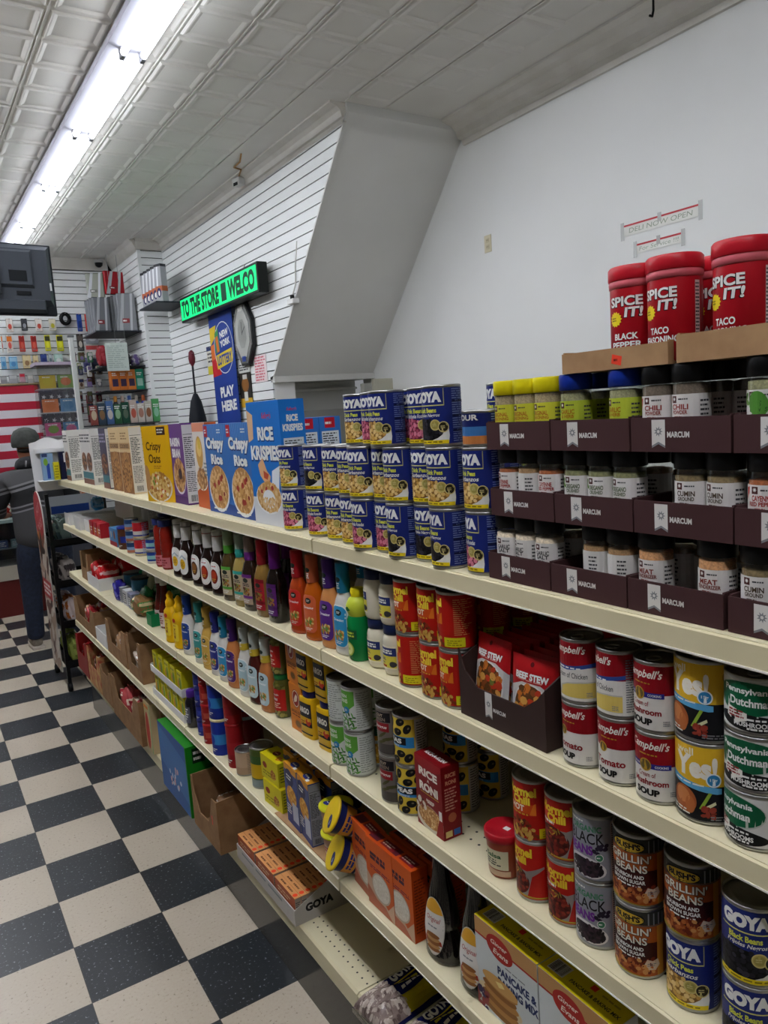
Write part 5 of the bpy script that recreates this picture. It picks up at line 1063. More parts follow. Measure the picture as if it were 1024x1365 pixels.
# ================= second shelf
g2 = 'sauce bottles on the second shelf'
def row(items, X, r, zm, z, name, cat, grp, fmt):
    for k, it in enumerate(items):
        pl, parts, tn, lab = it[:4]; XX = it[4] if len(it) > 4 else X
        put(parts, name, XX, Yc(pl, XX, r, zm), z + E1, tn + 16, fmt % lab, cat, grp)
BO, BR, BB = bbq('oval'), bbq('red'), bbq('brown')
TURN = 16
row([(230, BO, 0, 'dark sauce bottle with yellow sun label, behind its twin by the red bottles'), (240, BO, -2, 'dark sauce bottle with yellow sun label, in front of its twin'), (255.6, BB, -4, 'dark sauce bottle with brown round label and white cap'),
     (268.5, BR, 0, 'dark sauce bottle with red round label, next to the brown label'), (281.5, BR, -2, 'dark sauce bottle with red round label, next to the green banded bottle'), (262, BB, 10, 'white capped dark sauce bottle standing at the rear', .33), (274, BR, 10, 'white capped dark sauce bottle at the rear behind two red labels', .335)],
    .246, .030, 1.28, Z2, 'sauce_bottle', 'bottle', g2, '%s')
row([(295.5, marinade('#4a3a1c', '#8a9a7a', '#4f9a34', '#b9a88a', '#4f9a34'), 0, 'marinade bottle with green band'), (311, marinade('#a08a4a', '#8a9a8a', '#2f9a8c', '#b9a88a', '#2f9a8c'), -3, 'marinade bottle with teal band'), (323, marinade('#2a1a10', '#8a7a72', '#6c2a80', '#b09a80', '#6c2a80'), -4, 'marinade bottle with purple band'),
     (339.5, marinade('#8a6a30', '#a81c2a', '#8c1a22', '#a8202c', '#7a141c'), -6, 'marinade bottle with red neck and red label'), (355.5, marinade('#120806', '#6a1a7a', '#5c1670', '#5c2470', '#4a1a5c'), -8, 'very dark marinade bottle with purple neck'), (372, marinade('#120806', '#6a1a7a', '#5c1670', '#5c2470', '#4a1a5c'), 0, 'dark purple necked marinade bottle set back in shadow', .335)],
    .246, .030, 1.28, Z2, 'marinade_bottle', 'bottle', g2, '%s')
row([(384, dressing('#a83c10', '#b01c24', '#c02a20', tall=.219), -2, 'red capped dressing bottle with deep orange sauce'), (403.5, dressing('#b8580f', '#c0603c', '#cc6038', tall=.219), -4, 'brick capped dressing bottle with orange sauce'), (425, dressing('#c9874c', '#4a2478', '#5a2c84', tall=.219), -6, 'purple capped dressing bottle with tan sauce'),
     (443.5, dressing('#d5d3cc', '#1f7ea8', '#2c8fc0', tall=.219, inner='#e4e4e0'), -8, 'white dressing bottle with sky blue cap and label'), (470, dressing('#d5d3cc', '#1f7ea8', '#2c8fc0', tall=.219), 0, 'blue capped dressing bottle standing behind the mayonnaise', .36)],
    .246, .031, 1.29, Z2, 'dressing_bottle', 'bottle', g2, '%s')
put(lemon(), 'lemon_juice_bottle', .250, Yc(464, .250, .0285, 1.26), Z2 + E1, -5, 'green and yellow lime juice bottle beside the blue dressing', 'bottle')
MY = mayo()
for pl, pu, X, lab in ((490.5, 483.5, .262, 'beside the lime juice'), (511, 506, .262, 'beside the red chili cans')):
    y = Yc(pl, X, .0315, 1.25)
    put(MY, 'mayonnaise_jar', X, y, Z2 + E1, -4, 'bottom mayonnaise jar of the stack %s' % lab, 'jar', 'mayonnaise jars'); put(MY, 'mayonnaise_jar', X, y + .002, Z2 + .1104 + E1, -50 if pl < 500 else -12, 'upper mayonnaise jar of the stack %s' % lab, 'jar', 'mayonnaise jars')
CH = {k: chili(k) for k in ('hot', 'hot_dark')}; cg = 'red chili cans on the second shelf'
for pl, tb, tt, lab in ((530, 45, 4, 'beside the mayonnaise'), (561, 2, 0, 'in the middle of three'), (587, 14, 42, 'beside the pouch carton')):
    y = Yc(pl, .256, .0375, 1.26)
    put(CH['hot'], 'chili_can', .256, y, Z2 + E1, -tb, 'red chili can, bottom of the stack %s' % lab, 'can', cg); put(CH['hot'], 'chili_can', .256, y, Z2 + .1124 + E1, -tt, 'red chili can, top of the stack %s' % lab, 'can', cg)
for j, (yy, X) in enumerate(((-.925, .345), (-.915, .43))):
    for q in range(2): put(CH['hot'], 'chili_can', X, yy, Z2 + .1124 * q + E1, -30, 'dark red chili can in shadow behind the front stacks, %s, %s' % (('lower', 'upper')[q], ('nearer', 'deeper')[j]), 'can', 'red chili cans at the rear')
# carton of stew pouches
def pouch():
    W, Hh = .098, .135; b = MB(); vs = []; fs = []; nx, nz = 10, 12
    for s in (-1, 1):
        for j in range(nz + 1):
            for i in range(nx + 1):
                u = i / nx * 2 - 1; v = j / nz * 2 - 1; t = .012 * (max(0, 1 - u * u)) ** .6 * (max(0, 1 - v ** 4)) ** .8
                vs.append((u * W / 2, s * (t + .0004), (v + 1) / 2 * Hh))
    for s in (0, 1):
        for j in range(nz):
            for i in range(nx):
                a = s * (nx + 1) * (nz + 1) + j * (nx + 1) + i; f = (a, a + 1, a + nx + 2, a + nx + 1); fs.append(f if s == 0 else tuple(reversed(f)))
    b.add(vs, fs, M('#a8181c', .3), True)
    a = Art(); a.poly([(-W / 2, 0), (W / 2, 0), (W / 2, .078), (.02, .092), (-.02, .092), (-W / 2, .080)], M('#c3c1bd', .3)); a.ell(0, .048, .040, .044, M('#d8d6d2')); a.ell(0, .048, .037, .041, STEWB[2]); a.beans(0, .048, .037, .041, 90, .008, STEWB, 4, (.6, .95)); a.poly([(.03, 0), (W / 2, 0), (W / 2, .03)], M('#c3c1bd'))
    a.text('BEEF STEW', 0, .103, .070, .012, WHT, .05); a.bars(-.03, .094, .03, .098, 1, M('#d98a80'), 3); a.ell(0, .124, .004, .004, M('#5a0c10')); a.bars(.026, .006, .044, .02, 3, MGRY, 3)
    def fn(u, v, e):
        q = max(-1, min(1, u / (W / 2))); r = max(-1, min(1, v / Hh * 2 - 1)); return (u, -(.012 * (max(0, 1 - q * q)) ** .6 * (max(0, 1 - r ** 4)) ** .8 + .0006 + e), v)
    p = MB(); p.art(a, fn, du=W / 10, dv=Hh / 12)
    return [('pouch_body', b.mesh('pouch_body')), ('label_print', p.mesh('label_print', False))]
PO = pouch(); yA, yB = Y(614, .224, 1.25), Y(727, .222, 1.25); WS = yA - yB; DS = .26
sb = MB(); t = .003; hf = .062; hb = .125; DK = M('#3a2a27', .6)
sb.box(-WS / 2, WS / 2, -DS / 2, DS / 2, 0, t, DK)
sb.prism([(-WS / 2, t), (WS / 2, t), (WS / 2, .105), (WS / 2 - .018, .085), (WS / 2 - .05, hf), (-WS / 2 + .05, hf), (-WS / 2 + .018, .085), (-WS / 2, hb)], 'y', -DS / 2, -DS / 2 + t, DK)
sb.prism([(-WS / 2, t), (WS / 2, t), (WS / 2, hb), (-WS / 2, hb)], 'y', DS / 2 - t, DS / 2, DK)
for x in (-WS / 2, WS / 2 - t): sb.prism([(-DS / 2 + t, t), (DS / 2 - t, t), (DS / 2 - t, hb), (-DS / 2 + .05, hb), (-DS / 2 + t, .105)], 'x', x, x + t, DK)
sb.prism([(-DS / 2 + .03, t), (DS / 2 - t, t), (DS / 2 - t, hb), (-DS / 2 + .06, hb), (-DS / 2 + .03, hf)], 'x', -.0015, .0015, DK)
ma = marcum_art(.20, hf); ma.move(.01, 0); sb.art(ma, front(-DS / 2))
thing('display_carton', [('display_carton', sb.mesh('display_carton', False))], (.223 + DS / 2, (yA + yB) / 2, Z2 + E1), -PI / 2, 'dark brown carton filled with red stew pouches', 'carton')
c0 = (yA + yB) / 2
for s in (0, 1):
    for k in range(9):
        yy = c0 + (WS / 4 if s == 0 else -WS / 4); xx = .223 + .026 + .0235 * k
        lab = 'red stew pouch at the front of the brown carton, %s' % ('leaning beside the chili cans' if s == 0 else 'beside the soup cans') if k == 0 else 'red stew pouch, %s behind the front one, %s side of the carton' % (ORD[k - 1], ('chili can', 'soup can')[s])
        thing('stew_pouch', PO, (xx, yy, Z2 + .004 + (.012 if k == 0 and s == 0 else 0)), -PI / 2 + (RND.uniform(-.04, .04) if k else (-.08, .10)[s]), lab, 'pouch', 'red stew pouches', rx=math.radians(-4 - (k == 0) * (3 if s == 0 else 1)), scale=1.0 if WS > .2 else WS / .2)
# soup cans
SO = {k: soup(k) for k in ('tomato', 'mushroom', 'chicken')}; SN = {'tomato': 'tomato soup', 'mushroom': 'mushroom soup', 'chicken': 'cream of chicken soup'}
for pl, lo, hi, tl, th, lab in ((750, 'tomato', 'chicken', 8, 14, 'stack beside the pouch carton'), (797.5, 'tomato', 'chicken', 20, -18, 'middle stack of red and white cans'), (847, 'mushroom', 'mushroom', 22, 8, 'red and white stack beside the yellow soup')):
    y = Yc(pl, .255, .0335, 1.25)
    for j, (kd, tn) in enumerate(((lo, tl), (hi, th))): put(SO[kd], 'soup_can', .255, y, Z2 + .1024 * j + E1, tn - 14, '%s can, %s, %s' % (SN[kd], ('bottom', 'top')[j], lab), 'can', 'red and white soup cans')
YS = yes_soup(); y = Yc(900, .266, .0405, 1.27); pg = 'yellow and black soup cans'
put(YS, 'soup_can', .266, y, Z2 + E1, 8, 'yellow and black chicken soup can, bottom of the front stack', 'can', pg); put(YS, 'soup_can', .266, y, Z2 + .1119 + E1, -6, 'yellow and black chicken soup can, top of the front stack', 'can', pg)
put(YS, 'soup_can', .352, y - .01, Z2 + E1, -40, 'yellow soup can of the rear stack behind the mushroom tins, lower', 'can', pg); put(YS, 'soup_can', .352, y - .01, Z2 + .1119 + E1, -40, 'yellow soup can of the rear stack behind the mushroom tins, upper', 'can', pg)
MT = mushroom_tin(); y = Yc(965.5, .258, .0375, 1.25)
for j in range(3): put(MT, 'mushroom_can', .258, y, Z2 + .0739 * j + E1, (-24, 6, 14)[j], 'small green and black mushroom can, %s of the stack of three' % ('bottom', 'middle', 'top')[j], 'can', 'small mushroom cans')
y2 = y - .082
for j in range(3): put(MT, 'mushroom_can', .262, y2, Z2 + .0739 * j + E1, 0, 'small mushroom can of the stack cut by the picture edge, %s' % ('bottom', 'middle', 'top')[j], 'can', 'small mushroom cans')
# ================= third shelf (Z3) and second shelf's far end
g3 = 'dressing bottles on the third shelf'
row([(241.5, dressing('#d5d3cc', '#1f3f8c', '#24448f', tall=.228, inner='#e4e4e0'), 0, 'white dressing bottle with royal blue cap beside the mustard'), (257, dressing('#d2d2c8', '#2f8a88', '#3f9a98', tall=.224, inner='#e4e4e0'), -2, 'white dressing bottle with teal cap and teal label'), (267.5, dressing('#c9a24c', '#b8963f', '#cfa84c', tall=.222, inner='#d8b86a'), -3, 'golden dressing bottle with gold cap'),
     (278.5, dressing('#d5d3cc', '#232a7a', '#2c3484', tall=.222, inner='#e4e4e0'), -4, 'white dressing bottle with navy cap and navy label'), (289.5, dressing('#d5d3cc', '#1f7ea0', '#2c8fc0', tall=.222, inner='#e4e4e0'), -4, 'white dressing bottle with bright teal blue cap'), (300.5, dressing('#c07a44', '#43206a', '#4f2a78', tall=.229, inner='#c98a58'), -4, 'purple capped dressing bottle with brown orange sauce on the third shelf'),
     (316.5, dressing('#d5d3cc', '#b5bdb8', '#a9c4cc', '#d2b83a', tall=.222, inner='#dfe2e0'), -5, 'white dressing bottle with grey cap, yellow band and pale blue label'), (329.5, dressing('#4a1812', '#b5bdb8', '#b5ccd2', '#d2b83a', tall=.222), -5, 'dark red dressing bottle with pale label and yellow band'), (344, dressing('#b5713c', '#b5bdb8', '#b5ccd2', '#d2b83a', tall=.222), -6, 'orange brown dressing bottle with pale label and yellow band')],
    .246, .0305, .985, Z3, 'dressing_bottle', 'bottle', g3, '%s')
MU = mustard()
row([(221, MU, 0, 'yellow mustard squeeze bottle at the front'), (232, MU, -4, 'yellow mustard squeeze bottle next to the blue capped dressing')], .246, .0265, .97, Z3, 'mustard_bottle', 'bottle', 'mustard bottles', '%s')
KB = bottle('sauce_bottle', [(.026, 0), (.029, .003), (.029, .075), (.022, .11), (.014, .15), (.013, .19)], M('#5a1a12', .15, 0, 0, 1, .4), [(.0145, .185), (.015, .187), (.015, .212), (.013, .215)], M('#d2d0cb', .4), Art().rect(-.022, .01, .022, .07, M('#c9b9b4')).bars(-.018, .02, .018, .06, 4, M('#7a1a22'), 3))
row([(206, KB, 0, 'brown red ketchup bottle with white cap, farther one'), (212, KB, -6, 'brown red ketchup bottle with white cap, beside the mustard')], .29, .029, .98, Z3, 'ketchup_bottle', 'bottle', 'ketchup bottles', '%s')
OJ = olive_jar()
for pl, X, lab in ((365.5, .262, 'front'), (357, .318, 'rear')):
    y = Yc(pl, X, .0265, .97)
    for j in range(2): put(OJ, 'olive_jar', X, y, Z3 + .1305 * j + E1, (6, -8)[j], '%s olive jar of the %s stack with red label' % (('lower', 'upper')[j], lab), 'jar', 'olive jars')
BS = baking_soda(); y, t = boxspan(383.5, 404.5, .242, .072, .97)
for j in range(2): boxput(BS, 'baking_soda_box', 383.5 - 2 * j, 404.5 - 3 * j, .242, .072, .045, Z3 + .1352 * j + E1, .95, 'orange baking soda box, %s of two stacked' % ('lower', 'upper')[j], 'box', 'baking soda boxes', -2 + 4 * j)
AR = starch()
for pl, pu, lab in ((401.5, 400, 'beside the baking soda'), (424.5, 423, 'beside the green bean cans')):
    y = Yc(pl, .262, .031, .96)
    for j in range(2): put(AR, 'corn_starch_canister', .262, y, Z3 + .1345 * j + E1, 6 - 4 * j, 'yellow corn starch canister, %s of the stack %s' % (('lower', 'upper')[j], lab), 'canister', 'yellow corn starch canisters')
VG = {k: veg_can(k) for k in ('green', 'corn', 'asparagus', 'peas')}
for pl, kinds, tn, lab, X in ((441, ('green', 'green'), (10, -55), 'white and green vegetable can, %s of the stack beside the yellow canisters', .258), (460.5, ('green', 'green'), (4, 2), 'white and green vegetable can, %s of the middle stack', .258), (485, ('corn', 'green'), (2, 4), '%s vegetable can of the stack with corn below green beans', .320), (507, ('asparagus', 'asparagus'), (6, 4), 'grey brown asparagus can, %s of its stack', .256)):
    y = Yc(pl, X, .0365, .96)
    for j in range(2): put(VG[kinds[j]], 'vegetable_can', X, y, Z3 + .1114 * j + E1, tn[j], lab.replace('%s', ('lower', 'upper')[j]), 'can', 'vegetable cans on the third shelf')
y = Yc(529, .258, .0365, .96)
for j in range(2): put(VG['peas'], 'vegetable_can', .258, y, Z3 + .1114 * j + E1, (14, -14)[j], 'yellow can with black peas print, %s of the front stack' % ('lower', 'upper')[j], 'can', 'yellow pea cans')
for q, (X, yy) in enumerate(((.345, -.80), (.43, -.80))):
    for j in range(2): put(VG['peas'], 'vegetable_can', X, yy, Z3 + .1114 * j + E1, -10, 'yellow pea can set back in shadow behind the red rice box, %s, %s' % (('lower', 'upper')[j], ('nearer', 'deeper')[q]), 'can', 'yellow pea cans')
boxput(rice_roni(), 'rice_box', 555, 590, .228, .095, .045, Z3 + E1, .98, 'dark red boxed rice with bowl picture standing alone', 'box')
put(tub(), 'salsa_tub', .262, Yc(647, .262, .036, .96), Z3 + E1, 6, 'round tub with red lid alone on the third shelf', 'tub')
for pl, kinds, tn, lab in ((687.5, ('hot_dark', 'hot'), (-14, 4), 'beside the round tub'), (730, ('hot_dark', 'hot_dark'), (6, 8), 'beside the grey bean cans')):
    y = Yc(pl, .266, .0375, .96)
    for j in range(2): put(CH[kinds[j]], 'chili_can', .266, y, Z3 + .1124 * j + E1, tn[j], 'red chili can on the third shelf, %s of the stack %s' % (('lower', 'upper')[j], lab), 'can', 'red chili cans on the third shelf')
OB = organic_beans(); y = Yc(767, .264, .0375, .96)
for j in range(2): put(OB, 'bean_can', .264, y, Z3 + .1124 * j + E1, (12, 12)[j], 'silver grey black bean can, %s of its stack' % ('lower', 'upper')[j], 'can', 'silver grey bean cans')
GBN = grill_beans(); y = Yc(820, .266, .0375, .96); bg = 'brown baked bean cans'
for j in range(2): put(GBN, 'bean_can', .266, y, Z3 + .1149 * j + E1, (12, 16)[j], 'brown baked bean can, %s of the stack of two' % ('lower', 'upper')[j], 'can', bg)
y = Yc(887, .272, .0375, .96); put(GY['chick'], 'bean_can', .272, y, Z3 + E1, 2, 'navy chickpea can under a brown baked bean can on the third shelf', 'can'); put(GBN, 'bean_can', .272, y, Z3 + .1104 + E1, 16, 'brown baked bean can standing on a navy chickpea can', 'can', bg)
y = Yc(961, .258, .0375, .96)
for j in range(2): put(GY['black'], 'bean_can', .258, y, Z3 + .1104 * j + E1, 18, 'navy black bean can on the third shelf, %s one at the picture edge' % ('lower', 'upper')[j], 'can', 'navy black bean cans on the third shelf')
# ---- far end of the third shelf
def softbag(W, D, Hh, cols, name, seed=1, art=None, twist=True):
    """crinkled flexible bag"""
    r = random.Random(seed); b = MB(); t = bmesh.new(); bmesh.ops.create_icosphere(t, subdivisions=4, radius=1.0)
    ph = [(r.uniform(3, 9), r.uniform(3, 9), r.uniform(3, 9), r.uniform(0, 6)) for _ in range(7)]
    for v in t.verts:
        x, y, z = v.co; f = 1.0
        for a, c, d, e in ph: f += .030 * math.sin(a * x + c * y + d * z + e)
        q = abs(x) ** .6 * (1 if x > 0 else -1); w = abs(y) ** .6 * (1 if y > 0 else -1); h = abs(z) ** .7 * (1 if z > 0 else -1)
        v.co = (q * f * W / 2, w * f * D / 2, max(0, (h * f + 1) / 2 * Hh))
    mats = [M(c, .22) for c in cols]
    for f in t.faces:
        c = f.calc_center_median(); k = math.sin(9 * c.x / W + 2 * c.z / Hh + seed) + .6 * math.sin(17 * c.z / Hh + 5 * c.x / W)
        f.material_index = 0 if k < .5 or len(mats) == 1 else (1 if k < 1.0 or len(mats) == 2 else 2)
    b.take(t, None, True, mats)
    parts = [(name + '_film', b.mesh(name + '_film'))]
    s = MB(); s.box(-W * .3, W * .3, -D * .012, D * .012, Hh * .96, Hh * 1.04, mats[0])
    parts.append(('seal_strip', s.mesh('seal_strip')))
    return parts
wt = tray(.19, .26, .062, .064, WHITECARD, 'display_tray'); yq = Y(133, .226, .93)
thing('display_tray', tray(.29, .27, .064, .066, WHITECARD, 'display_tray'), (.224 + .135, yq + .145, Z3 + E1), -PI / 2, 'white card tray of red chip bags on the third shelf', 'tray')
for k, (dx, dy, h0) in enumerate(((.068, .08, .10), (.068, .212, .11), (.185, .08, .12), (.185, .212, .115))):
    thing('chip_bag', softbag(.118, .11, h0 + .02, ('#b81a20', '#c4282c', '#d8a8a4'), 'bag', k + 2), (.224 + dx, yq + dy, Z3 + .005), -PI / 2, 'red chip bag in the white tray, %s' % ('front, near the blue wrapper', 'front, near the far end', 'rear, near the blue wrapper', 'rear, near the far end')[k], 'bag', 'red chip bags')
thing('open_carton', tray(.20, .30, .07, .16, KRAFT2, 'carton', cut=(.2, .03)), (.235 + .15, 2.535, Z3 + E1), -PI / 2, 'brown open carton at the far end of the third shelf', 'carton')
thing('snack_bag', softbag(.10, .06, .10, ('#2a2484', '#5a5ab0'), 'bag', 5), (.265, Y(159, .26, .95), Z3 + E1), -PI / 2, 'dark blue shiny bag beside the white tray of red bags', 'bag')
CN = canister(.046, .135, '#3a7a9a', '#24303c', '#5f9ab4')
for k, (pl, X) in enumerate(((166, .335), (176, .33))):
    put(CN, 'drink_mix_canister', X, Yc(pl, X, .046, .98), Z3 + E1, 0, 'blue drink mix canister with dark lid, %s the blue bag' % ('touching', 'one away from')[k], 'canister', 'blue canisters')
for k, (pl, pr, col) in enumerate(((157, 162, '#8d8f96'), (163, 169, '#c9c9cc'), (170, 176, '#7a7c90'))):
    yk = Y(pr, .25, .93); boxy(carton('snack_box', .07, .05, .075, M(col, .5), Art().rect(-.03, .01, .03, .06, M('#5a5c66')).bars(-.025, .015, .025, .055, 4, WHT, 3)), 'snack_box', yk, .25, .07, .05, Z3 + E1, '%s small box in front of the blue canisters' % ('grey', 'white', 'blue grey')[k], 'box', 'small boxes before the canisters')
thing('snack_bag', softbag(.16, .09, .085, ('#7a5a34', '#3a7a3c', '#c9b48a'), 'bag', 8), (.275, Y(187, .26, .94), Z3 + E1), -PI / 2, 'brown and green snack bag before the green box', 'bag')
for k in range(3): thing('snack_bag', softbag(.13, .05, .11, ('#1f7a44', '#7ab08a'), 'bag', 12 + k), (.315 + .055 * k, Y(193, .30, .96) - .01 * k, Z3 + E1), -PI / 2, 'green snack bag, %s of the three behind the brown bag' % ORD[k], 'bag', 'green bags on the third shelf')
thing('green_carton', tray(.075, .12, .05, .055, M('#0d7a44', .5), 'carton'), (.235 + .06, Y(203, .25, .94), Z3 + E1), -PI / 2, 'small open green carton beside the ketchup', 'carton')
sp_ = MB(); sp_.lathe([(.026, 0), (.029, .003), (.029, .10), (.02, .125), (.013, .135)], M('#c9cdb4', .25), 24)
sc_ = MB(); sc_.lathe([(.015, .134), (.015, .15), (.010, .156)], M('#d2d4cf', .4), 20); sc_.box(-.008, .008, -.035, .012, .150, .166, M('#d2d4cf', .4), .003); sc_.box(-.007, .007, -.05, -.034, .152, .166, M('#2f9a70', .4), .002)
thing('spray_bottle', [('bottle_body', sp_.mesh('bottle_body')), ('spray_head', sc_.mesh('spray_head'))], (.37, Y(202, .37, .98), Z3 + E1), -1.9, 'pale spray bottle with green nozzle standing behind the green carton', 'bottle')

# ---- second shelf, far end
WB = tray(.10, .30, .075, .078, WHITECARD, 'display_box')
we = (2.905 - Y(115.5, .226, 1.24)) / 4
for k in range(4):
    thing('display_box', tray(we - .014, .30 - .02 * (k % 2), .070 - .006 * (k % 2), .062, WHITECARD, 'display_box'), (.222 + .012 * (k % 2) + .15, 2.905 - we * (k + .5), Z2 + E1), -PI / 2, 'white card box, %s from the far end of the second shelf' % ORD[k], 'box', 'white card boxes on the second shelf')
w = MB(); w.box(-.19, .19, -.10, .10, 0, .085, WHITECARD); w.box(-.19, .19, -.10, -.097, .085, .10, WHITECARD)
thing('white_carton', [('carton_body', w.mesh('carton_body', False))], (.50, 2.15, Z2 + .0697), -PI / 2, 'large white carton lying on the white card boxes', 'carton')
thing('snack_bag', softbag(.09, .07, .08, ('#3a8ac4', '#8ab8dc'), 'bag', 21), (.40, 2.80, Z2 + .0697), -PI / 2, 'light blue bag leaning at the large white carton', 'bag')
RTA = Art().ell(-.03, .03, .012, .022, M('#d8a53a')).bars(-.01, .02, .035, .05, 2, WHT, 3)
for k, pr in enumerate((123.5, 129, 134)):
    boxy(carton('cookie_pack', .07, .05, .075, M('#a8202c', .4), RTA), 'cookie_pack', Y(pr, .236, 1.23), .236, .07, .05, Z2 + E1, 'small red cookie pack, %s from the white boxes' % ORD[k], 'pack', 'small red cookie packs')
bt_ = Art().rect(-.07, .0, .07, .022, M('#a0182c')).ell(-.03, .055, .010, .016, M('#d8c9a0')).ell(.03, .055, .016, .02, M('#8a4a2c'))
boxy(carton('biscuit_tub', .14, .06, .085, M('#4a84b4', .4), bt_), 'biscuit_tub', Y(156, .228, 1.23), .228, .14, .06, Z2 + E1, 'blue biscuit pack with red base', 'pack')
put(canister(.046, .105, '#5a3420', '#1c2a7a', '#24348c'), 'cocoa_jar', .268, Yc(157.5, .268, .046, 1.25), Z2 + E1, 0, 'brown jar with dark blue lid beside the small tins', 'jar')
VS = plain_can('tin', .031, .052, [(0, 1, '#c9c6c0'), (.55, .95, '#24406a'), (.30, .55, '#7a9ac0'), (.05, .3, '#b8745a')])
y = Yc(169, .252, .031, 1.23)
for j in range(3): put(VS, 'sausage_tin', .252, y, Z2 + .0524 * j + E1, 5, 'small blue and white sausage tin, %s of its stack of three' % ('bottom', 'middle', 'top')[j], 'tin', 'small sausage tins')
RW = plain_can('tin', .034, .076, [(0, 1, '#cfcac0'), (.45, .95, '#b3242c'), (.0, .16, '#c9b98a'), (.16, .24, '#24348c')])
y = Yc(179, .262, .034, 1.25)
for j in range(2): put(RW, 'meat_tin', .262, y, Z2 + .0764 * j + E1, 8 * j, 'red and white meat tin, %s of its stack' % ('lower', 'upper')[j], 'tin', 'red and white meat tins')
BT = plain_can('tin', .030, .052, [(0, 1, '#26469a'), (.35, .65, '#8ac0c0'), (.0, .2, '#d2d0c9')])
y = Yc(196, .248, .030, 1.23)
for j in range(2): put(BT, 'fish_tin', .248, y, Z2 + .0524 * j + E1, 5, 'small blue tin, %s of two beside the red bottles' % ('lower', 'upper')[j], 'tin', 'small blue tins')
y = Yc(190, .315, .031, 1.23)
for j in range(2): put(BT, 'fish_tin', .315, y, Z2 + .0524 * j + E1, 5, 'small blue tin holding up the tall grey can, %s' % ('lower', 'upper')[j], 'tin', 'small blue tins')
put(plain_can('can', .046, .095, [(0, 1, '#a4a6a8')], None, '#5a5c60'), 'grey_can', .330, Yc(190, .330, .046, 1.34), Z2 + .1056 + E1, -20, 'large grey printed can standing on small tins', 'can')
SJ = sauce_jar()
row([(206, SJ, 0, 'red brown sauce bottle, farther one of the waisted pair'), (214, SJ, -4, 'red brown sauce bottle beside the sun label bottles')], .250, .026, 1.28, Z2, 'sauce_bottle', 'bottle', 'red waisted sauce bottles', '%s')
put(SJ, 'sauce_bottle', .318, Yc(213, .318, .027, 1.3), Z2 + E1, 0, 'red sauce bottle with navy cap standing behind the waisted pair', 'bottle')

# ================= fourth shelf (Z4)
SY = syrup(); row([(563, SY, -8, 'black syrup bottle beside the orange rice boxes'), (609, SY, -8, 'black syrup bottle beside the pancake mix'), (590, SY, 8, 'black syrup bottle standing behind the front pair', .352)], .262, .044, .70, Z4, 'syrup_bottle', 'bottle', 'black syrup bottles', '%s')
PM = pancake()
boxput(PM, 'pancake_mix_box', 635, 718, .236, .172, .052, Z4 + E1, .70, 'pancake mix box beside the syrup', 'box', 'pancake mix boxes'); boxput(PM, 'pancake_mix_box', 724, 823, .236, .172, .052, Z4 + E1, .70, 'pancake mix box cut by the lower picture edge', 'box', 'pancake mix boxes', 0)
RB = rice_box(); rg = 'orange rice boxes'
boxput(RB, 'rice_box', 470.5, 497.5, .230, .115, .043, Z4 + E1, .68, 'orange rice box in front, closest to the plastic cups', 'box', rg); boxput(RB, 'rice_box', 500, 524.5, .227, .115, .043, Z4 + E1, .68, 'orange rice box in front, middle of three', 'box', rg, 0); boxput(RB, 'rice_box', 526, 551, .228, .115, .043, Z4 + E1, .68, 'orange rice box in front, beside the syrup', 'box', rg, 0)
yr = Y(524.5, .227, .68)
for k in range(2): boxy(RB, 'rice_box', yr - .03 - .118 * k, .278, .115, .043, Z4 + E1, 'orange rice box of the rear row, %s' % ('farther from the syrup', 'against the syrup')[k], 'box', rg)
CU = {'y': cup('#c9a08a', '#c9c91c'), 'b': cup('#1a2560', '#d8b81c')}; ug = 'plastic cups of macaroni'
for pl, X, kinds, lab, dz in ((428.5, .262, 'yy', 'beside the blue boxes', 0), (446, .352, 'bbb', 'behind the first stack', 0)):
    y = Yc(pl, X, .045, .66)
    for j, kd in enumerate(kinds): put(CU[kd], 'noodle_cup', X, y, Z4 + .0754 * j + E1, 0, '%s lidded cup, %s of the stack %s' % (('lime' if kd == 'y' else 'yellow'), ('bottom', 'second', 'top')[j], lab), 'cup', ug)
yq = Y(462, .262, .63)
for k, (dz, up) in enumerate(((.0, 0), (.101, 0))):
    thing('noodle_cup', CU['b'], (.268, yq - .056, Z4 + .0335 + dz), 0, 'navy cup lying tipped with yellow lid toward the aisle, %s' % ('lower', 'upper')[k], 'cup', ug, rx=math.radians(-16), ry=math.radians(-57))
MC = mac_box(); mg = 'blue and orange macaroni boxes'
boxput(MC, 'macaroni_box', 381, 397.5, .226, .092, .036, Z4 + .0035, .69, 'blue macaroni box in front, farther one', 'box', mg); boxput(MC, 'macaroni_box', 398, 413.5, .220, .092, .036, Z4 + .0035, .69, 'blue macaroni box in front with its grey printed side showing', 'box', mg)
ym = Y(405, .22, .69)
for k in range(3): boxy(MC, 'macaroni_box', ym + .03 - .096 * (k - 1), .268 + .004 * k, .092, .036, Z4 + .0035, 'blue macaroni box of the rear row, %s' % ('far end', 'middle', 'end beside the cups')[k], 'box', mg)
w = MB(); w.box(.216, .31, ym - .14, ym + .20, 0, .0028, KRAFT); thing('card_sheet', [('card_sheet', w.mesh('card_sheet', False))], (0, 0, Z4 + .0004), 0, 'flat brown card sheet under the macaroni boxes', 'card')
YT = yellow_tea(); yg = 'yellow broth boxes'
boxput(YT, 'broth_box', 352, 376, .232, .115, .06, Z4 + E1, .635, 'yellow broth box, lower of two stacked', 'box', yg); boxput(YT, 'broth_box', 348, 371, .234, .115, .06, Z4 + .0764 + E1, .71, 'yellow broth box, upper of two stacked', 'box', yg)
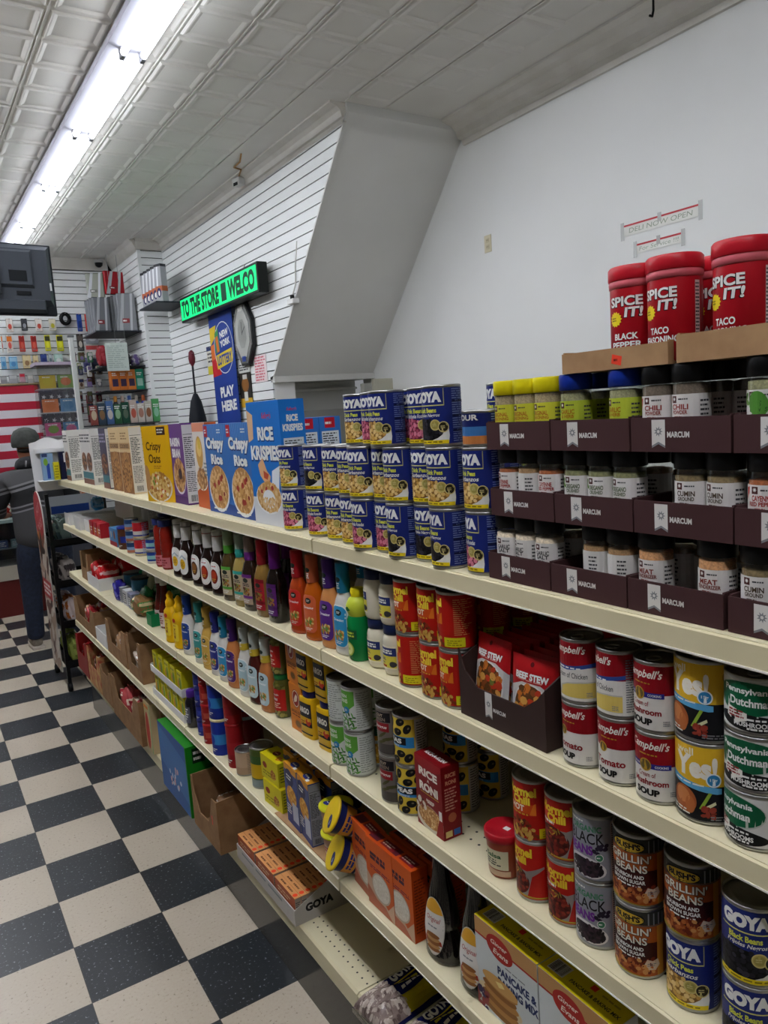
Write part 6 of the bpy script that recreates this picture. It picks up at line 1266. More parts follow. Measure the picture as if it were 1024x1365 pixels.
boxy(YT, 'broth_box', Y(371, .234, .71) + .01, .330, .115, .06, Z4 + E1, 'yellow broth box at the rear, lower', 'box', yg); boxy(YT, 'broth_box', Y(371, .234, .71) + .01, .330, .115, .06, Z4 + .0764 + E1, 'yellow broth box at the rear, upper', 'box', yg)
GC = plain_can('can', .039, .135, [(0, 1, '#4a5a24'), (.0, .22, '#7d8a8f'), (.25, .6, '#c9a41c'), (.6, .8, '#3a5a2c')], None, '#c9c9b0', M('#a8a8a6', .3, .95))
put(GC, 'vegetable_can', .270, Yc(334, .270, .039, .67), Z4 + E1, 10, 'green can with bright silver lid beside the yellow boxes', 'can')
st_ = MB(); st_.box(-.010, .010, -.006, .006, 0, .0006, M('#e8432a'))
BC = plain_can('can', .034, .085, [(0, 1, '#b09478'), (.35, .95, '#c0a488')], None, '#8a7a64'); put(BC, 'beige_can', .256, Yc(314, .256, .034, .64), Z4 + E1, 0, 'beige can beside the silver lidded green can', 'can')
put(coffee_can(), 'coffee_canister', .338, Yc(309, .338, .056, .69), Z4 + E1, 4, 'large dark red canister with blue lid', 'canister')
RC = canister(.030, .155, '#9c141c', '#8c1018', '#a8242a'); y = Yc(302, .252, .030, .68)
put(RC, 'bread_crumb_canister', .252, y, Z4 + E1, 0, 'slim red canister, lower of two', 'canister', 'slim red canisters'); put(canister(.030, .108, '#a0141c', '#8c1018', '#8c1a22'), 'bread_crumb_canister', .252, y, Z4 + .1554 + E1, 0, 'slim red canister, upper of two', 'canister', 'slim red canisters')
BLU = canister(.037, .125, '#16309c', '#cdbf98', '#2f80c4', ('WHOLE', 'BEANS')); y = Yc(282, .252, .037, .66)
BLU = canister(.037, .134, '#16309c', '#cdbf98', '#2f80c4')
put(BLU, 'oatmeal_canister', .252, y, Z4 + E1, 0, 'royal blue canister, lower of two stacked', 'canister', 'royal blue canisters'); put(BLU, 'oatmeal_canister', .252, y, Z4 + .1344 + E1, -4, 'royal blue canister, upper of two stacked', 'canister', 'royal blue canisters')
JR = {'r': canister(.026, .075, '#9c1c1c', '#a81c20', '#b84a3a', name='jar'), 'b': canister(.026, .062, '#24308c', '#1a1e5c', '#3a4ab0', name='jar'), 'd': canister(.027, .07, '#2a2014', '#1c160e', '#5a4a2c', name='jar'), 'o': canister(.027, .07, '#a8401c', '#2a1a10', '#c96a3a', name='jar')}
for pl, X, kinds, what in ((270, .248, 'rrrr', 'red'), (262, .255, 'bbbb', 'dark blue'), (261, .306, 'dodo', 'brown')):
    y = Yc(pl, X, .027, .66); z = Z4 + E1
    for j, kd in enumerate(kinds):
        put(JR[kd], 'seasoning_jar', X, y, z, 0, 'small %s seasoning jar, %s from the bottom of its stack' % (what, ORD[j]), 'jar', 'small seasoning jars'); z += {'r': .0752, 'b': .0622, 'd': .0702, 'o': .0702}[kd]
pb = bottle('seasoning_bottle', [(.024, 0), (.027, .003), (.027, .10), (.018, .118), (.016, .122)], M('#17151c', .2, 0, 0, 1, .4), [(.0185, .12), (.019, .122), (.019, .143), (.016, .146)], M('#4a2484', .35), Art().rect(-.02, .02, .02, .085, M('#5a5a6a')).bars(-.016, .03, .016, .08, 5, WHT, 3))
put(pb, 'seasoning_bottle', .246, Yc(247.5, .246, .027, .66), Z4 + E1, 4, 'dark bottle with purple cap on the fourth shelf', 'bottle')
BJ = canister(.033, .07, '#a85a3a', '#8c2a20', '#c9907a', name='jar'); y = Yc(251, .300, .033, .7)
for j in range(3): put(BJ, 'sauce_jar', .308, y, Z4 + .0704 * j + E1, 0, 'terracotta jar behind the purple capped bottle, %s of three' % ('bottom', 'middle', 'top')[j], 'jar', 'terracotta jars')
# tea bag trays: two white trays of small yellow boxes
tb = Art(); tb.rect(-.03, 0, .03, .075, M('#c9c020')); tb.ell(.008, .036, .014, .020, M('#6f8f34')); tb.ell(-.014, .032, .009, .016, M('#c9872a')); tb.bars(-.024, .056, .024, .07, 1, M('#7a7a1c'), 3)
tt = Art(); tt.rect(-.03, -.04, .03, .04, M('#dcd218')); tt.ell(0, 0, .014, .010, M('#d8701c')); tt.bars(-.024, .016, .024, .03, 1, M('#8a8a1c'), 3)
TB = carton('tea_box', .060, .080, .075, M('#cfc61c', .4), tb, None, tt); ye, yn = Y(203, .226, .68), Y(245, .226, .68); n = 5; st = (ye - yn) / n
TWD = ye - yn
for j in range(2):
    thing('display_tray', tray(TWD, .20, .030, .034, WHITECARD, 'display_tray'), (.222 + .10, (ye + yn) / 2, Z4 + .105 * j + E1), -PI / 2, 'white tray of yellow tea boxes, %s of two' % ('lower', 'upper')[j], 'tray', 'white trays of tea boxes')
    for k in range(n):
        for q in range(2):
            thing('tea_box', TB, (.230 + .042 + .086 * q, yn + .006 + (k + .5) * (TWD - .012) / n, Z4 + .105 * j + .0036 + E1), -PI / 2, 'small yellow tea box, %s from the jars, %s row, %s tray' % (ORD[k], ('front', 'rear')[q], ('lower', 'upper')[j]), 'tea box', 'small yellow tea boxes', scale=(min(1, (TWD - .012) / n / .0605), 1, 1.22))
# cut-open cartons at the far end of the fourth shelf
def box_at(pl, pr, X, D, z, hf, hb, lab, mat=KRAFT2, cut=True, cat='carton', zz=None):
    a, b = Y(pl, X, z + .05), Y(pr, X, z + .05); W = a - b - .004
    thing('open_carton', tray(W, D, hf, hb, mat, 'carton', cut=(.2, W * .16) if cut else None), (X + D / 2, (a + b) / 2, (zz if zz is not None else z) + E1), -PI / 2, lab, cat, 'cut open cartons'); return a, b, W
for pl, pr, hf, hb, lab, cols, sd in ((171, 190, .06, .19, 'brown cut open carton on the fourth shelf beside the yellow tea boxes', ('#c9b9a8', '#9c6a4a', '#e0dcd4'), 31), (143, 169, .07, .18, 'brown cut open carton on the fourth shelf with clear bags inside', ('#b8906a', '#d8d2ca', '#8a4a34'), 35), (100, 127, .06, .15, 'brown cut open carton at the far end of the fourth shelf', ('#a8242c', '#d8a878', '#c9b8b0'), 39)):
    a, b, W = box_at(pl, pr, .216, .24, Z4, hf, hb, lab)
    for k in range(3): thing('snack_bag', softbag(min(W * .8, .17), .064, .125 + .01 * k, cols, 'bag', sd + k), (.216 + .045 + .066 * k, (a + b) / 2, Z4 + .004 + E1), -PI / 2, 'crinkled snack bag, %s in the carton, %s' % (('front', 'middle', 'rear')[k], {31: 'beside the tea boxes', 35: 'holding clear bags', 39: 'at the far end'}[sd]), 'bag', 'snack bags in cartons')
a, b = Y(127.5, .216, .65), Y(142, .216, .65); thing('white_box', tray(a - b - .004, .2, .075, .078, WHITECARD, 'display_box'), (.316, (a + b) / 2, Z4 + E1), -PI / 2, 'white card box between two brown cartons on the fourth shelf', 'box')

# ================= base deck
ZD = ZB
# orange seasoning packs in a printed carton
a, b = .345, -.107; W = a - b; D = .24
ga = Art(); ga.text('GOYA', -.035, .044, .095, .027, BLK, .06); ga2 = Art(); ga2.bars(-W * .4, .03, W * .4, .045, 1, MGRY, 3)
gt = MB(); t = .003; GC_ = M('#b5b1ab', .7)
gt.box(-W / 2, W / 2, -D / 2, D / 2, 0, t, GC_); gt.prism([(-W / 2, t), (W / 2, t), (W / 2, .052), (-W / 2, .052)], 'y', -D / 2, -D / 2 + t, GC_); gt.prism([(-W / 2, t), (W / 2, t), (W / 2, .12), (-W / 2, .12)], 'y', D / 2 - t, D / 2, GC_)
for x in (-W / 2, W / 2 - t): gt.prism([(-D / 2 + t, t), (D / 2 - t, t), (D / 2 - t, .12), (.03, .115), (-D / 2 + t, .052)], 'x', x, x + t, GC_)
gt.art(ga2, front(-D / 2)); gt.art(ga, right(W / 2))
thing('seasoning_carton', [('carton_body', gt.mesh('carton_body', False))], (.222 + D / 2, (a + b) / 2, ZD + E1), -PI / 2, 'grey printed carton holding rows of orange packs on the bottom deck', 'carton')
SB = seasoning_box(); n1, n2 = 3, 10
for i in range(n1):
    for j in range(n2):
        thing('seasoning_box', SB, (.222 + .016 + .0217 * j, b + .0735 + (W - .147) * i / (n1 - 1), ZD + .0036 + E1), -PI / 2, 'orange seasoning pack in the grey carton, %s along, %s deep' % (ORD[i], ORD[j]), 'pack', 'orange seasoning packs')
# big brown carton hanging over the deck edge
a, b = .664, .392; W = a - b; D = .30
bc = MB(); t = .004; bc.box(-W / 2, W / 2, -D / 2, D / 2, 0, t, KRAFT2)
bc.prism([(-W / 2, t), (W / 2, t), (W / 2, .196), (W / 2 - .05, .192), (W / 2 - .058, .165), (W / 2 - .075, .12), (W / 2 - .095, .085), (-W / 2 + .08, .075), (-W / 2 + .035, .13), (-W / 2 + .018, .196), (-W / 2, .196)], 'y', -D / 2, -D / 2 + t, KRAFT2)
bc.prism([(-W / 2, t), (W / 2, t), (W / 2, .20), (-W / 2, .20)], 'y', D / 2 - t, D / 2, KRAFT2)
bc.prism([(-D / 2 + t, t), (D / 2 - t, t), (D / 2 - t, .215), (-D / 2 + t, .196)], 'x', W / 2 - t, W / 2, KRAFT2); bc.prism([(-D / 2 + t, t), (D / 2 - t, t), (D / 2 - t, .20), (-D / 2 + t, .196)], 'x', -W / 2, -W / 2 + t, KRAFT2)
bl = Art(); bl.rect(.07, .08, .14, .15, M('#cfcac2')); bl.rect(.07, .105, .14, .125, M('#a8242a')); bl.rect(.072, .128, .10, .148, BLK); bc.art(bl, right(W / 2)); bo = Art(); bo.rect(W / 2 - .06, .09, W / 2 - .052, .125, M('#e8432a')); bc.art(bo, front(-D / 2))
thing('open_carton', [('carton_body', bc.mesh('carton_body', False))], (.178 + D / 2, (a + b) / 2, ZD + E1), -PI / 2, 'large brown carton overhanging the deck beside the orange packs', 'carton', 'cut open cartons')
for k in range(3): thing('snack_bag', softbag(.07, .10, .10, ('#8a6a50', '#c9c4bd', '#5a3a2a'), 'bag', 50 + k), (.30 + .06 * (k % 2), .455 + .073 * k, ZD + .005 + E1), -PI / 2, 'crinkled bag deep in the large brown carton, %s' % ('nearest the orange packs', 'middle', 'nearest the paper towels')[k], 'bag', 'bags in the large brown carton')
pk = Art(); pk.rect(-.18, .0, .172, .285, M('#2a5a9c')); pk.poly([(-.18, .12), (.172, .05), (.172, .22), (-.18, .27)], M('#3a6fae')); pk.beans(0, .10, .11, .05, 14, .012, [M('#c8d4e2'), M('#d8b0b0')], 3)
ps = Art(); ps.rect(-.10, .0, .10, .285, M('#1a7a1c')); ps.rect(-.075, .215, -.025, .275, M('#0a2a14')); ps.bars(-.07, .222, -.03, .268, 2, WHT, 3); ps.rect(-.005, .17, .098, .215, M('#0a2a14')); ps.bars(.01, .18, .09, .205, 1, WHT, 3)
boxy(carton('paper_towel_pack', .36, .20, .285, M('#1a7a1c', .4), pk, ps), 'paper_towel_pack', .700, .178, .36, .20, ZD + E1, 'green and blue boxed pack on the bottom deck', 'pack')
thing('snack_bag', softbag(.16, .10, .16, ('#c9ccd0', '#aab0b8'), 'bag', 61), (.27, 1.16, ZD + E1), -PI / 2, 'white plastic bag between the green pack and a brown carton', 'bag')
a, b, W = box_at(207, 219, .26, .25, ZD, .14, .24, 'brown carton standing behind the white plastic bag on the bottom deck')
rb_ = carton('snack_box', .10, .05, .24, M('#c9b48a', .5), Art().rect(-.05, 0, .05, .24, M('#c9b98a')).ell(-.01, .10, .03, .09, M('#b8322a')).rect(.035, 0, .05, .24, M('#8ab07a')).bars(-.04, .2, .03, .23, 1, M('#d8701c'), 3))
boxy(rb_, 'snack_box', Y(207, .23, .40) + .05, .225, .10, .05, ZD + E1, 'tall flat pack with red and green print on the bottom deck', 'pack')
a, b, W = box_at(151, 189, .205, .30, ZD, .12, .22, 'brown carton of red wrapped bags on the bottom deck')
for k in range(4): thing('snack_bag', softbag(W * .34, .095, .165 + .02 * (k // 2), ('#b04a4c', '#e0ccb8', '#a8323a'), 'bag', 70 + k), (.205 + .06 + .10 * (k // 2), (a + b) / 2 + W * .2 * (1 if k % 2 else -1), ZD + .004 + E1), -PI / 2, 'red wrapped bag in the bottom carton, %s' % ('front, near side', 'front, far side', 'rear, near side', 'rear, far side')[k], 'bag', 'red wrapped bags')
RBX = M('#8c1c1a', .5)
for k, (pl, pr, hf, hb, mat, lab) in enumerate(((136, 150, .16, .19, KRAFT2, 'plain brown carton beside the red printed cartons'), (119, 135.5, .12, .22, mottled('print_card', '#a8482c', '#c9a86a', 20, .6), 'red and yellow printed open carton on the bottom deck'), (104, 118.5, .12, .22, RBX, 'red printed open carton at the far end of the bottom deck'))):
    a, b, W = box_at(pl, pr, .215, .28, ZD, hf, hb, lab, mat)
    if k: 
        for q in range(2): thing('snack_bag', softbag(W * .75, .08, .17, ('#a82a2c', '#d8c8b8', '#5a3a2a'), 'bag', 80 + 3 * k + q), (.215 + .055 + .09 * q, (a + b) / 2, ZD + .004 + E1), -PI / 2, 'snack bag in a printed carton on the deck, %s, %s' % (('front', 'rear')[q], ('', 'yellow carton', 'red carton')[k]), 'bag', 'snack bags in printed cartons')
# bags of dried beans
def bean_bag(W, L, Hh, seed, title=True):
    """pillow bag lying flat: clear half full of beans, printed half; long way along local X"""
    r = random.Random(seed); nx, ny = 26, 16; ph = [(r.uniform(4, 11), r.uniform(4, 11), r.uniform(0, 6)) for _ in range(5)]
    def surf(u, v):
        e = max(0, 1 - abs(u) ** 5) ** .5 * max(0, 1 - abs(v) ** 3.0) ** .5; f = 1 + .10 * sum(math.sin(a * u + c * v + d) for a, c, d in ph) / 2
        return Hh * e * f
    b = MB(); vs = []; fs = []; ms = []
    for j in range(ny + 1):
        for i in range(nx + 1):
            u, v = i / nx * 2 - 1, j / ny * 2 - 1; vs.append((u * L / 2, v * W / 2, .002 + surf(u, v)))
    for j in range(ny):
        for i in range(nx): a = j * (nx + 1) + i; fs.append((a, a + 1, a + nx + 2, a + nx + 1))
    k0 = len(vs); vs += [(x, y, .0008) for x, y, z in vs]; fs2 = [tuple(reversed([q + k0 for q in f])) for f in fs]
    bd = [i for i in range(nx + 1)] + [j * (nx + 1) + nx for j in range(1, ny + 1)] + [ny * (nx + 1) + i for i in range(nx - 1, -1, -1)] + [j * (nx + 1) for j in range(ny - 1, 0, -1)]
    rim = [(bd[k], bd[(k + 1) % len(bd)], bd[(k + 1) % len(bd)] + k0, bd[k] + k0) for k in range(len(bd))]
    b.add(vs, fs + fs2 + rim, M('#151d5a', .25), True)
    def up(u, v, e): return (u, v, .0028 + surf(u / L * 2, v / W * 2) + e)
    a = Art(); a.poly([(-.0 * L, -W * .48), (L * .49, -W * .48), (L * .49, W * .48), (0, W * .48)], M('#12184a', .25)) if False else None
    a.rect(-L * .5, -W * .49, -L * .10, W * .49, M('#8a7a74', .15)); a.blobs(lambda x, y: True, (-L * .49, -W * .47, -L * .10, W * .47), 170, .0065, [M('#c9bdb2', .2), M('#8f7f78', .2), M('#6f5f5a', .2), M('#b5a79c', .2)], seed, (.6, .8))
    a.text('GOYA', L * .13, W * .27, L * .34, W * .22, WHT, .05); a.rect(-L * .05, W * .10, L * .34, W * .125, YEL); a.bars(-L * .03, -W * .02, L * .30, W * .08, 1, M('#c9c03a'), 3); a.bars(-L * .03, -W * .14, L * .30, -W * .04, 1, WHT, 4)
    a.rect(-L * .10, -W * .48, L * .48, -W * .20, M('#b8a81c', .25)); a.poly([(L * .40, W * .48), (L * .48, W * .48), (L * .48, -W * .2), (L * .44, -W * .2)], M('#b9bcc4', .2))
    p = MB(); p.art(a, up, du=L / 26, dv=W / 16, e0=.0004)
    tw = MB(); tw.prism([(-L * .5, -W * .3), (-L * .54, -W * .42), (-L * .56, 0), (-L * .54, W * .42), (-L * .5, W * .3)], 'z', .001, .012, FILM)
    return [('bag_film', b.mesh('bag_film')), ('label_print', p.mesh('label_print', False)), ('sealed_end', tw.mesh('sealed_end'))]
BG = [bean_bag(.13, .22, .042, 3), bean_bag(.14, .22, .045, 7)]
p0 = onz(470, 1296, ZD + .04); p1 = onz(505, 1345, ZD + .04); p2 = onz(560, 1360, ZD + .04)
for k, (px, py, rz, dz, lab) in enumerate(((512, 1286, .10, 0, 'bag of dried beans lying flat, farthest along the deck'), (548, 1350, .16, .0, 'bag of dried beans lying flat, next to the farthest bag'), (600, 1420, .1, .0, 'bag of dried beans mostly beyond the lower picture edge'))):
    q = onz(px, py, ZD + .03); thing('bean_bag', BG[k % 2], (max(.318, q.x - .02), (-.53, -.69, -.86)[k], ZD + E1 + dz), rz, lab, 'bag', 'bags of dried beans')
# ================================================= wall things and far end
# handwritten paper strips on the white wall
def strip(px0, py0, px1, py1, hgt, words, name, lab):
    a, b = onx(px0, py0, XW - .002), onx(px1, py1, XW - .002); L = (a - b).length; sl = math.atan2(b.z - a.z, a.y - b.y)
    w = MB(); w.box(-L / 2, L / 2, -.0006, .0006, -hgt, 0, M('#e4e4de', .6)); ar = Art(); ar.rect(-L / 2, -.010, L / 2, 0, M('#b8323a')); ar.text(words, 0, -hgt * .56, L * .82, hgt * .42, M('#93a08c'), 0.0, .1); w.art(ar, front(-.0006))
    tp = []
    for s, q in ((-L * .5, .8), (L * .5, .8), (.0, -.2)):
        t = MB(); t.box(s - .012, s + .012, -.0016, -.0012, -hgt - .02 if q > 0 else -.03, .016, M('#e2e4e2', .6, 0, 0, .45)); tp.append(('tape_strip', t.mesh('tape_strip')))
    thing('paper_sign', [('paper', w.mesh('paper', False))] + tp, ((a.x + b.x) / 2 - .001, (a.y + b.y) / 2, (a.z + b.z) / 2), -PI / 2, lab, 'paper sign', 'handwritten paper strips', ry=0)
    bpy.context.view_layer.update(); o = COL.objects[-1]
strip(830, 297, 934, 276, .062, 'DELI NOW OPEN', 'paper_sign', 'upper handwritten paper strip taped on the white wall')
strip(847, 325, 911, 310, .052, 'For Service !!!', 'paper_sign', 'lower handwritten paper strip taped on the white wall')
# outlet
q = onx(651, 325, XW); w = MB(); w.box(-.036, .036, -.006, 0, -.058, .058, M('#d2cbb0', .4), .003); s1 = []
for v in (-.022, .022):
    t = MB(); t.box(-.017, .017, -.0085, -.006, v - .014, v + .014, M('#c4bc9e', .4), .002); a = Art(); a.rect(-.008, v - .004, -.005, v + .006, BLK); a.rect(.005, v - .004, .008, v + .006, BLK); t.art(a, front(-.0085)); s1.append(('socket', t.mesh('socket', False)))
thing('wall_outlet', [('cover_plate', w.mesh('cover_plate'))] + s1, (XW, q.y, q.z), -PI / 2, 'cream double power outlet alone on the white wall', 'outlet')
# beige board leaning behind the shelving
a, b = ony(498, 505, 3.42), ony(552, 498, 3.42); w = MB(); w.box(a.x, b.x, 3.42, 3.455, 0, a.z, M('#b5b3a2', .5)); w.box(b.x, b.x + .035, 3.42, 3.455, 0, a.z, M('#a88a62', .6)); thing('board', [('board', w.mesh('board'))], (0, 0, 0), 0, 'beige board with raw wood edge standing behind the navy cans', 'board')
w = MB(); w.box(ony(485, 510, 3.6).x, ony(497, 510, 3.6).x, 3.60, 3.66, 0, 2.0, M('#bdbdb5', .5)); thing('narrow_board', [('narrow_board', w.mesh('narrow_board'))], (0, 0, 0), 0, 'pale narrow board behind the beige board', 'board')
# camera with cable on the stair edge
q = onx(391, 402, XS - .02); w = MB(); w.box(-.03, .03, -.05, .05, -.018, .018, M('#d9d9d6', .4), .006); c = MB(); c.tube([(0, .02, .015), (0, .0, .05), (.01, -.04, .12), (.015, -.05, .25), (.02, -.10, .42)], .005, M('#c9c9c4', .5)); l = MB(); l.lathe([(.012, -.02), (.016, -.018), (.016, .018), (.012, .02)], BLACKP, 16); l.rot(Matrix.Translation((-.006, -.0, .028)))
thing('wall_sensor', [('sensor_body', w.mesh('sensor_body')), ('cable', c.mesh('cable')), ('lens', l.mesh('lens'))], (q.x, q.y, q.z), 0, 'small white sensor with hanging cable at the stair edge', 'sensor')
# small white camera on the crown with dangling wire
q = onz(318, 243, H - .06); w = MB(); w.box(-.03, .03, -.05, .05, -.03, .03, M('#dcdcd8', .4), .006); w.box(-.031, -.0305, -.03, .03, -.03, -.005, BLK); c = MB(); pt = [Vector(onz(*p, H - .01)) - Vector((q.x, q.y, q.z)) for p in ((303, 206), (308, 216), (305, 224), (316, 226))]; c.tube(pt + [Vector((0, 0, .03))], .006, M('#a8814e', .5))
thing('ceiling_camera', [('camera_body', w.mesh('camera_body')), ('wire', c.mesh('wire'))], (q.x, q.y, q.z), .2, 'small white box camera at the slat wall crown with loose wire', 'camera')
# hook at the crown of the white wall
q = onz(926, 26, H - .05); w = MB(); w.tube([(0, 0, .06), (0, 0, .0), (-.01, 0, -.03), (-.03, 0, -.03)], .006, BLK); thing('wall_hook', [('hook', w.mesh('hook'))], (XW - .20, q.y, H - .075), 0, 'small dark hook on the crown of the white wall', 'hook')
# LED sign
LED = M('#06e070', .5, 0, .45); a = onx(243, 415, XS - .13); b = onx(346, 372, XS - .13)
LL = a.y - b.y; HH = .235
w = MB(); w.box(-LL / 2, LL / 2, -.045, .045, -HH / 2, HH / 2, M('#121614', .4), .006); pnl = MB(); pnl.box(-LL / 2 + .02, LL / 2 - .02, -.047, -.0455, -HH / 2 + .022, HH / 2 - .022, LED)
tx = Art(); DARK = M('#06402c', .5)
tx.text('TO THE STORE', -LL * .21, 0, LL * .53, HH * .68, DARK, .06); tx.rect(LL * .085, -HH * .32, LL * .15, HH * .32, DARK); tx.text('WELCO', LL * .32, 0, LL * .30, HH * .68, DARK, .06)
lt = MB(); lt.art(tx, front(-.047)); hg = []
for s in (-.3, .3):
    t = MB(); t.tube([(s * LL, 0, HH / 2), (s * LL - .06, .05, HH / 2 + .06)], .004, STEEL); hg.append(('hanger_wire', t.mesh('hanger_wire')))
thing('led_sign', [('sign_case', w.mesh('sign_case')), ('led_panel', pnl.mesh('led_panel'), [('sign_lettering', lt.mesh('sign_lettering', False))])] + hg, (XS - .10, (a.y + b.y) / 2, (onx(243, 412, XS - .1).z + onx(340, 376, XS - .1).z) / 2 - .01), -PI / 2, 'green glowing message board on the slat wall', 'sign')
# lottery banner
a, b = onx(279, 418, XS - .02), onx(310, 412, XS - .02); bt = onx(293, 560, XS - .02); BW, BH = a.y - b.y, 1.05
w = MB(); w.box(-BW / 2, BW / 2, -.002, .002, -BH, 0, M('#1c3a8c', .5)); ar = Art(); ar.poly([(-BW / 2, -.18), (-BW * .2, -.16), (-BW * .3, -.30), (-BW / 2, -.38)], M('#dcc028')); ar.poly([(-BW / 2, -.38), (-BW * .34, -.36), (-BW * .3, -.55), (-BW / 2, -.55)], M('#d8702c')); ar.poly([(-BW / 2, -.55), (-BW * .3, -.53), (-BW * .1, -.72), (-BW / 2, -.74)], M('#c0202c'))
ar.ell(BW * .06, -.43, BW * .40, .29, WHT); ar.ell(BW * .06, -.43, BW * .385, .28, M('#1c3a8c')); ar.text('NEW', BW * .12, -.275, BW * .36, .075, WHT, .04, 0, .12); ar.text('YORK', BW * .14, -.375, BW * .42, .075, WHT, .04, 0, .12); ar.poly([(-BW * .29, -.50), (BW * .40, -.45), (BW * .40, -.60), (-BW * .27, -.66)], M('#d8c02c')); ar.text('LOTTERY', BW * .07, -.553, BW * .62, .11, M('#1c3a8c'), .04, 0, .08)
ar.poly([(-BW * .28, -.25), (-BW * .12, -.2), (-BW * .10, -.45), (-BW * .28, -.48)], M('#3a8a4c')); ar.poly([(-BW * .26, -.30), (-BW * .16, -.28), (-BW * .12, -.46), (-BW * .22, -.47)], M('#d8702c'))
ar.text('PLAY', BW * .05, -.92, BW * .58, .12, WHT, .05, 0, .04); ar.text('HERE', BW * .08, -1.08, BW * .64, .12, WHT, .05, 0, .04); ar.L = [(m_, [(u_, v_ * .81) for u_, v_ in vs_], fs_, b_) for m_, vs_, fs_, b_ in ar.L]; w.art(ar, front(-.002)); rod = MB(); rod.tube([(-BW / 2, 0, 0), (BW / 2, 0, 0)], .008, M('#2a4a9c', .4))
thing('banner', [('banner_cloth', w.mesh('banner_cloth', False)), ('hanging_rod', rod.mesh('hanging_rod'))], (XS - .035, (a.y + b.y) / 2, a.z), -PI / 2, 'tall blue hanging banner with oval emblem and white writing', 'banner')
# octagonal clock
q = onx(324, 445, XS - .04); oc = lambda r, k=.72: [(r * k * math.cos(PI / 4 * i + PI / 8), r * math.sin(PI / 4 * i + PI / 8)) for i in range(8)]
w = MB(); w.prism(oc(.29), 'y', .0, .03, M('#1c1e20', .3)); rim = MB(); rim.prism(oc(.272), 'y', -.008, -.0001, M('#8b8d8a', .25, .6)); f = MB(); f.prism(oc(.215), 'y', -.010, -.0081, M('#a9aba6', .4)); f.prism(oc(.13), 'y', -.0105, -.0101, M('#8d908a', .4)); ar = Art(); ar.rect(-.006, -.01, .006, .10, DGRY); ar.poly([(0, -.006), (.07, .05), (.066, .058), (-.004, .006)], DGRY); ar.rect(-.04, -.235, .04, -.19, M('#24408c')); ar.rect(-.05, .19, .05, .235, M('#d8d8d2')); f.art(ar, front(-.0107))
thing('wall_clock', [('clock_case', w.mesh('clock_case')), ('clock_rim', rim.mesh('clock_rim')), ('clock_face', f.mesh('clock_face', False))], (XS - .04, q.y, q.z), -PI / 2, 'octagonal silver and black clock beside the blue banner', 'clock')
def sheet(px0, py0, px1, py1, base, fn, name, lab, cat, off=.004, grp=None):
    a, b = onx(px0, py0, XS - off), onx(px1, py1, XS - off); W, Hs = abs(a.y - b.y), abs(a.z - b.z); w = MB(); w.box(-W / 2, W / 2, -.0015, .0015, -Hs / 2, Hs / 2, M(base, .5)); ar = Art(); fn(ar, W, Hs); w.art(ar, front(-.0015)); pn = MB(); pn.box(-.005, .005, -.004, -.0016, Hs * .44, Hs * .44 + .008, STEEL); return thing(name, [('paper', w.mesh(name, False)), ('mounting_pin', pn.mesh('mounting_pin'))], (XS - off, (a.y + b.y) / 2, (a.z + b.z) / 2), -PI / 2, lab, cat, grp)
sheet(317, 484, 338, 542, '#2a2622', lambda a, W, Hq: (a.rect(-W / 2, Hq * .26, W / 2, Hq / 2, M('#d2d4d0')), a.bars(-W * .4, Hq * .3, W * .4, Hq * .46, 3, DGRY, 3), a.rect(-W / 2, -Hq / 2, W / 2, -Hq * .3, M('#c9a02c')), a.ell(0, .0, W * .3, Hq * .16, M('#8a5a2a')), a.rect(-W * .15, -Hq * .36, W * .15, -Hq * .16, M('#cfcfca')), a.rect(-W * .18, Hq * .12, W * .18, Hq * .22, M('#c9c9c4'))), 'poster', 'black and yellow poster beside the blue banner', 'poster', .006)
sheet(338, 475, 357, 508, '#e6d6d6', lambda a, W, Hq: a.bars(-W * .44, -Hq * .46, W * .44, Hq * .46, 9, M('#d0707c'), 3, .55, .2), 'notice', 'white notice with pink writing below the stair edge', 'notice')
sheet(275, 463, 288, 498, '#d9d7c9', lambda a, W, Hq: (a.rect(-W / 2, -Hq / 2, W / 2, -Hq * .2, M('#cfc23a')), a.rect(-W / 2, Hq * .34, W / 2, Hq / 2, M('#2a3a6a')), a.bars(-W * .4, -.1 * Hq, W * .4, Hq * .3, 3, DGRY, 3)), 'notice', 'small yellow and white notice half behind the blue banner', 'notice')
# folded umbrella on a hook
q = onx(266, 475, XS - .05); w = MB(); w.tube([(0, 0, -.98), (0, 0, -.60), (0, 0, -.44), (0, 0, -.36)], [.115, .085, .055, .02], M('#161a22', .6), 16); h = MB(); h.tube([(0, 0, -.36), (0, 0, -.02), (0, 0, .06)], [.010, .010, .012], M('#3a3a42', .4), 8); k = MB(); k.lathe([(.006, -.10), (.028, -.06), (.034, -.02), (.026, .04), (.008, .06)], M('#6b2430', .5), 12); p = MB(); p.tube([(0, .03, .03), (0, -.03, .03)], .004, STEEL)
thing('umbrella', [('canopy', w.mesh('canopy')), ('shaft', h.mesh('shaft')), ('handle', k.mesh('handle')), ('peg', p.mesh('peg'))], (XS - .13, q.y, q.z), 0, 'black folded umbrella with dark red handle hanging on the slat wall', 'umbrella')
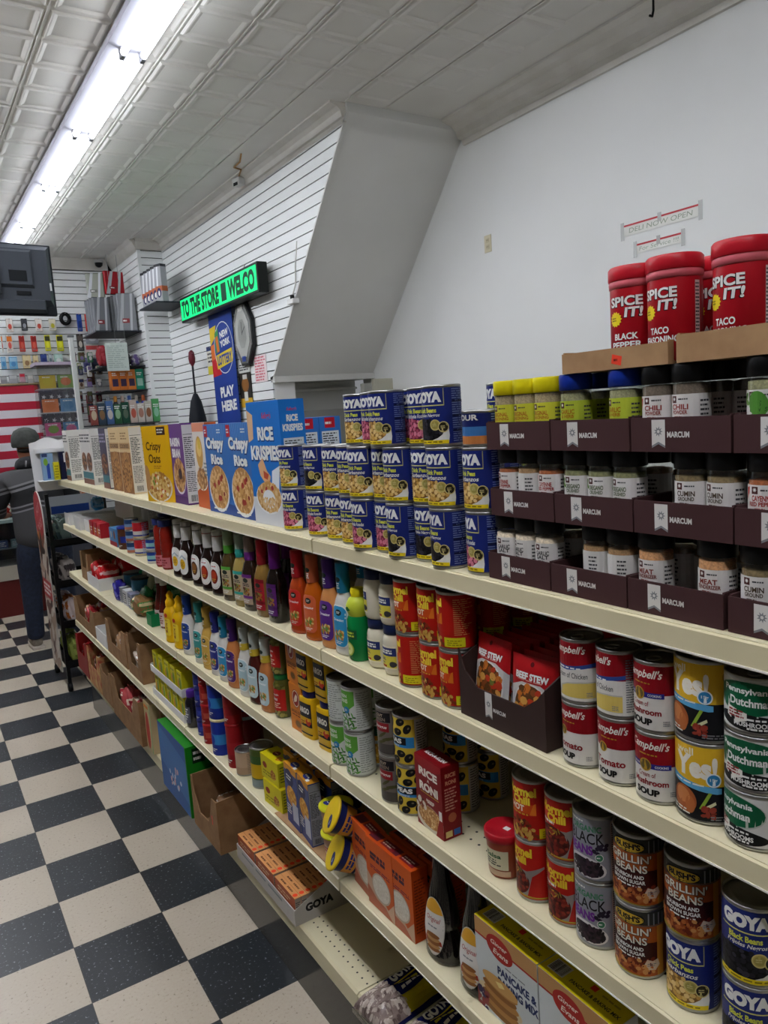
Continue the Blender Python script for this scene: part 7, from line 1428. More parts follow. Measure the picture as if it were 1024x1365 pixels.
# packs on the corner shelf of the slat wall
q = onx(228, 400, 1.98)
sh = MB(); sh.box(1.74, 2.075, 5.55, 6.15, 2.955, 2.97, M('#2a3038', .5)); thing('wall_shelf', [('shelf_board', sh.mesh('shelf_board'))], (0, 0, 0), 0, 'dark shelf on the slat wall corner holding wipe packs', 'shelf')
wp = Art(); wp.poly([(-.03, .15), (-.01, .36), (.012, .36), (-.006, .15)], M('#e2e4e8', .2)); wp.rect(-.05, .10, .05, .150, M('#b5603c')); wp.ell(0, .085, .032, .046, M('#2a2a5c')); wp.rect(-.05, .335, .05, .36, M('#23252c')); wp.ell(.0, .08, .014, .026, WHT)
WP = carton('tall_pack', .10, .07, .36, M('#a4a7ac', .25), wp, Art().rect(-.035, .10, .035, .15, M('#b5603c')).rect(-.035, .335, .035, .36, M('#23252c')))
for k, yy in enumerate((6.07, 5.955, 5.84, 5.725, 5.61)): thing('tall_pack', WP, (1.82 + .002 * k, yy, 2.9707), -PI / 2 + .35, 'tall pale pack with purple oval on the corner shelf, %s from the column' % ORD[k], 'pack', 'tall packs on the corner shelf')
# ---- merchandise near the back wall: things on pegs, seen small
YB0 = YB - .004
def hang(px0, py0, px1, py1, Yd, cols, name, lab, cat, grp, seed=1, th=.03):
    """blister pack or bag hanging at distance Yd; its front to the room"""
    a, b = ony(px0, py0, Yd), ony(px1, py1, Yd); W, Hq = abs(b.x - a.x), abs(a.z - b.z); w = MB(); w.box(-W / 2, W / 2, -th, 0, -Hq / 2, Hq / 2, M(cols[0], .35), min(W, Hq, th) * .15); ar = Art()
    if len(cols) > 1: ar.rect(-W * .42, Hq * .12, W * .42, Hq * .42, M(cols[1], .35))
    if len(cols) > 2: ar.ell(0, -Hq * .1, W * .28, Hq * .2, M(cols[2], .35))
    ar.bars(-W * .38, -Hq * .42, W * .38, -Hq * .3, 2, MGRY, seed); w.art(ar, front(-th))
    pg = MB(); pg.tube([(0, -th - .02, Hq * .46), (0, max(.0, YB0 - Yd if Yd > 7 else .02), Hq * .46)], .004, STEEL, 6)
    return thing(name, [('pack_body', w.mesh('pack_body', False)), ('peg', pg.mesh('peg'))], ((a.x + b.x) / 2, Yd, (a.z + b.z) / 2), 0, lab, cat, grp)
hb = 'packs hanging on the back wall'
SPOTS = [(7, 425, 18, 443, ('#cfc5bd', '#d8d2cc', '#b5483a'), 'white pack with red dot under the television'), (27, 425, 37, 441, ('#26282c', '#3a3c42', '#8f9298'), 'small black pack under the television'), (46, 425, 57, 442, ('#cfc5bd', '#d8d2cc', '#b5483a'), 'white pack with red dot, second under the television'), (64, 425, 75, 441, ('#c4bfae', '#d8d0b8', '#b8b23a'), 'pale pack at the television corner'),
         (0, 447, 5, 470, ('#d0c8c0', '#d8762c', '#c0524a'), 'orange topped white pack at the picture edge'), (7, 447, 18, 470, ('#d0c8c0', '#d8762c', '#c0524a'), 'orange topped white pack beside the red packs'), (24, 448, 34, 469, ('#b5382c', '#8c2420', '#c95a4a'), 'red pack, first of two'), (40, 448, 50, 469, ('#b5382c', '#8c2420', '#c95a4a'), 'red pack, second of two'), (58, 447, 68, 468, ('#c4c21c', '#3a3c24', '#d8d83a'), 'yellow pack, first of two'), (74, 447, 85, 468, ('#c4c21c', '#3a3c24', '#d8d83a'), 'yellow pack, second of two'),
         (0, 476, 9, 492, ('#6aa4c8', '#9cc4dc', '#4a84b8'), 'light blue pack at the picture edge'), (11, 476, 24, 492, ('#6aa4c8', '#9cc4dc', '#4a84b8'), 'light blue pack beside the cream packs'), (29, 474, 42, 491, ('#d0bc8c', '#dccca0', '#8a6a4a'), 'cream pack, larger of two'), (43, 474, 52, 491, ('#d0bc8c', '#dccca0', '#8a6a4a'), 'cream pack, smaller of two'), (53, 472, 63, 486, ('#2c3c78', '#3a4c8c', '#24306a'), 'dark blue flat pack above the display case'), (64, 472, 70, 486, ('#a8b4bc', '#c4ccd0', '#5a6a72'), 'grey pack beside the dark blue pack'), (71, 472, 84, 486, ('#9cbcb0', '#b8d0c8', '#d0d4d2'), 'mint and white pack above the display case'),
         (0, 502, 10, 514, ('#8c8e90', '#a8aaac'), 'clear grey pack at the picture edge above the flag'), (11, 500, 24, 513, ('#9a9c9e', '#b8babc'), 'clear grey pack above the flag'), (25, 498, 34, 510, ('#b08a94', '#c0283a'), 'pink and grey pack above the flag'), (36, 500, 46, 513, ('#a4a29c', '#c4c2bc'), 'grey pack above the flag beside the display case'),
         (101, 419, 110, 442, ('#24408c', '#2c50a0', '#1c3478'), 'blue helmet shaped pack right of the television'), (112, 419, 127, 442, ('#b8241c', '#c83a24', '#d8b02c'), 'red and yellow bag right of the television'), (101, 446, 112, 468, ('#3a3634', '#5a524c', '#b8b0a4'), 'dark pack with pale disc'), (113, 444, 131, 458, ('#8f9298', '#a8acb2', '#b8bcc0'), 'grey clear pack beside the dark pack'), (112, 460, 133, 477, ('#c4b4b0', '#b84a4a', '#d8d0cc'), 'white and red pack beside the notice'), (110, 477, 121, 496, ('#6a6a9c', '#8a8ab4', '#4a4a84'), 'lilac blue pack beside the notice'), (121, 478, 133, 498, ('#2a2c3c', '#3c3e50'), 'dark navy pack beside the notice'),
         (102, 484, 109, 499, ('#7a8a4a', '#c8c4b0', '#b0d03a'), 'green and white pack beside the post'), (115, 497, 127, 513, ('#4a3428', '#5a4234'), 'dark brown pouch'), (114, 527, 126, 563, ('#8c3440', '#a04a54', '#6a2430'), 'tall red pack beside the post'), (124, 514, 132, 552, ('#c0bcb4', '#d0ccc4'), 'narrow white pack beside the tall red pack')]
R3 = random.Random(11); CN1 = (('dark red', '#7a2c34'), ('grey', '#6a6c70'), ('cream', '#b8ac98'), ('navy', '#2a3050'), ('olive', '#5a6240'), ('brown', '#5a4234'), ('lilac', '#7a6a94'), ('white', '#c4c2be'), ('green', '#3a6a4a'))
SLOT = [(x, y) for y in (470, 488, 505, 522, 538) for x in (93, 103, 115, 127)]
for k, (x, y) in enumerate(SLOT):
    nm, c1 = CN1[(k * 4 + k // 4) % 9]; w_, h_ = R3.uniform(7, 10), R3.uniform(11, 15); c2 = CN1[(k * 2 + 3) % 9][1]
    hang(x, y, x + w_, y + h_, 7.12, (c1, c2, CN1[(k + 5) % 9][1]), 'hanging_pack', 'small %s pack hung by the white post, %s row, %s along' % (nm, ORD[k // 4], ORD[k % 4]), 'pack', 'small packs by the white post', k, .05)
for k, (x0, y0_, x1, y1_, cc, lab) in enumerate(SPOTS): hang(x0, y0_, x1, y1_, 7.30 - .0 * k, cc, 'hanging_pack', lab + ' on the back wall', 'pack', hb, k)
# black round thing
q = ony(87, 425, 7.33); w = MB(); w.tube([(.045 * math.cos(a), 0, .055 * math.sin(a)) for a in [2 * PI * i / 16 for i in range(17)]], .022, BLACKP, 10); p = MB(); p.tube([(0, -.04, .06), (0, .06, .06)], .005, STEEL); thing('cable_coil', [('coil', w.mesh('coil')), ('peg', p.mesh('peg'))], (q.x, q.y, q.z), 0, 'black cable coil hanging right of the television', 'cable')
# flag
a, b = ony(-30, 516, 7.0), ony(50, 518, 7.0); FW_, FH = b.x - a.x, 1.12
def wav(u, v, e): return (u, .012 * math.sin(u * 7 + v * 4) - e, v)
fl = Art(); n = 13
for k in range(n): fl.rect(0, -FH * (k + 1) / n, FW_ * 1.0, -FH * k / n, M('#b0243a' if k % 2 == 0 else '#d6d2d6', .6))
w = MB(); w.art(fl, wav, du=.05, dv=.05); wb = MB(); fb = Art(); fb.rect(0, -FH, FW_, 0, M('#c9b4ba', .7)); w.art(fb, lambda u, v, e: (u, .012 * math.sin(u * 7 + v * 4) + .003, v), du=.05, dv=.05)
ax_ = ony(92, 512, 7.0).x - ony(50, 516, 7.0).x; cv = Art(); cw = ony(115, 520, 7.0).x - a.x
cv.rect(FW_, -.44, FW_ + .42, 0, M('#20243f', .7)); R2 = random.Random(4)
for i in range(5):
    for j in range(5): cv.star(FW_ + .05 + .08 * i, -.05 - .085 * j, .011, .028, 5, M('#e2e6ee', .6))
cn = MB(); cn.art(cv, wav, du=.06, dv=.06)
hm = MB(); hm.box(0, FW_ + .42, -.002, .012, .0, .006, M('#d2cfc8', .7))
thing('flag', [('stripe_field', w.mesh('stripe_field', False)), ('star_canton', cn.mesh('star_canton', False)), ('hanging_hem', hm.mesh('hanging_hem'))], (a.x, 7.0, a.z), 0, 'striped flag with star field hanging among the merchandise', 'flag')
ro = MB(); ro.tube([(a.x - .02, 7.0, a.z + .012), (b.x + .42, 7.0, a.z + .012)], .012, M('#8a7a5a', .5)); thing('flag_pole', [('pole', ro.mesh('pole'))], (0, 0, 0), 0, 'thin wooden flag pole along the top of the flag', 'pole')
# clear display case with card packs
q0 = ony(48, 487, 6.2); q1 = ony(84, 490, 6.2); CW = .36; zt = q0.z; zb = 1.0
cs = MB(); cs.box(0, CW, 0, .30, zb, zt, FILM); sl = []
for k in range(6):
    t = MB(); t.box(.004, CW - .004, .004, .29, zb + (zt - zb) * k / 6, zb + (zt - zb) * k / 6 + .008, M('#b9bcc4', .3)); sl.append(('case_shelf', t.mesh('case_shelf')))
tp = MB(); tp.box(-.01, CW + .01, -.01, .31, zt, zt + .03, M('#b4a4b8', .4)); bs = MB(); bs.box(0, CW, 0, .30, 0, zb, M('#4a4c55', .5))
thing('display_case', [('case_glass', cs.mesh('case_glass')), ('case_top', tp.mesh('case_top')), ('case_base', bs.mesh('case_base'))] + sl, (q0.x, 6.2, 0), 0, 'clear standing display case with card packs on its shelves', 'display case')
CC = ['#c2608a', '#c9703a', '#3a7aa8', '#c9b83a', '#c96a3a', '#8a8a5a', '#c25a8c', '#4a86b0', '#d0784a', '#5a8ab4', '#c9b03a', '#7a9c4a']
for k in range(6):
    for s in range(2):
        c1 = CC[(2 * k + s) % 12]; t = carton('card_pack', .15, .03, .13, M(c1, .4), Art().ell(0, .065, .05, .04, M(CC[(2 * k + s + 5) % 12])).bars(-.05, .10, .05, .12, 1, WHT, k))
        thing('card_pack', t, (q0.x + .095 + .17 * s, 6.2 + .05, zb + (zt - zb) * k / 6 + .009), 0, 'small bright card pack in the clear case, %s shelf from below, %s side' % (ORD[k], ('far', 'post')[s]), 'card pack', 'card packs in the clear case')
# white square post
a = ony(91, 450, 5.9); w = MB(); w.box(-.022, .022, -.022, .022, 0, ony(91, 447, 5.9).z, M('#c2c4c2', .4), .006); c = MB(); c.box(-.028, .028, -.028, .028, a.z - .0, a.z + .02, M('#6a6c70', .4)); thing('display_post', [('post', w.mesh('post')), ('post_cap', c.mesh('post_cap'))], (a.x + .02, 5.9, 0), 0, 'white square post rising before the back merchandise', 'post')
# sunglass rack and spinner goods left of the column: shelves with bags
def rack(x0, x1, y0, y1, z, name, lab):
    w = MB(); w.box(x0, x1, y0, y1, z - .012, z, M('#2c3036', .5)); thing(name, [('shelf_board', w.mesh('shelf_board'))], (0, 0, 0), 0, lab, 'shelf', 'dark shelves by the column')
rack(1.34, XC - .004, 6.42, 7.1, 2.79, 'wall_shelf', 'dark upper shelf of clear bags by the column'); rack(1.36, XC - .004, 6.42, 7.1, 2.16, 'wall_shelf', 'dark middle shelf with bottles by the column'); rack(1.36, XC - .004, 6.42, 7.1, 1.84, 'wall_shelf', 'dark lower shelf of bottles by the column'); rack(1.36, XC - .004, 6.42, 7.1, 2.42, 'wall_shelf', 'dark shelf of orange packs by the column')
gb = 'grey clear packs on the upper shelf'
def shirt(W, Hq, c1, c2):
    a = Art(); a.poly([(-W * .5, 0), (-W * .2, Hq), (-W * .05, Hq), (-W * .3, 0)], M('#a9acb0', .25)); a.poly([(W * .1, 0), (W * .25, Hq), (W * .38, Hq), (W * .22, 0)], M('#b9bcc0', .25)); a.rect(-W * .3, Hq * .22, W * .1, Hq * .34, M(c2)); a.bars(-W * .25, Hq * .24, W * .05, Hq * .32, 1, WHT, 2)  # pale slanted bands: sheen of the wrapping put into the colour
    b = carton('clothing_pack', W, .055, Hq, M(c1, .25), a, Art().rect(-.012, .02, .006, Hq * .95, M('#b4b7ba', .25)), None, None, None, .012); return b
SHP = [shirt(.19, .40, '#85888c', '#8c3a3c'), shirt(.17, .36, '#6f7277', '#7a3034')]
for k in range(5): thing('clothing_pack', SHP[0], (1.705 - .012 * k, 6.52 + .075 * k, 2.7907), -.18, 'shiny grey clothing pack beside the column, %s from the front' % ORD[k], 'pack', gb)
for k in range(4): thing('clothing_pack', SHP[1], (1.445 - .006 * k, 6.56 + .085 * k, 2.7907), .12, 'shiny grey clothing pack of the far stack on the upper shelf, %s from the front' % ORD[k], 'pack', gb)
thing('clothing_pack', shirt(.22, .24, '#9c1c26', '#7a141c'), (1.62, 6.60, 3.1925), .25, 'red clothing pack standing on the grey packs', 'pack')
thing('clothing_pack', shirt(.18, .26, '#7d8074', '#5a5c54'), (1.43, 6.62, 3.1525), -.3, 'dull grey clothing pack left standing on the far stack', 'pack')
rack(1.10, XC - .004, 6.10, 6.4, 1.80, 'wall_shelf', 'low dark shelf of snack packs before the column')
for k in range(9):
    c1, c2 = (('#8c4a44', '#c9b8a0'), ('#3a4a5a', '#8a6a4a'), ('#4a6a9a', '#c9c4bc'), ('#2c5a3c', '#8ab08a'), ('#1f4a3a', '#5a6a5a'), ('#c0b0a4', '#b85a4a'), ('#c4beb4', '#a87a6a'), ('#b9b4aa', '#8a5a3c'), ('#4f9a5a', '#8ac0a0'))[k]
    thing('snack_pack', carton('snack_pack', .072, .04, .20 + .02 * (k % 3), M(c1, .4), Art().ell(0, .10, .026, .05, M(c2)).bars(-.03, .15, .03, .19, 2, WHT, k)), (1.16 + .080 * k, 6.16, 1.8007), .05 * (k % 3 - 1), '%s snack pack on the low shelf, %s from the post' % (('brick red', 'slate', 'blue', 'green', 'dark green', 'cream', 'pale', 'beige', 'light green')[k], ORD[k]), 'pack', 'snack packs on the low shelf')
for k, (x, z0, cc, sz, lab) in enumerate(((1.40, 2.4207, ('#8c2a30', '#a04048'), (.10, .12, .22), 'dark red pack beside the white cap'), (1.51, 2.4207, ('#c9c6c2',), (.10, .15, .17), 'white cap shaped pack'), (1.63, 2.4207, ('#2a2c30', '#4a4c52'), (.115, .14, .15), 'black pack beside the white cap'), (1.745, 2.4207, ('#6a5a8c', '#a8a4b0'), (.09, .14, .12), 'purple and grey pack near the column'))):
    thing('clothing_pack', softbag(*sz, cc, 'bag', 120 + k), (x, 6.55, z0), 0, lab + ' on the shelf', 'pack', 'soft packs on the orange shelf')
for k in range(4): thing('box_pack', carton('box_pack', .085, .10, .22, M(('#c9702c', '#c9702c', '#d07a34', '#1f8a6c')[k], .4), Art().rect(-.03, .04, .03, .12, M('#3a2c4a' if k < 3 else '#9cc4b4')).bars(-.03, .15, .03, .19, 2, WHT, k)), (1.49 + .088 * k, 6.52, 2.1607), 0, '%s pack on the middle shelf by the column, %s of four' % (('orange', 'orange', 'orange', 'green')[k], ORD[k]), 'pack', 'packs on the middle shelf')
bcol = (('#c4c8ca', '#8f9298'), ('#3a3c42', '#c98a3a'), ('#9c4a4a', '#c4b0a4'), ('#c9622c', '#4a6ab0'), ('#3a6ab0', '#c9c0b4'), ('#4a4a9c', '#c96a3a'))
for k in range(6):
    bt2 = bottle('spray_bottle', [(.034, 0), (.037, .003), (.037, .15), (.02, .19), (.015, .20)], M(bcol[k][0], .25), [(.018, .198), (.019, .2), (.019, .25), (.012, .26)], M(bcol[k][1], .4), Art().rect(-.025, .03, .025, .12, M(bcol[k][1])).bars(-.02, .04, .02, .11, 3, WHT, k))
    thing('spray_bottle', bt2, (1.40 + .075 * k, 6.50, 1.8407), 0, 'cleaning bottle on the lower shelf by the column, %s from the far end' % ORD[k], 'bottle', 'cleaning bottles on the lower shelf')
# paper notice on clear panel
a, b = ony(139, 457, 6.3), ony(173, 494, 6.3); w = MB(); W_, H_ = b.x - a.x, a.z - b.z; w.box(-W_ / 2, W_ / 2, -.002, .0, -H_ / 2, H_ / 2, M('#c2ccc6', .6)); w.art(Art().bars(-W_ * .42, -H_ * .4, W_ * .42, H_ * .42, 12, M('#9aa8a2'), 4, .4, .4), front(-.002)); gl = MB(); gl.tube([(0, .0, H_ / 2), (0, .0, H_ / 2 + .9)], .002, M('#8d9092')); gl.tube([(0.1, .0, H_ / 2), (.1, .0, H_ / 2 + .9)], .002, M('#8d9092'))
thing('notice', [('paper', w.mesh('paper', False)), ('hanging_line', gl.mesh('hanging_line'))], ((a.x + b.x) / 2, 6.3, (a.z + b.z) / 2), 0, 'pale green printed notice hanging before the column shelves', 'notice')
# dome camera on the back wall
q = ony(131, 351, 7.35); w = MB(); w.lathe([(.03, .03), (.05, .03), (.05, 0)], M('#c8c9c8', .4), 20); l = MB(); l.lathe([(.045, 0), (.04, -.03), (.02, -.048), (.001, -.052)], BLACKP, 20, cap0=False, cap1=False); c = MB(); c.tube([(0, .03, .03), (.0, .04, .06), (-.25, .045, .07), (-.55, .045, .07)], .006, M('#3a3a3c')); thing('dome_camera', [('camera_mount', w.mesh('camera_mount')), ('camera_dome', l.mesh('camera_dome')), ('cable', c.mesh('cable'))], (q.x, 7.33, q.z), 0, 'small dark dome camera high on the back slat wall', 'camera')
# counter
cx = MB(); cx.box(-1.9, .55, 6.05, 6.6, 0, .36, M('#5a1f1c', .5)); tk = MB(); tk.box(-1.9, .56, 6.035, 6.0495, .36, .50, M('#a8a294', .5)); gl = MB(); gl.box(-1.9, .55, 6.05, 6.06, .50, .92, FILM); tp = MB(); tp.box(-1.92, .57, 6.03, 6.62, .92, .95, M('#7d8f8c', .3)); bk = MB(); bk.box(-1.9, .55, 6.5, 6.6, .36, .92, M('#2c3436', .5)); sf = MB(); sf.box(-1.9, .55, 6.065, 6.5, .66, .67, M('#7c9092', .3)); db = MB(); db.box(-1.9, .55, 6.0605, 6.5, .36, .50, M('#8a8c88', .5))
thing('counter', [('counter_base', cx.mesh('counter_base')), ('front_rail', tk.mesh('front_rail')), ('front_glass', gl.mesh('front_glass')), ('counter_top', tp.mesh('counter_top')), ('back_panel', bk.mesh('back_panel')), ('glass_shelf', sf.mesh('glass_shelf')), ('lower_deck', db.mesh('lower_deck'))], (0, 0, 0), 0, 'low glass fronted counter with dark red base', 'counter')
for k in range(6): thing('small_box', carton('small_box', .12, .08, .07, M(('#5a8a6a', '#3a6aa0', '#c9c4a0', '#3a5a8c', '#8ab0b8', '#6a8a4a')[k], .4), Art().bars(-.05, .01, .05, .06, 3, WHT, k)), (-.30 + .15 * k, 6.16, .6707), 0, 'small box on the glass shelf of the counter, %s from the far side' % ORD[k], 'box', 'boxes inside the counter')
for k in range(5): thing('small_box', carton('small_box', .14, .10, .16, M(('#c96a2c', '#8c3424', '#5a5c60', '#c9c2b4', '#3a3c44')[k], .4), Art().ell(0, .08, .05, .05, M('#d8c8b4')).bars(-.05, .12, .05, .15, 1, WHT, k)), (-.35 + .17 * k, 6.28, .9507), 0, '%s box standing on the counter top' % ('orange', 'dark red', 'grey', 'pale', 'black')[k], 'box', 'boxes on the counter top')
mon = MB(); mon.box(-.20, .20, -.02, .02, .12, .40, BLACKP, .01); ms = MB(); ms.box(-.03, .03, -.02, .02, .01, .12, BLACKP); mf = MB(); mf.box(-.11, .11, -.08, .08, 0, .012, BLACKP)
thing('cash_monitor', [('monitor_back', mon.mesh('monitor_back')), ('monitor_stem', ms.mesh('monitor_stem')), ('monitor_foot', mf.mesh('monitor_foot'))], (.12, 6.45, .9507), 0, 'black till monitor on the counter', 'monitor')
# hanging television seen from the back
yt = 3.6; a, b = ony(79, 419, yt), ony(63, 325, yt); zb, zt = a.z - .005, b.z; xr = .47; TW = 1.02
tv = MB(); tv.box(-TW, 0, .05, .085, zb, zt, M('#1f2328', .45), .006); bk = MB()
def inset(x0, x1, z0, z1, y0, y1, d, m):
    vs = [(x0, y0, z0), (x1, y0, z0), (x1, y0, z1), (x0, y0, z1), (x0 + d, y1, z0 + d), (x1 - d, y1, z0 + d), (x1 - d, y1, z1 - d), (x0 + d, y1, z1 - d)]
    bk.add(vs, [(4, 5, 6, 7), (0, 1, 5, 4), (1, 2, 6, 5), (2, 3, 7, 6), (3, 0, 4, 7)], m)
TG = M('#41464d', .5)
inset(-TW + .01, -.012, zb + .06, zt - .01, .05, .0, .035, TG); inset(-TW + .12, -.14, zb + .17, zt - .05, .001, -.025, .02, TG); inset(-TW + .10, -.07, zb + .012, zb + .11, .03, -.012, .02, TG)
ho = MB(); ho.box(-.30, -.19, -.0262, -.0255, zb + .21, zb + .28, M('#15181c', .5)); ho.box(-.26, -.17, -.006, -.0005, zb + .125, zb + .150, M('#15181c', .5)); st = MB(); st.box(-.045, -.033, -.001, -.0003 + .0, zb + .16, zb + .21, M('#c9ccce', .4)); mt = MB(); mt.box(-.66, -.36, -.05, -.0255, zb + .12, zb + .32, M('#2a2d31', .4), .004); mt.tube([(-.51, -.04, zb + .25), (-.51, -.04, H - .02)], .025, M('#2a2d31', .4), 12); mt.box(-.60, -.42, -.12, .05, H - .03, H - .0075, M('#2a2d31', .4))
thing('television', [('screen_panel', tv.mesh('screen_panel')), ('back_shell', bk.mesh('back_shell', False), [('port_recess', ho.mesh('port_recess')), ('label_sticker', st.mesh('label_sticker'))]), ('ceiling_mount', mt.mesh('ceiling_mount'))], (xr, yt, 0), math.radians(6), 'back of a dark television hung from the ceiling', 'television')
# tall food sign with round red head, fixed along the rack
w = MB(); SWp = .33; pts = [(-SWp / 2, .0), (SWp / 2, .0), (SWp / 2, 1.02)] + [(.175 * math.cos(t), 1.07 + .185 * math.sin(t)) for t in [(-.28 + (PI + .56) * i / 18) for i in range(19)]] + [(-SWp / 2, 1.02)]
w.prism(pts, 'y', -.004, .004, M('#bfb8b0', .5)); ar = Art(); ar.ell(0, 1.07, .172, .182, M('#a8202a'), 32); ar.text('HOT', 0, 1.13, .16, .06, M('#c98a88'), .03, 0, .4); ar.text('DOGS', .02, 1.02, .20, .06, M('#c98a88'), .03, 0, .4)
ar.poly([(-.15, .96), (.0, .98), (.08, .86), (-.12, .80)], M('#b5703a')); ar.blobs(lambda x, y: True, (-.13, .46, .13, .92), 40, .10, [M('#4a241c'), M('#7a4a34'), M('#b8a898'), M('#a08878'), M('#2f1c18'), M('#c4b8ac')], 4, (.22, .4), 9, .7); ar.rect(-SWp / 2, .50, SWp / 2, .63, M('#a8202a')); ar.bars(-.14, .52, .14, .61, 3, WHT, 3, .6, .2); ar.blobs(lambda x, y: True, (-.13, .04, .13, .46), 22, .09, [M('#5a3a30'), M('#98806f'), M('#c4bcb4')], 8, (.3, .5), 9, .7); w.art(ar, front(-.004))
thing('sign_panel', [('panel', w.mesh('panel', False))], (.178, 3.625, .115), -PI / 2, 'tall food sign with round red head fixed along the wire rack', 'sign')
# black wire rack with wheels
RX0, RX1, RY0, RY1 = .20, .56, 3.36, 3.86; rk = []
for x in (RX0, RX1):
    for y in (RY0, RY1):
        t = MB(); t.box(x - .012, x + .012, y - .012, y + .012, .06, 1.36, BLACKP); wh = MB(); wh.tube([(x - .014, y, .03), (x + .014, y, .03)], .03, M('#141416', .5), 14); rk.append(('post', t.mesh('post'), [('caster', wh.mesh('caster'))]))
for k, z in enumerate((.16, .44, .72, 1.0)):
    t = MB(); t.box(RX0, RX1, RY0, RY0 + .012, z, z + .05, BLACKP); t.box(RX0, RX1, RY1 - .012, RY1, z, z + .05, BLACKP); t.box(RX0, RX0 + .012, RY0, RY1, z, z + .05, BLACKP); t.box(RX0, RX1, RY0, RY1, z, z + .008, M('#1a1b1e', .5)); rk.append(('wire_shelf', t.mesh('wire_shelf')))
t = MB(); t.box(RX0 - .004, RX1, RY0 - .006, RY0 - .002, 1.22, 1.34, M('#8f959a', .4)); t.box(RX0 + .02, RX1 - .1, RY0 - .008, RY0 - .0061, 1.225, 1.275, M('#16306c', .4)); rk.append(('header_strip', t.mesh('header_strip')))
thing('wire_rack', rk, (0, 0, 0), 0, 'black wheeled wire rack at the end of the shelving', 'rack')
for k, (z, cc) in enumerate(((.1687, ('#7a8a3c', '#a8b85a')), (.4487, ('#a8602c', '#c9b8b4')), (.7287, ('#3a3436', '#8c8480')), (1.0087, ('#2a3a3c', '#4a5a54')))):
    for q in range(3): thing('snack_bag', softbag(.13, .10, .17, (cc[0], cc[1], '#6a5a54') if q % 2 else (cc[1], cc[0]), 'bag', 140 + 3 * k + q), (RX0 + .09, RY0 + .10 + .15 * q, z), .2 - PI / 2, 'snack bag on the black wire rack, %s shelf from below, %s from the aisle shelving' % (ORD[k], ORD[q]), 'bag', 'snack bags on the wire rack')
# =================================================================== person
def skin_body(name, V, E, rad, mat, sub=2):
    me = bpy.data.meshes.new(name); me.from_pydata(V, E, []); o = bpy.data.objects.new(name, me); COL.objects.link(o)
    o.modifiers.new('skin', 'SKIN'); sl = me.skin_vertices[0].data
    for i, r in enumerate(rad): sl[i].radius = r if isinstance(r, tuple) else (r, r); sl[i].use_root = (i == 0)
    s = o.modifiers.new('sub', 'SUBSURF'); s.levels = sub; s.render_levels = sub
    dg = bpy.context.evaluated_depsgraph_get(); dg.update(); r = bpy.data.meshes.new_from_object(o.evaluated_get(dg)); bpy.data.objects.remove(o)
    r.materials.clear(); r.materials.append(mat)
    for p in r.polygons: p.use_smooth = True; p.material_index = 0
    r.name = name; return r
# local frame: +Y ahead of the person (to the counter), X to the person's right, Z up
SK = M('#8a5a42', .55)
V = [(0, 0, .95), (0, .02, 1.08), (0, .05, 1.22), (0, .09, 1.38), (0, .13, 1.47), (0, .17, 1.53), (0, .20, 1.62), (0, .215, 1.70),
     (.10, 0, .90), (.11, .03, .50), (.11, -.01, .10), (.11, .06, .045), (.11, .15, .04),
     (-.10, 0, .90), (-.11, .07, .50), (-.12, .06, .10), (-.12, .13, .045), (-.12, .22, .04),
     (.17, .10, 1.40), (.24, .12, 1.20), (.20, .32, 1.06), (.17, .40, 1.05),
     (-.17, .10, 1.40), (-.25, .14, 1.20), (-.20, .36, 1.10), (-.17, .44, 1.09)]
Ed = [(0, 1), (1, 2), (2, 3), (3, 4), (4, 5), (5, 6), (6, 7), (0, 8), (8, 9), (9, 10), (10, 11), (11, 12), (0, 13), (13, 14), (14, 15), (15, 16), (16, 17), (3, 18), (18, 19), (19, 20), (20, 21), (3, 22), (22, 23), (23, 24), (24, 25)]
Rd = [(.14, .11), (.14, .11), (.155, .115), (.15, .10), (.07, .07), .055, (.078, .092), (.070, .082), .088, .058, .042, .038, .030, .088, .058, .042, .038, .030, .062, .046, .034, .03, .062, .046, .034, .03]
for sx in (1, -1):                                                   # hands: five bent fingers each
    wi = 21 if sx > 0 else 25; bx, by, bz = V[wi]
    V.append((bx - sx * .01, by + .05, bz)); Rd.append((.034, .018)); Ed.append((wi, len(V) - 1)); pm = len(V) - 1
    for k, (dx, L) in enumerate(((.030, .065), (.010, .075), (-.010, .070), (-.030, .055))):
        p0 = (bx - sx * .01 + dx, by + .075, bz); V.append(p0); Rd.append(.010); Ed.append((pm, len(V) - 1))
        V.append((p0[0], p0[1] + L * .5, bz - .008)); Rd.append(.009); Ed.append((len(V) - 2, len(V) - 1)); V.append((p0[0], p0[1] + L * .85, bz - .03)); Rd.append(.008); Ed.append((len(V) - 2, len(V) - 1))
    V.append((bx - sx * .045, by + .045, bz - .004)); Rd.append(.011); Ed.append((pm, len(V) - 1)); V.append((bx - sx * .06, by + .08, bz - .012)); Rd.append(.009); Ed.append((len(V) - 2, len(V) - 1))
body = skin_body('body', V, Ed, Rd, SK)
def cloth(name, idx, edges, extra, mat):
    return skin_body(name, [V[i] for i in idx], edges, extra, mat)
# trousers
TJ = mottled('dark_denim', '#10192c', '#18243c', 40, .8)
pants = skin_body('trousers', [(0, 0, .96), (0, .01, 1.05), (.10, 0, .88), (.11, .03, .50), (.115, -.005, .13), (.115, 0, .07), (-.10, 0, .88), (-.11, .07, .50), (-.12, .065, .13), (-.12, .07, .07)], [(0, 1), (0, 2), (2, 3), (3, 4), (4, 5), (0, 6), (6, 7), (7, 8), (8, 9)], [(.165, .135), (.155, .125), .108, .076, .064, .066, .108, .076, .064, .066], TJ)
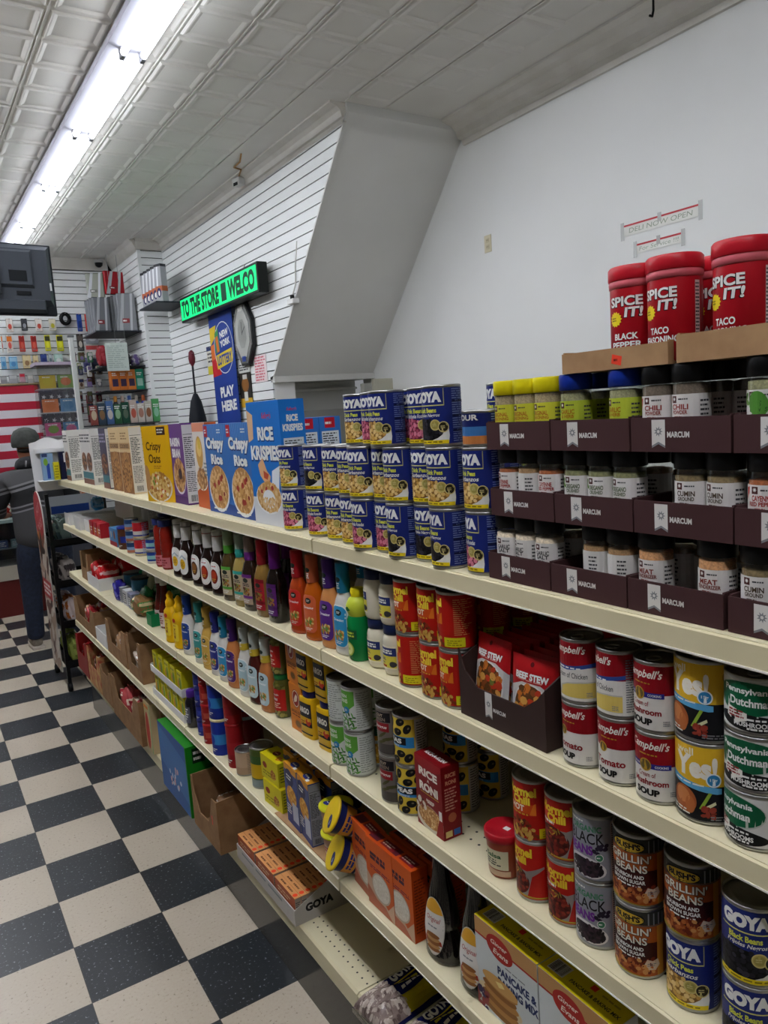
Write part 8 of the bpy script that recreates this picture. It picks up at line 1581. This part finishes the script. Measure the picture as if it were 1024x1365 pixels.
# striped jacket: stripes follow height on the cloth
m, nt, b = nodes('striped_fleece'); tc = N(nt, 'ShaderNodeTexCoord'); sp = N(nt, 'ShaderNodeSeparateXYZ'); nt.links.new(tc.outputs['Object'], sp.inputs[0])
mr = N(nt, 'ShaderNodeMapRange'); mr.inputs['From Min'].default_value = .85; mr.inputs['From Max'].default_value = 1.55; hz = math_n(nt, 'SUBTRACT', sp.outputs[2], math_n(nt, 'MULTIPLY', math_n(nt, 'ABSOLUTE', sp.outputs[0]), -.25)); nt.links.new(hz, mr.inputs['Value'])
rp = N(nt, 'ShaderNodeValToRGB'); rp.color_ramp.interpolation = 'CONSTANT'; e = rp.color_ramp.elements; e[0].position = 0; e[0].color = rgb('#3f3f41'); e[1].position = .47; e[1].color = rgb('#76767a')
for p_, c_ in ((.49, '#2a2a2c'), (.52, '#76767a'), (.54, '#1d1d20'), (.71, '#77777a'), (.735, '#2a2a2c'), (.76, '#77777a'), (.785, '#4c4c4e')): q = e.new(p_); q.color = rgb(c_)
nt.links.new(mr.outputs[0], rp.inputs[0]); nt.links.new(rp.outputs[0], b.inputs['Base Color']); b.inputs['Roughness'].default_value = .9
jk = skin_body('jacket', [(0, 0, .80), (0, .015, 1.0), (0, .05, 1.22), (0, .09, 1.38), (0, .12, 1.45), (.175, .10, 1.39), (.255, .12, 1.20), (.215, .31, 1.065), (-.175, .10, 1.39), (-.265, .14, 1.20), (-.215, .35, 1.105)], [(0, 1), (1, 2), (2, 3), (3, 4), (3, 5), (5, 6), (6, 7), (3, 8), (8, 9), (9, 10)], [(.205, .16), (.195, .155), (.195, .155), (.185, .14), (.11, .10), .092, .078, .056, .092, .078, .056], m)
hd = skin_body('hood', [(0, .115, 1.45), (0, .14, 1.52), (0, .155, 1.58)], [(0, 1), (1, 2)], [(.13, .11), (.115, .11), (.09, .09)], mottled('hood_cloth', '#1c1c1f', '#2c2c30', 30, .9))
hl = MB()
for s in (-.05, -.01, .03, .07): hl.tube([(s, .028, 1.50), (s + .008, .030, 1.55)], .006, M('#8f8f92', .8))
cp = MB(); cp.lathe([(.098, 1.655), (.104, 1.665), (.106, 1.70), (.100, 1.75), (.078, 1.79), (.04, 1.812), (.001, 1.818)], mottled('cap_cloth', '#3c3f3c', '#4a4d49', 30, .9), 28, .92, 1.1, cap0=False, cap1=False); cp.rot(Matrix.Translation((0, .21, 0))); br = MB(); br.prism([(.085 * math.cos(t), .30 + .09 * math.sin(t)) for t in [PI * i / 10 for i in range(11)]], 'z', 1.665, 1.675, M('#3a3d3a', .9))
hr = skin_body('hair', [(0, .17, 1.60), (0, .165, 1.66)], [(0, 1)], [(.083, .07), (.085, .085)], M('#1a1512', .8))
def shoe(x, y):
    s = skin_body('shoe', [(x, y - .05, .05), (x, y + .04, .05), (x, y + .14, .042), (x, y + .18, .038)], [(0, 1), (1, 2), (2, 3)], [.042, .044, .038, .03], mottled('sneaker', '#7d7468', '#94897a', 40, .7)); return s
so = []
for x, y in ((.11, .01), (-.12, .08)):
    t = MB(); t.prism([(x - .042, y - .09), (x + .042, y - .09), (x + .046, y + .08), (x + .03, y + .20), (x - .03, y + .20), (x - .046, y + .08)], 'z', .001, .022, M('#b5aca0', .6)); so.append(t.mesh('sole'))
thing('person', [('body', body), ('hair', hr), ('trousers', pants), ('jacket', jk), ('hood', hd, [('hood_lettering', hl.mesh('hood_lettering'))]), ('cap', cp.mesh('cap'), [('cap_brim', br.mesh('cap_brim'))]), ('shoe', shoe(.11, .01), [('sole', so[0])]), ('shoe', shoe(-.12, .08), [('sole', so[1])])], (.325, 4.62, 0), math.radians(3), 'person seen from behind in striped grey jacket, cap and dark jeans', 'person', scale=(1.14, 1.0, 1.0))
w = softbag(.12, .06, .10, ('#a82a24', '#d8d2cc'), 'bag', 160); thing('snack_bag', w, (.12, 5.22, 1.07), .4, 'red and white snack bag held before the person', 'bag')
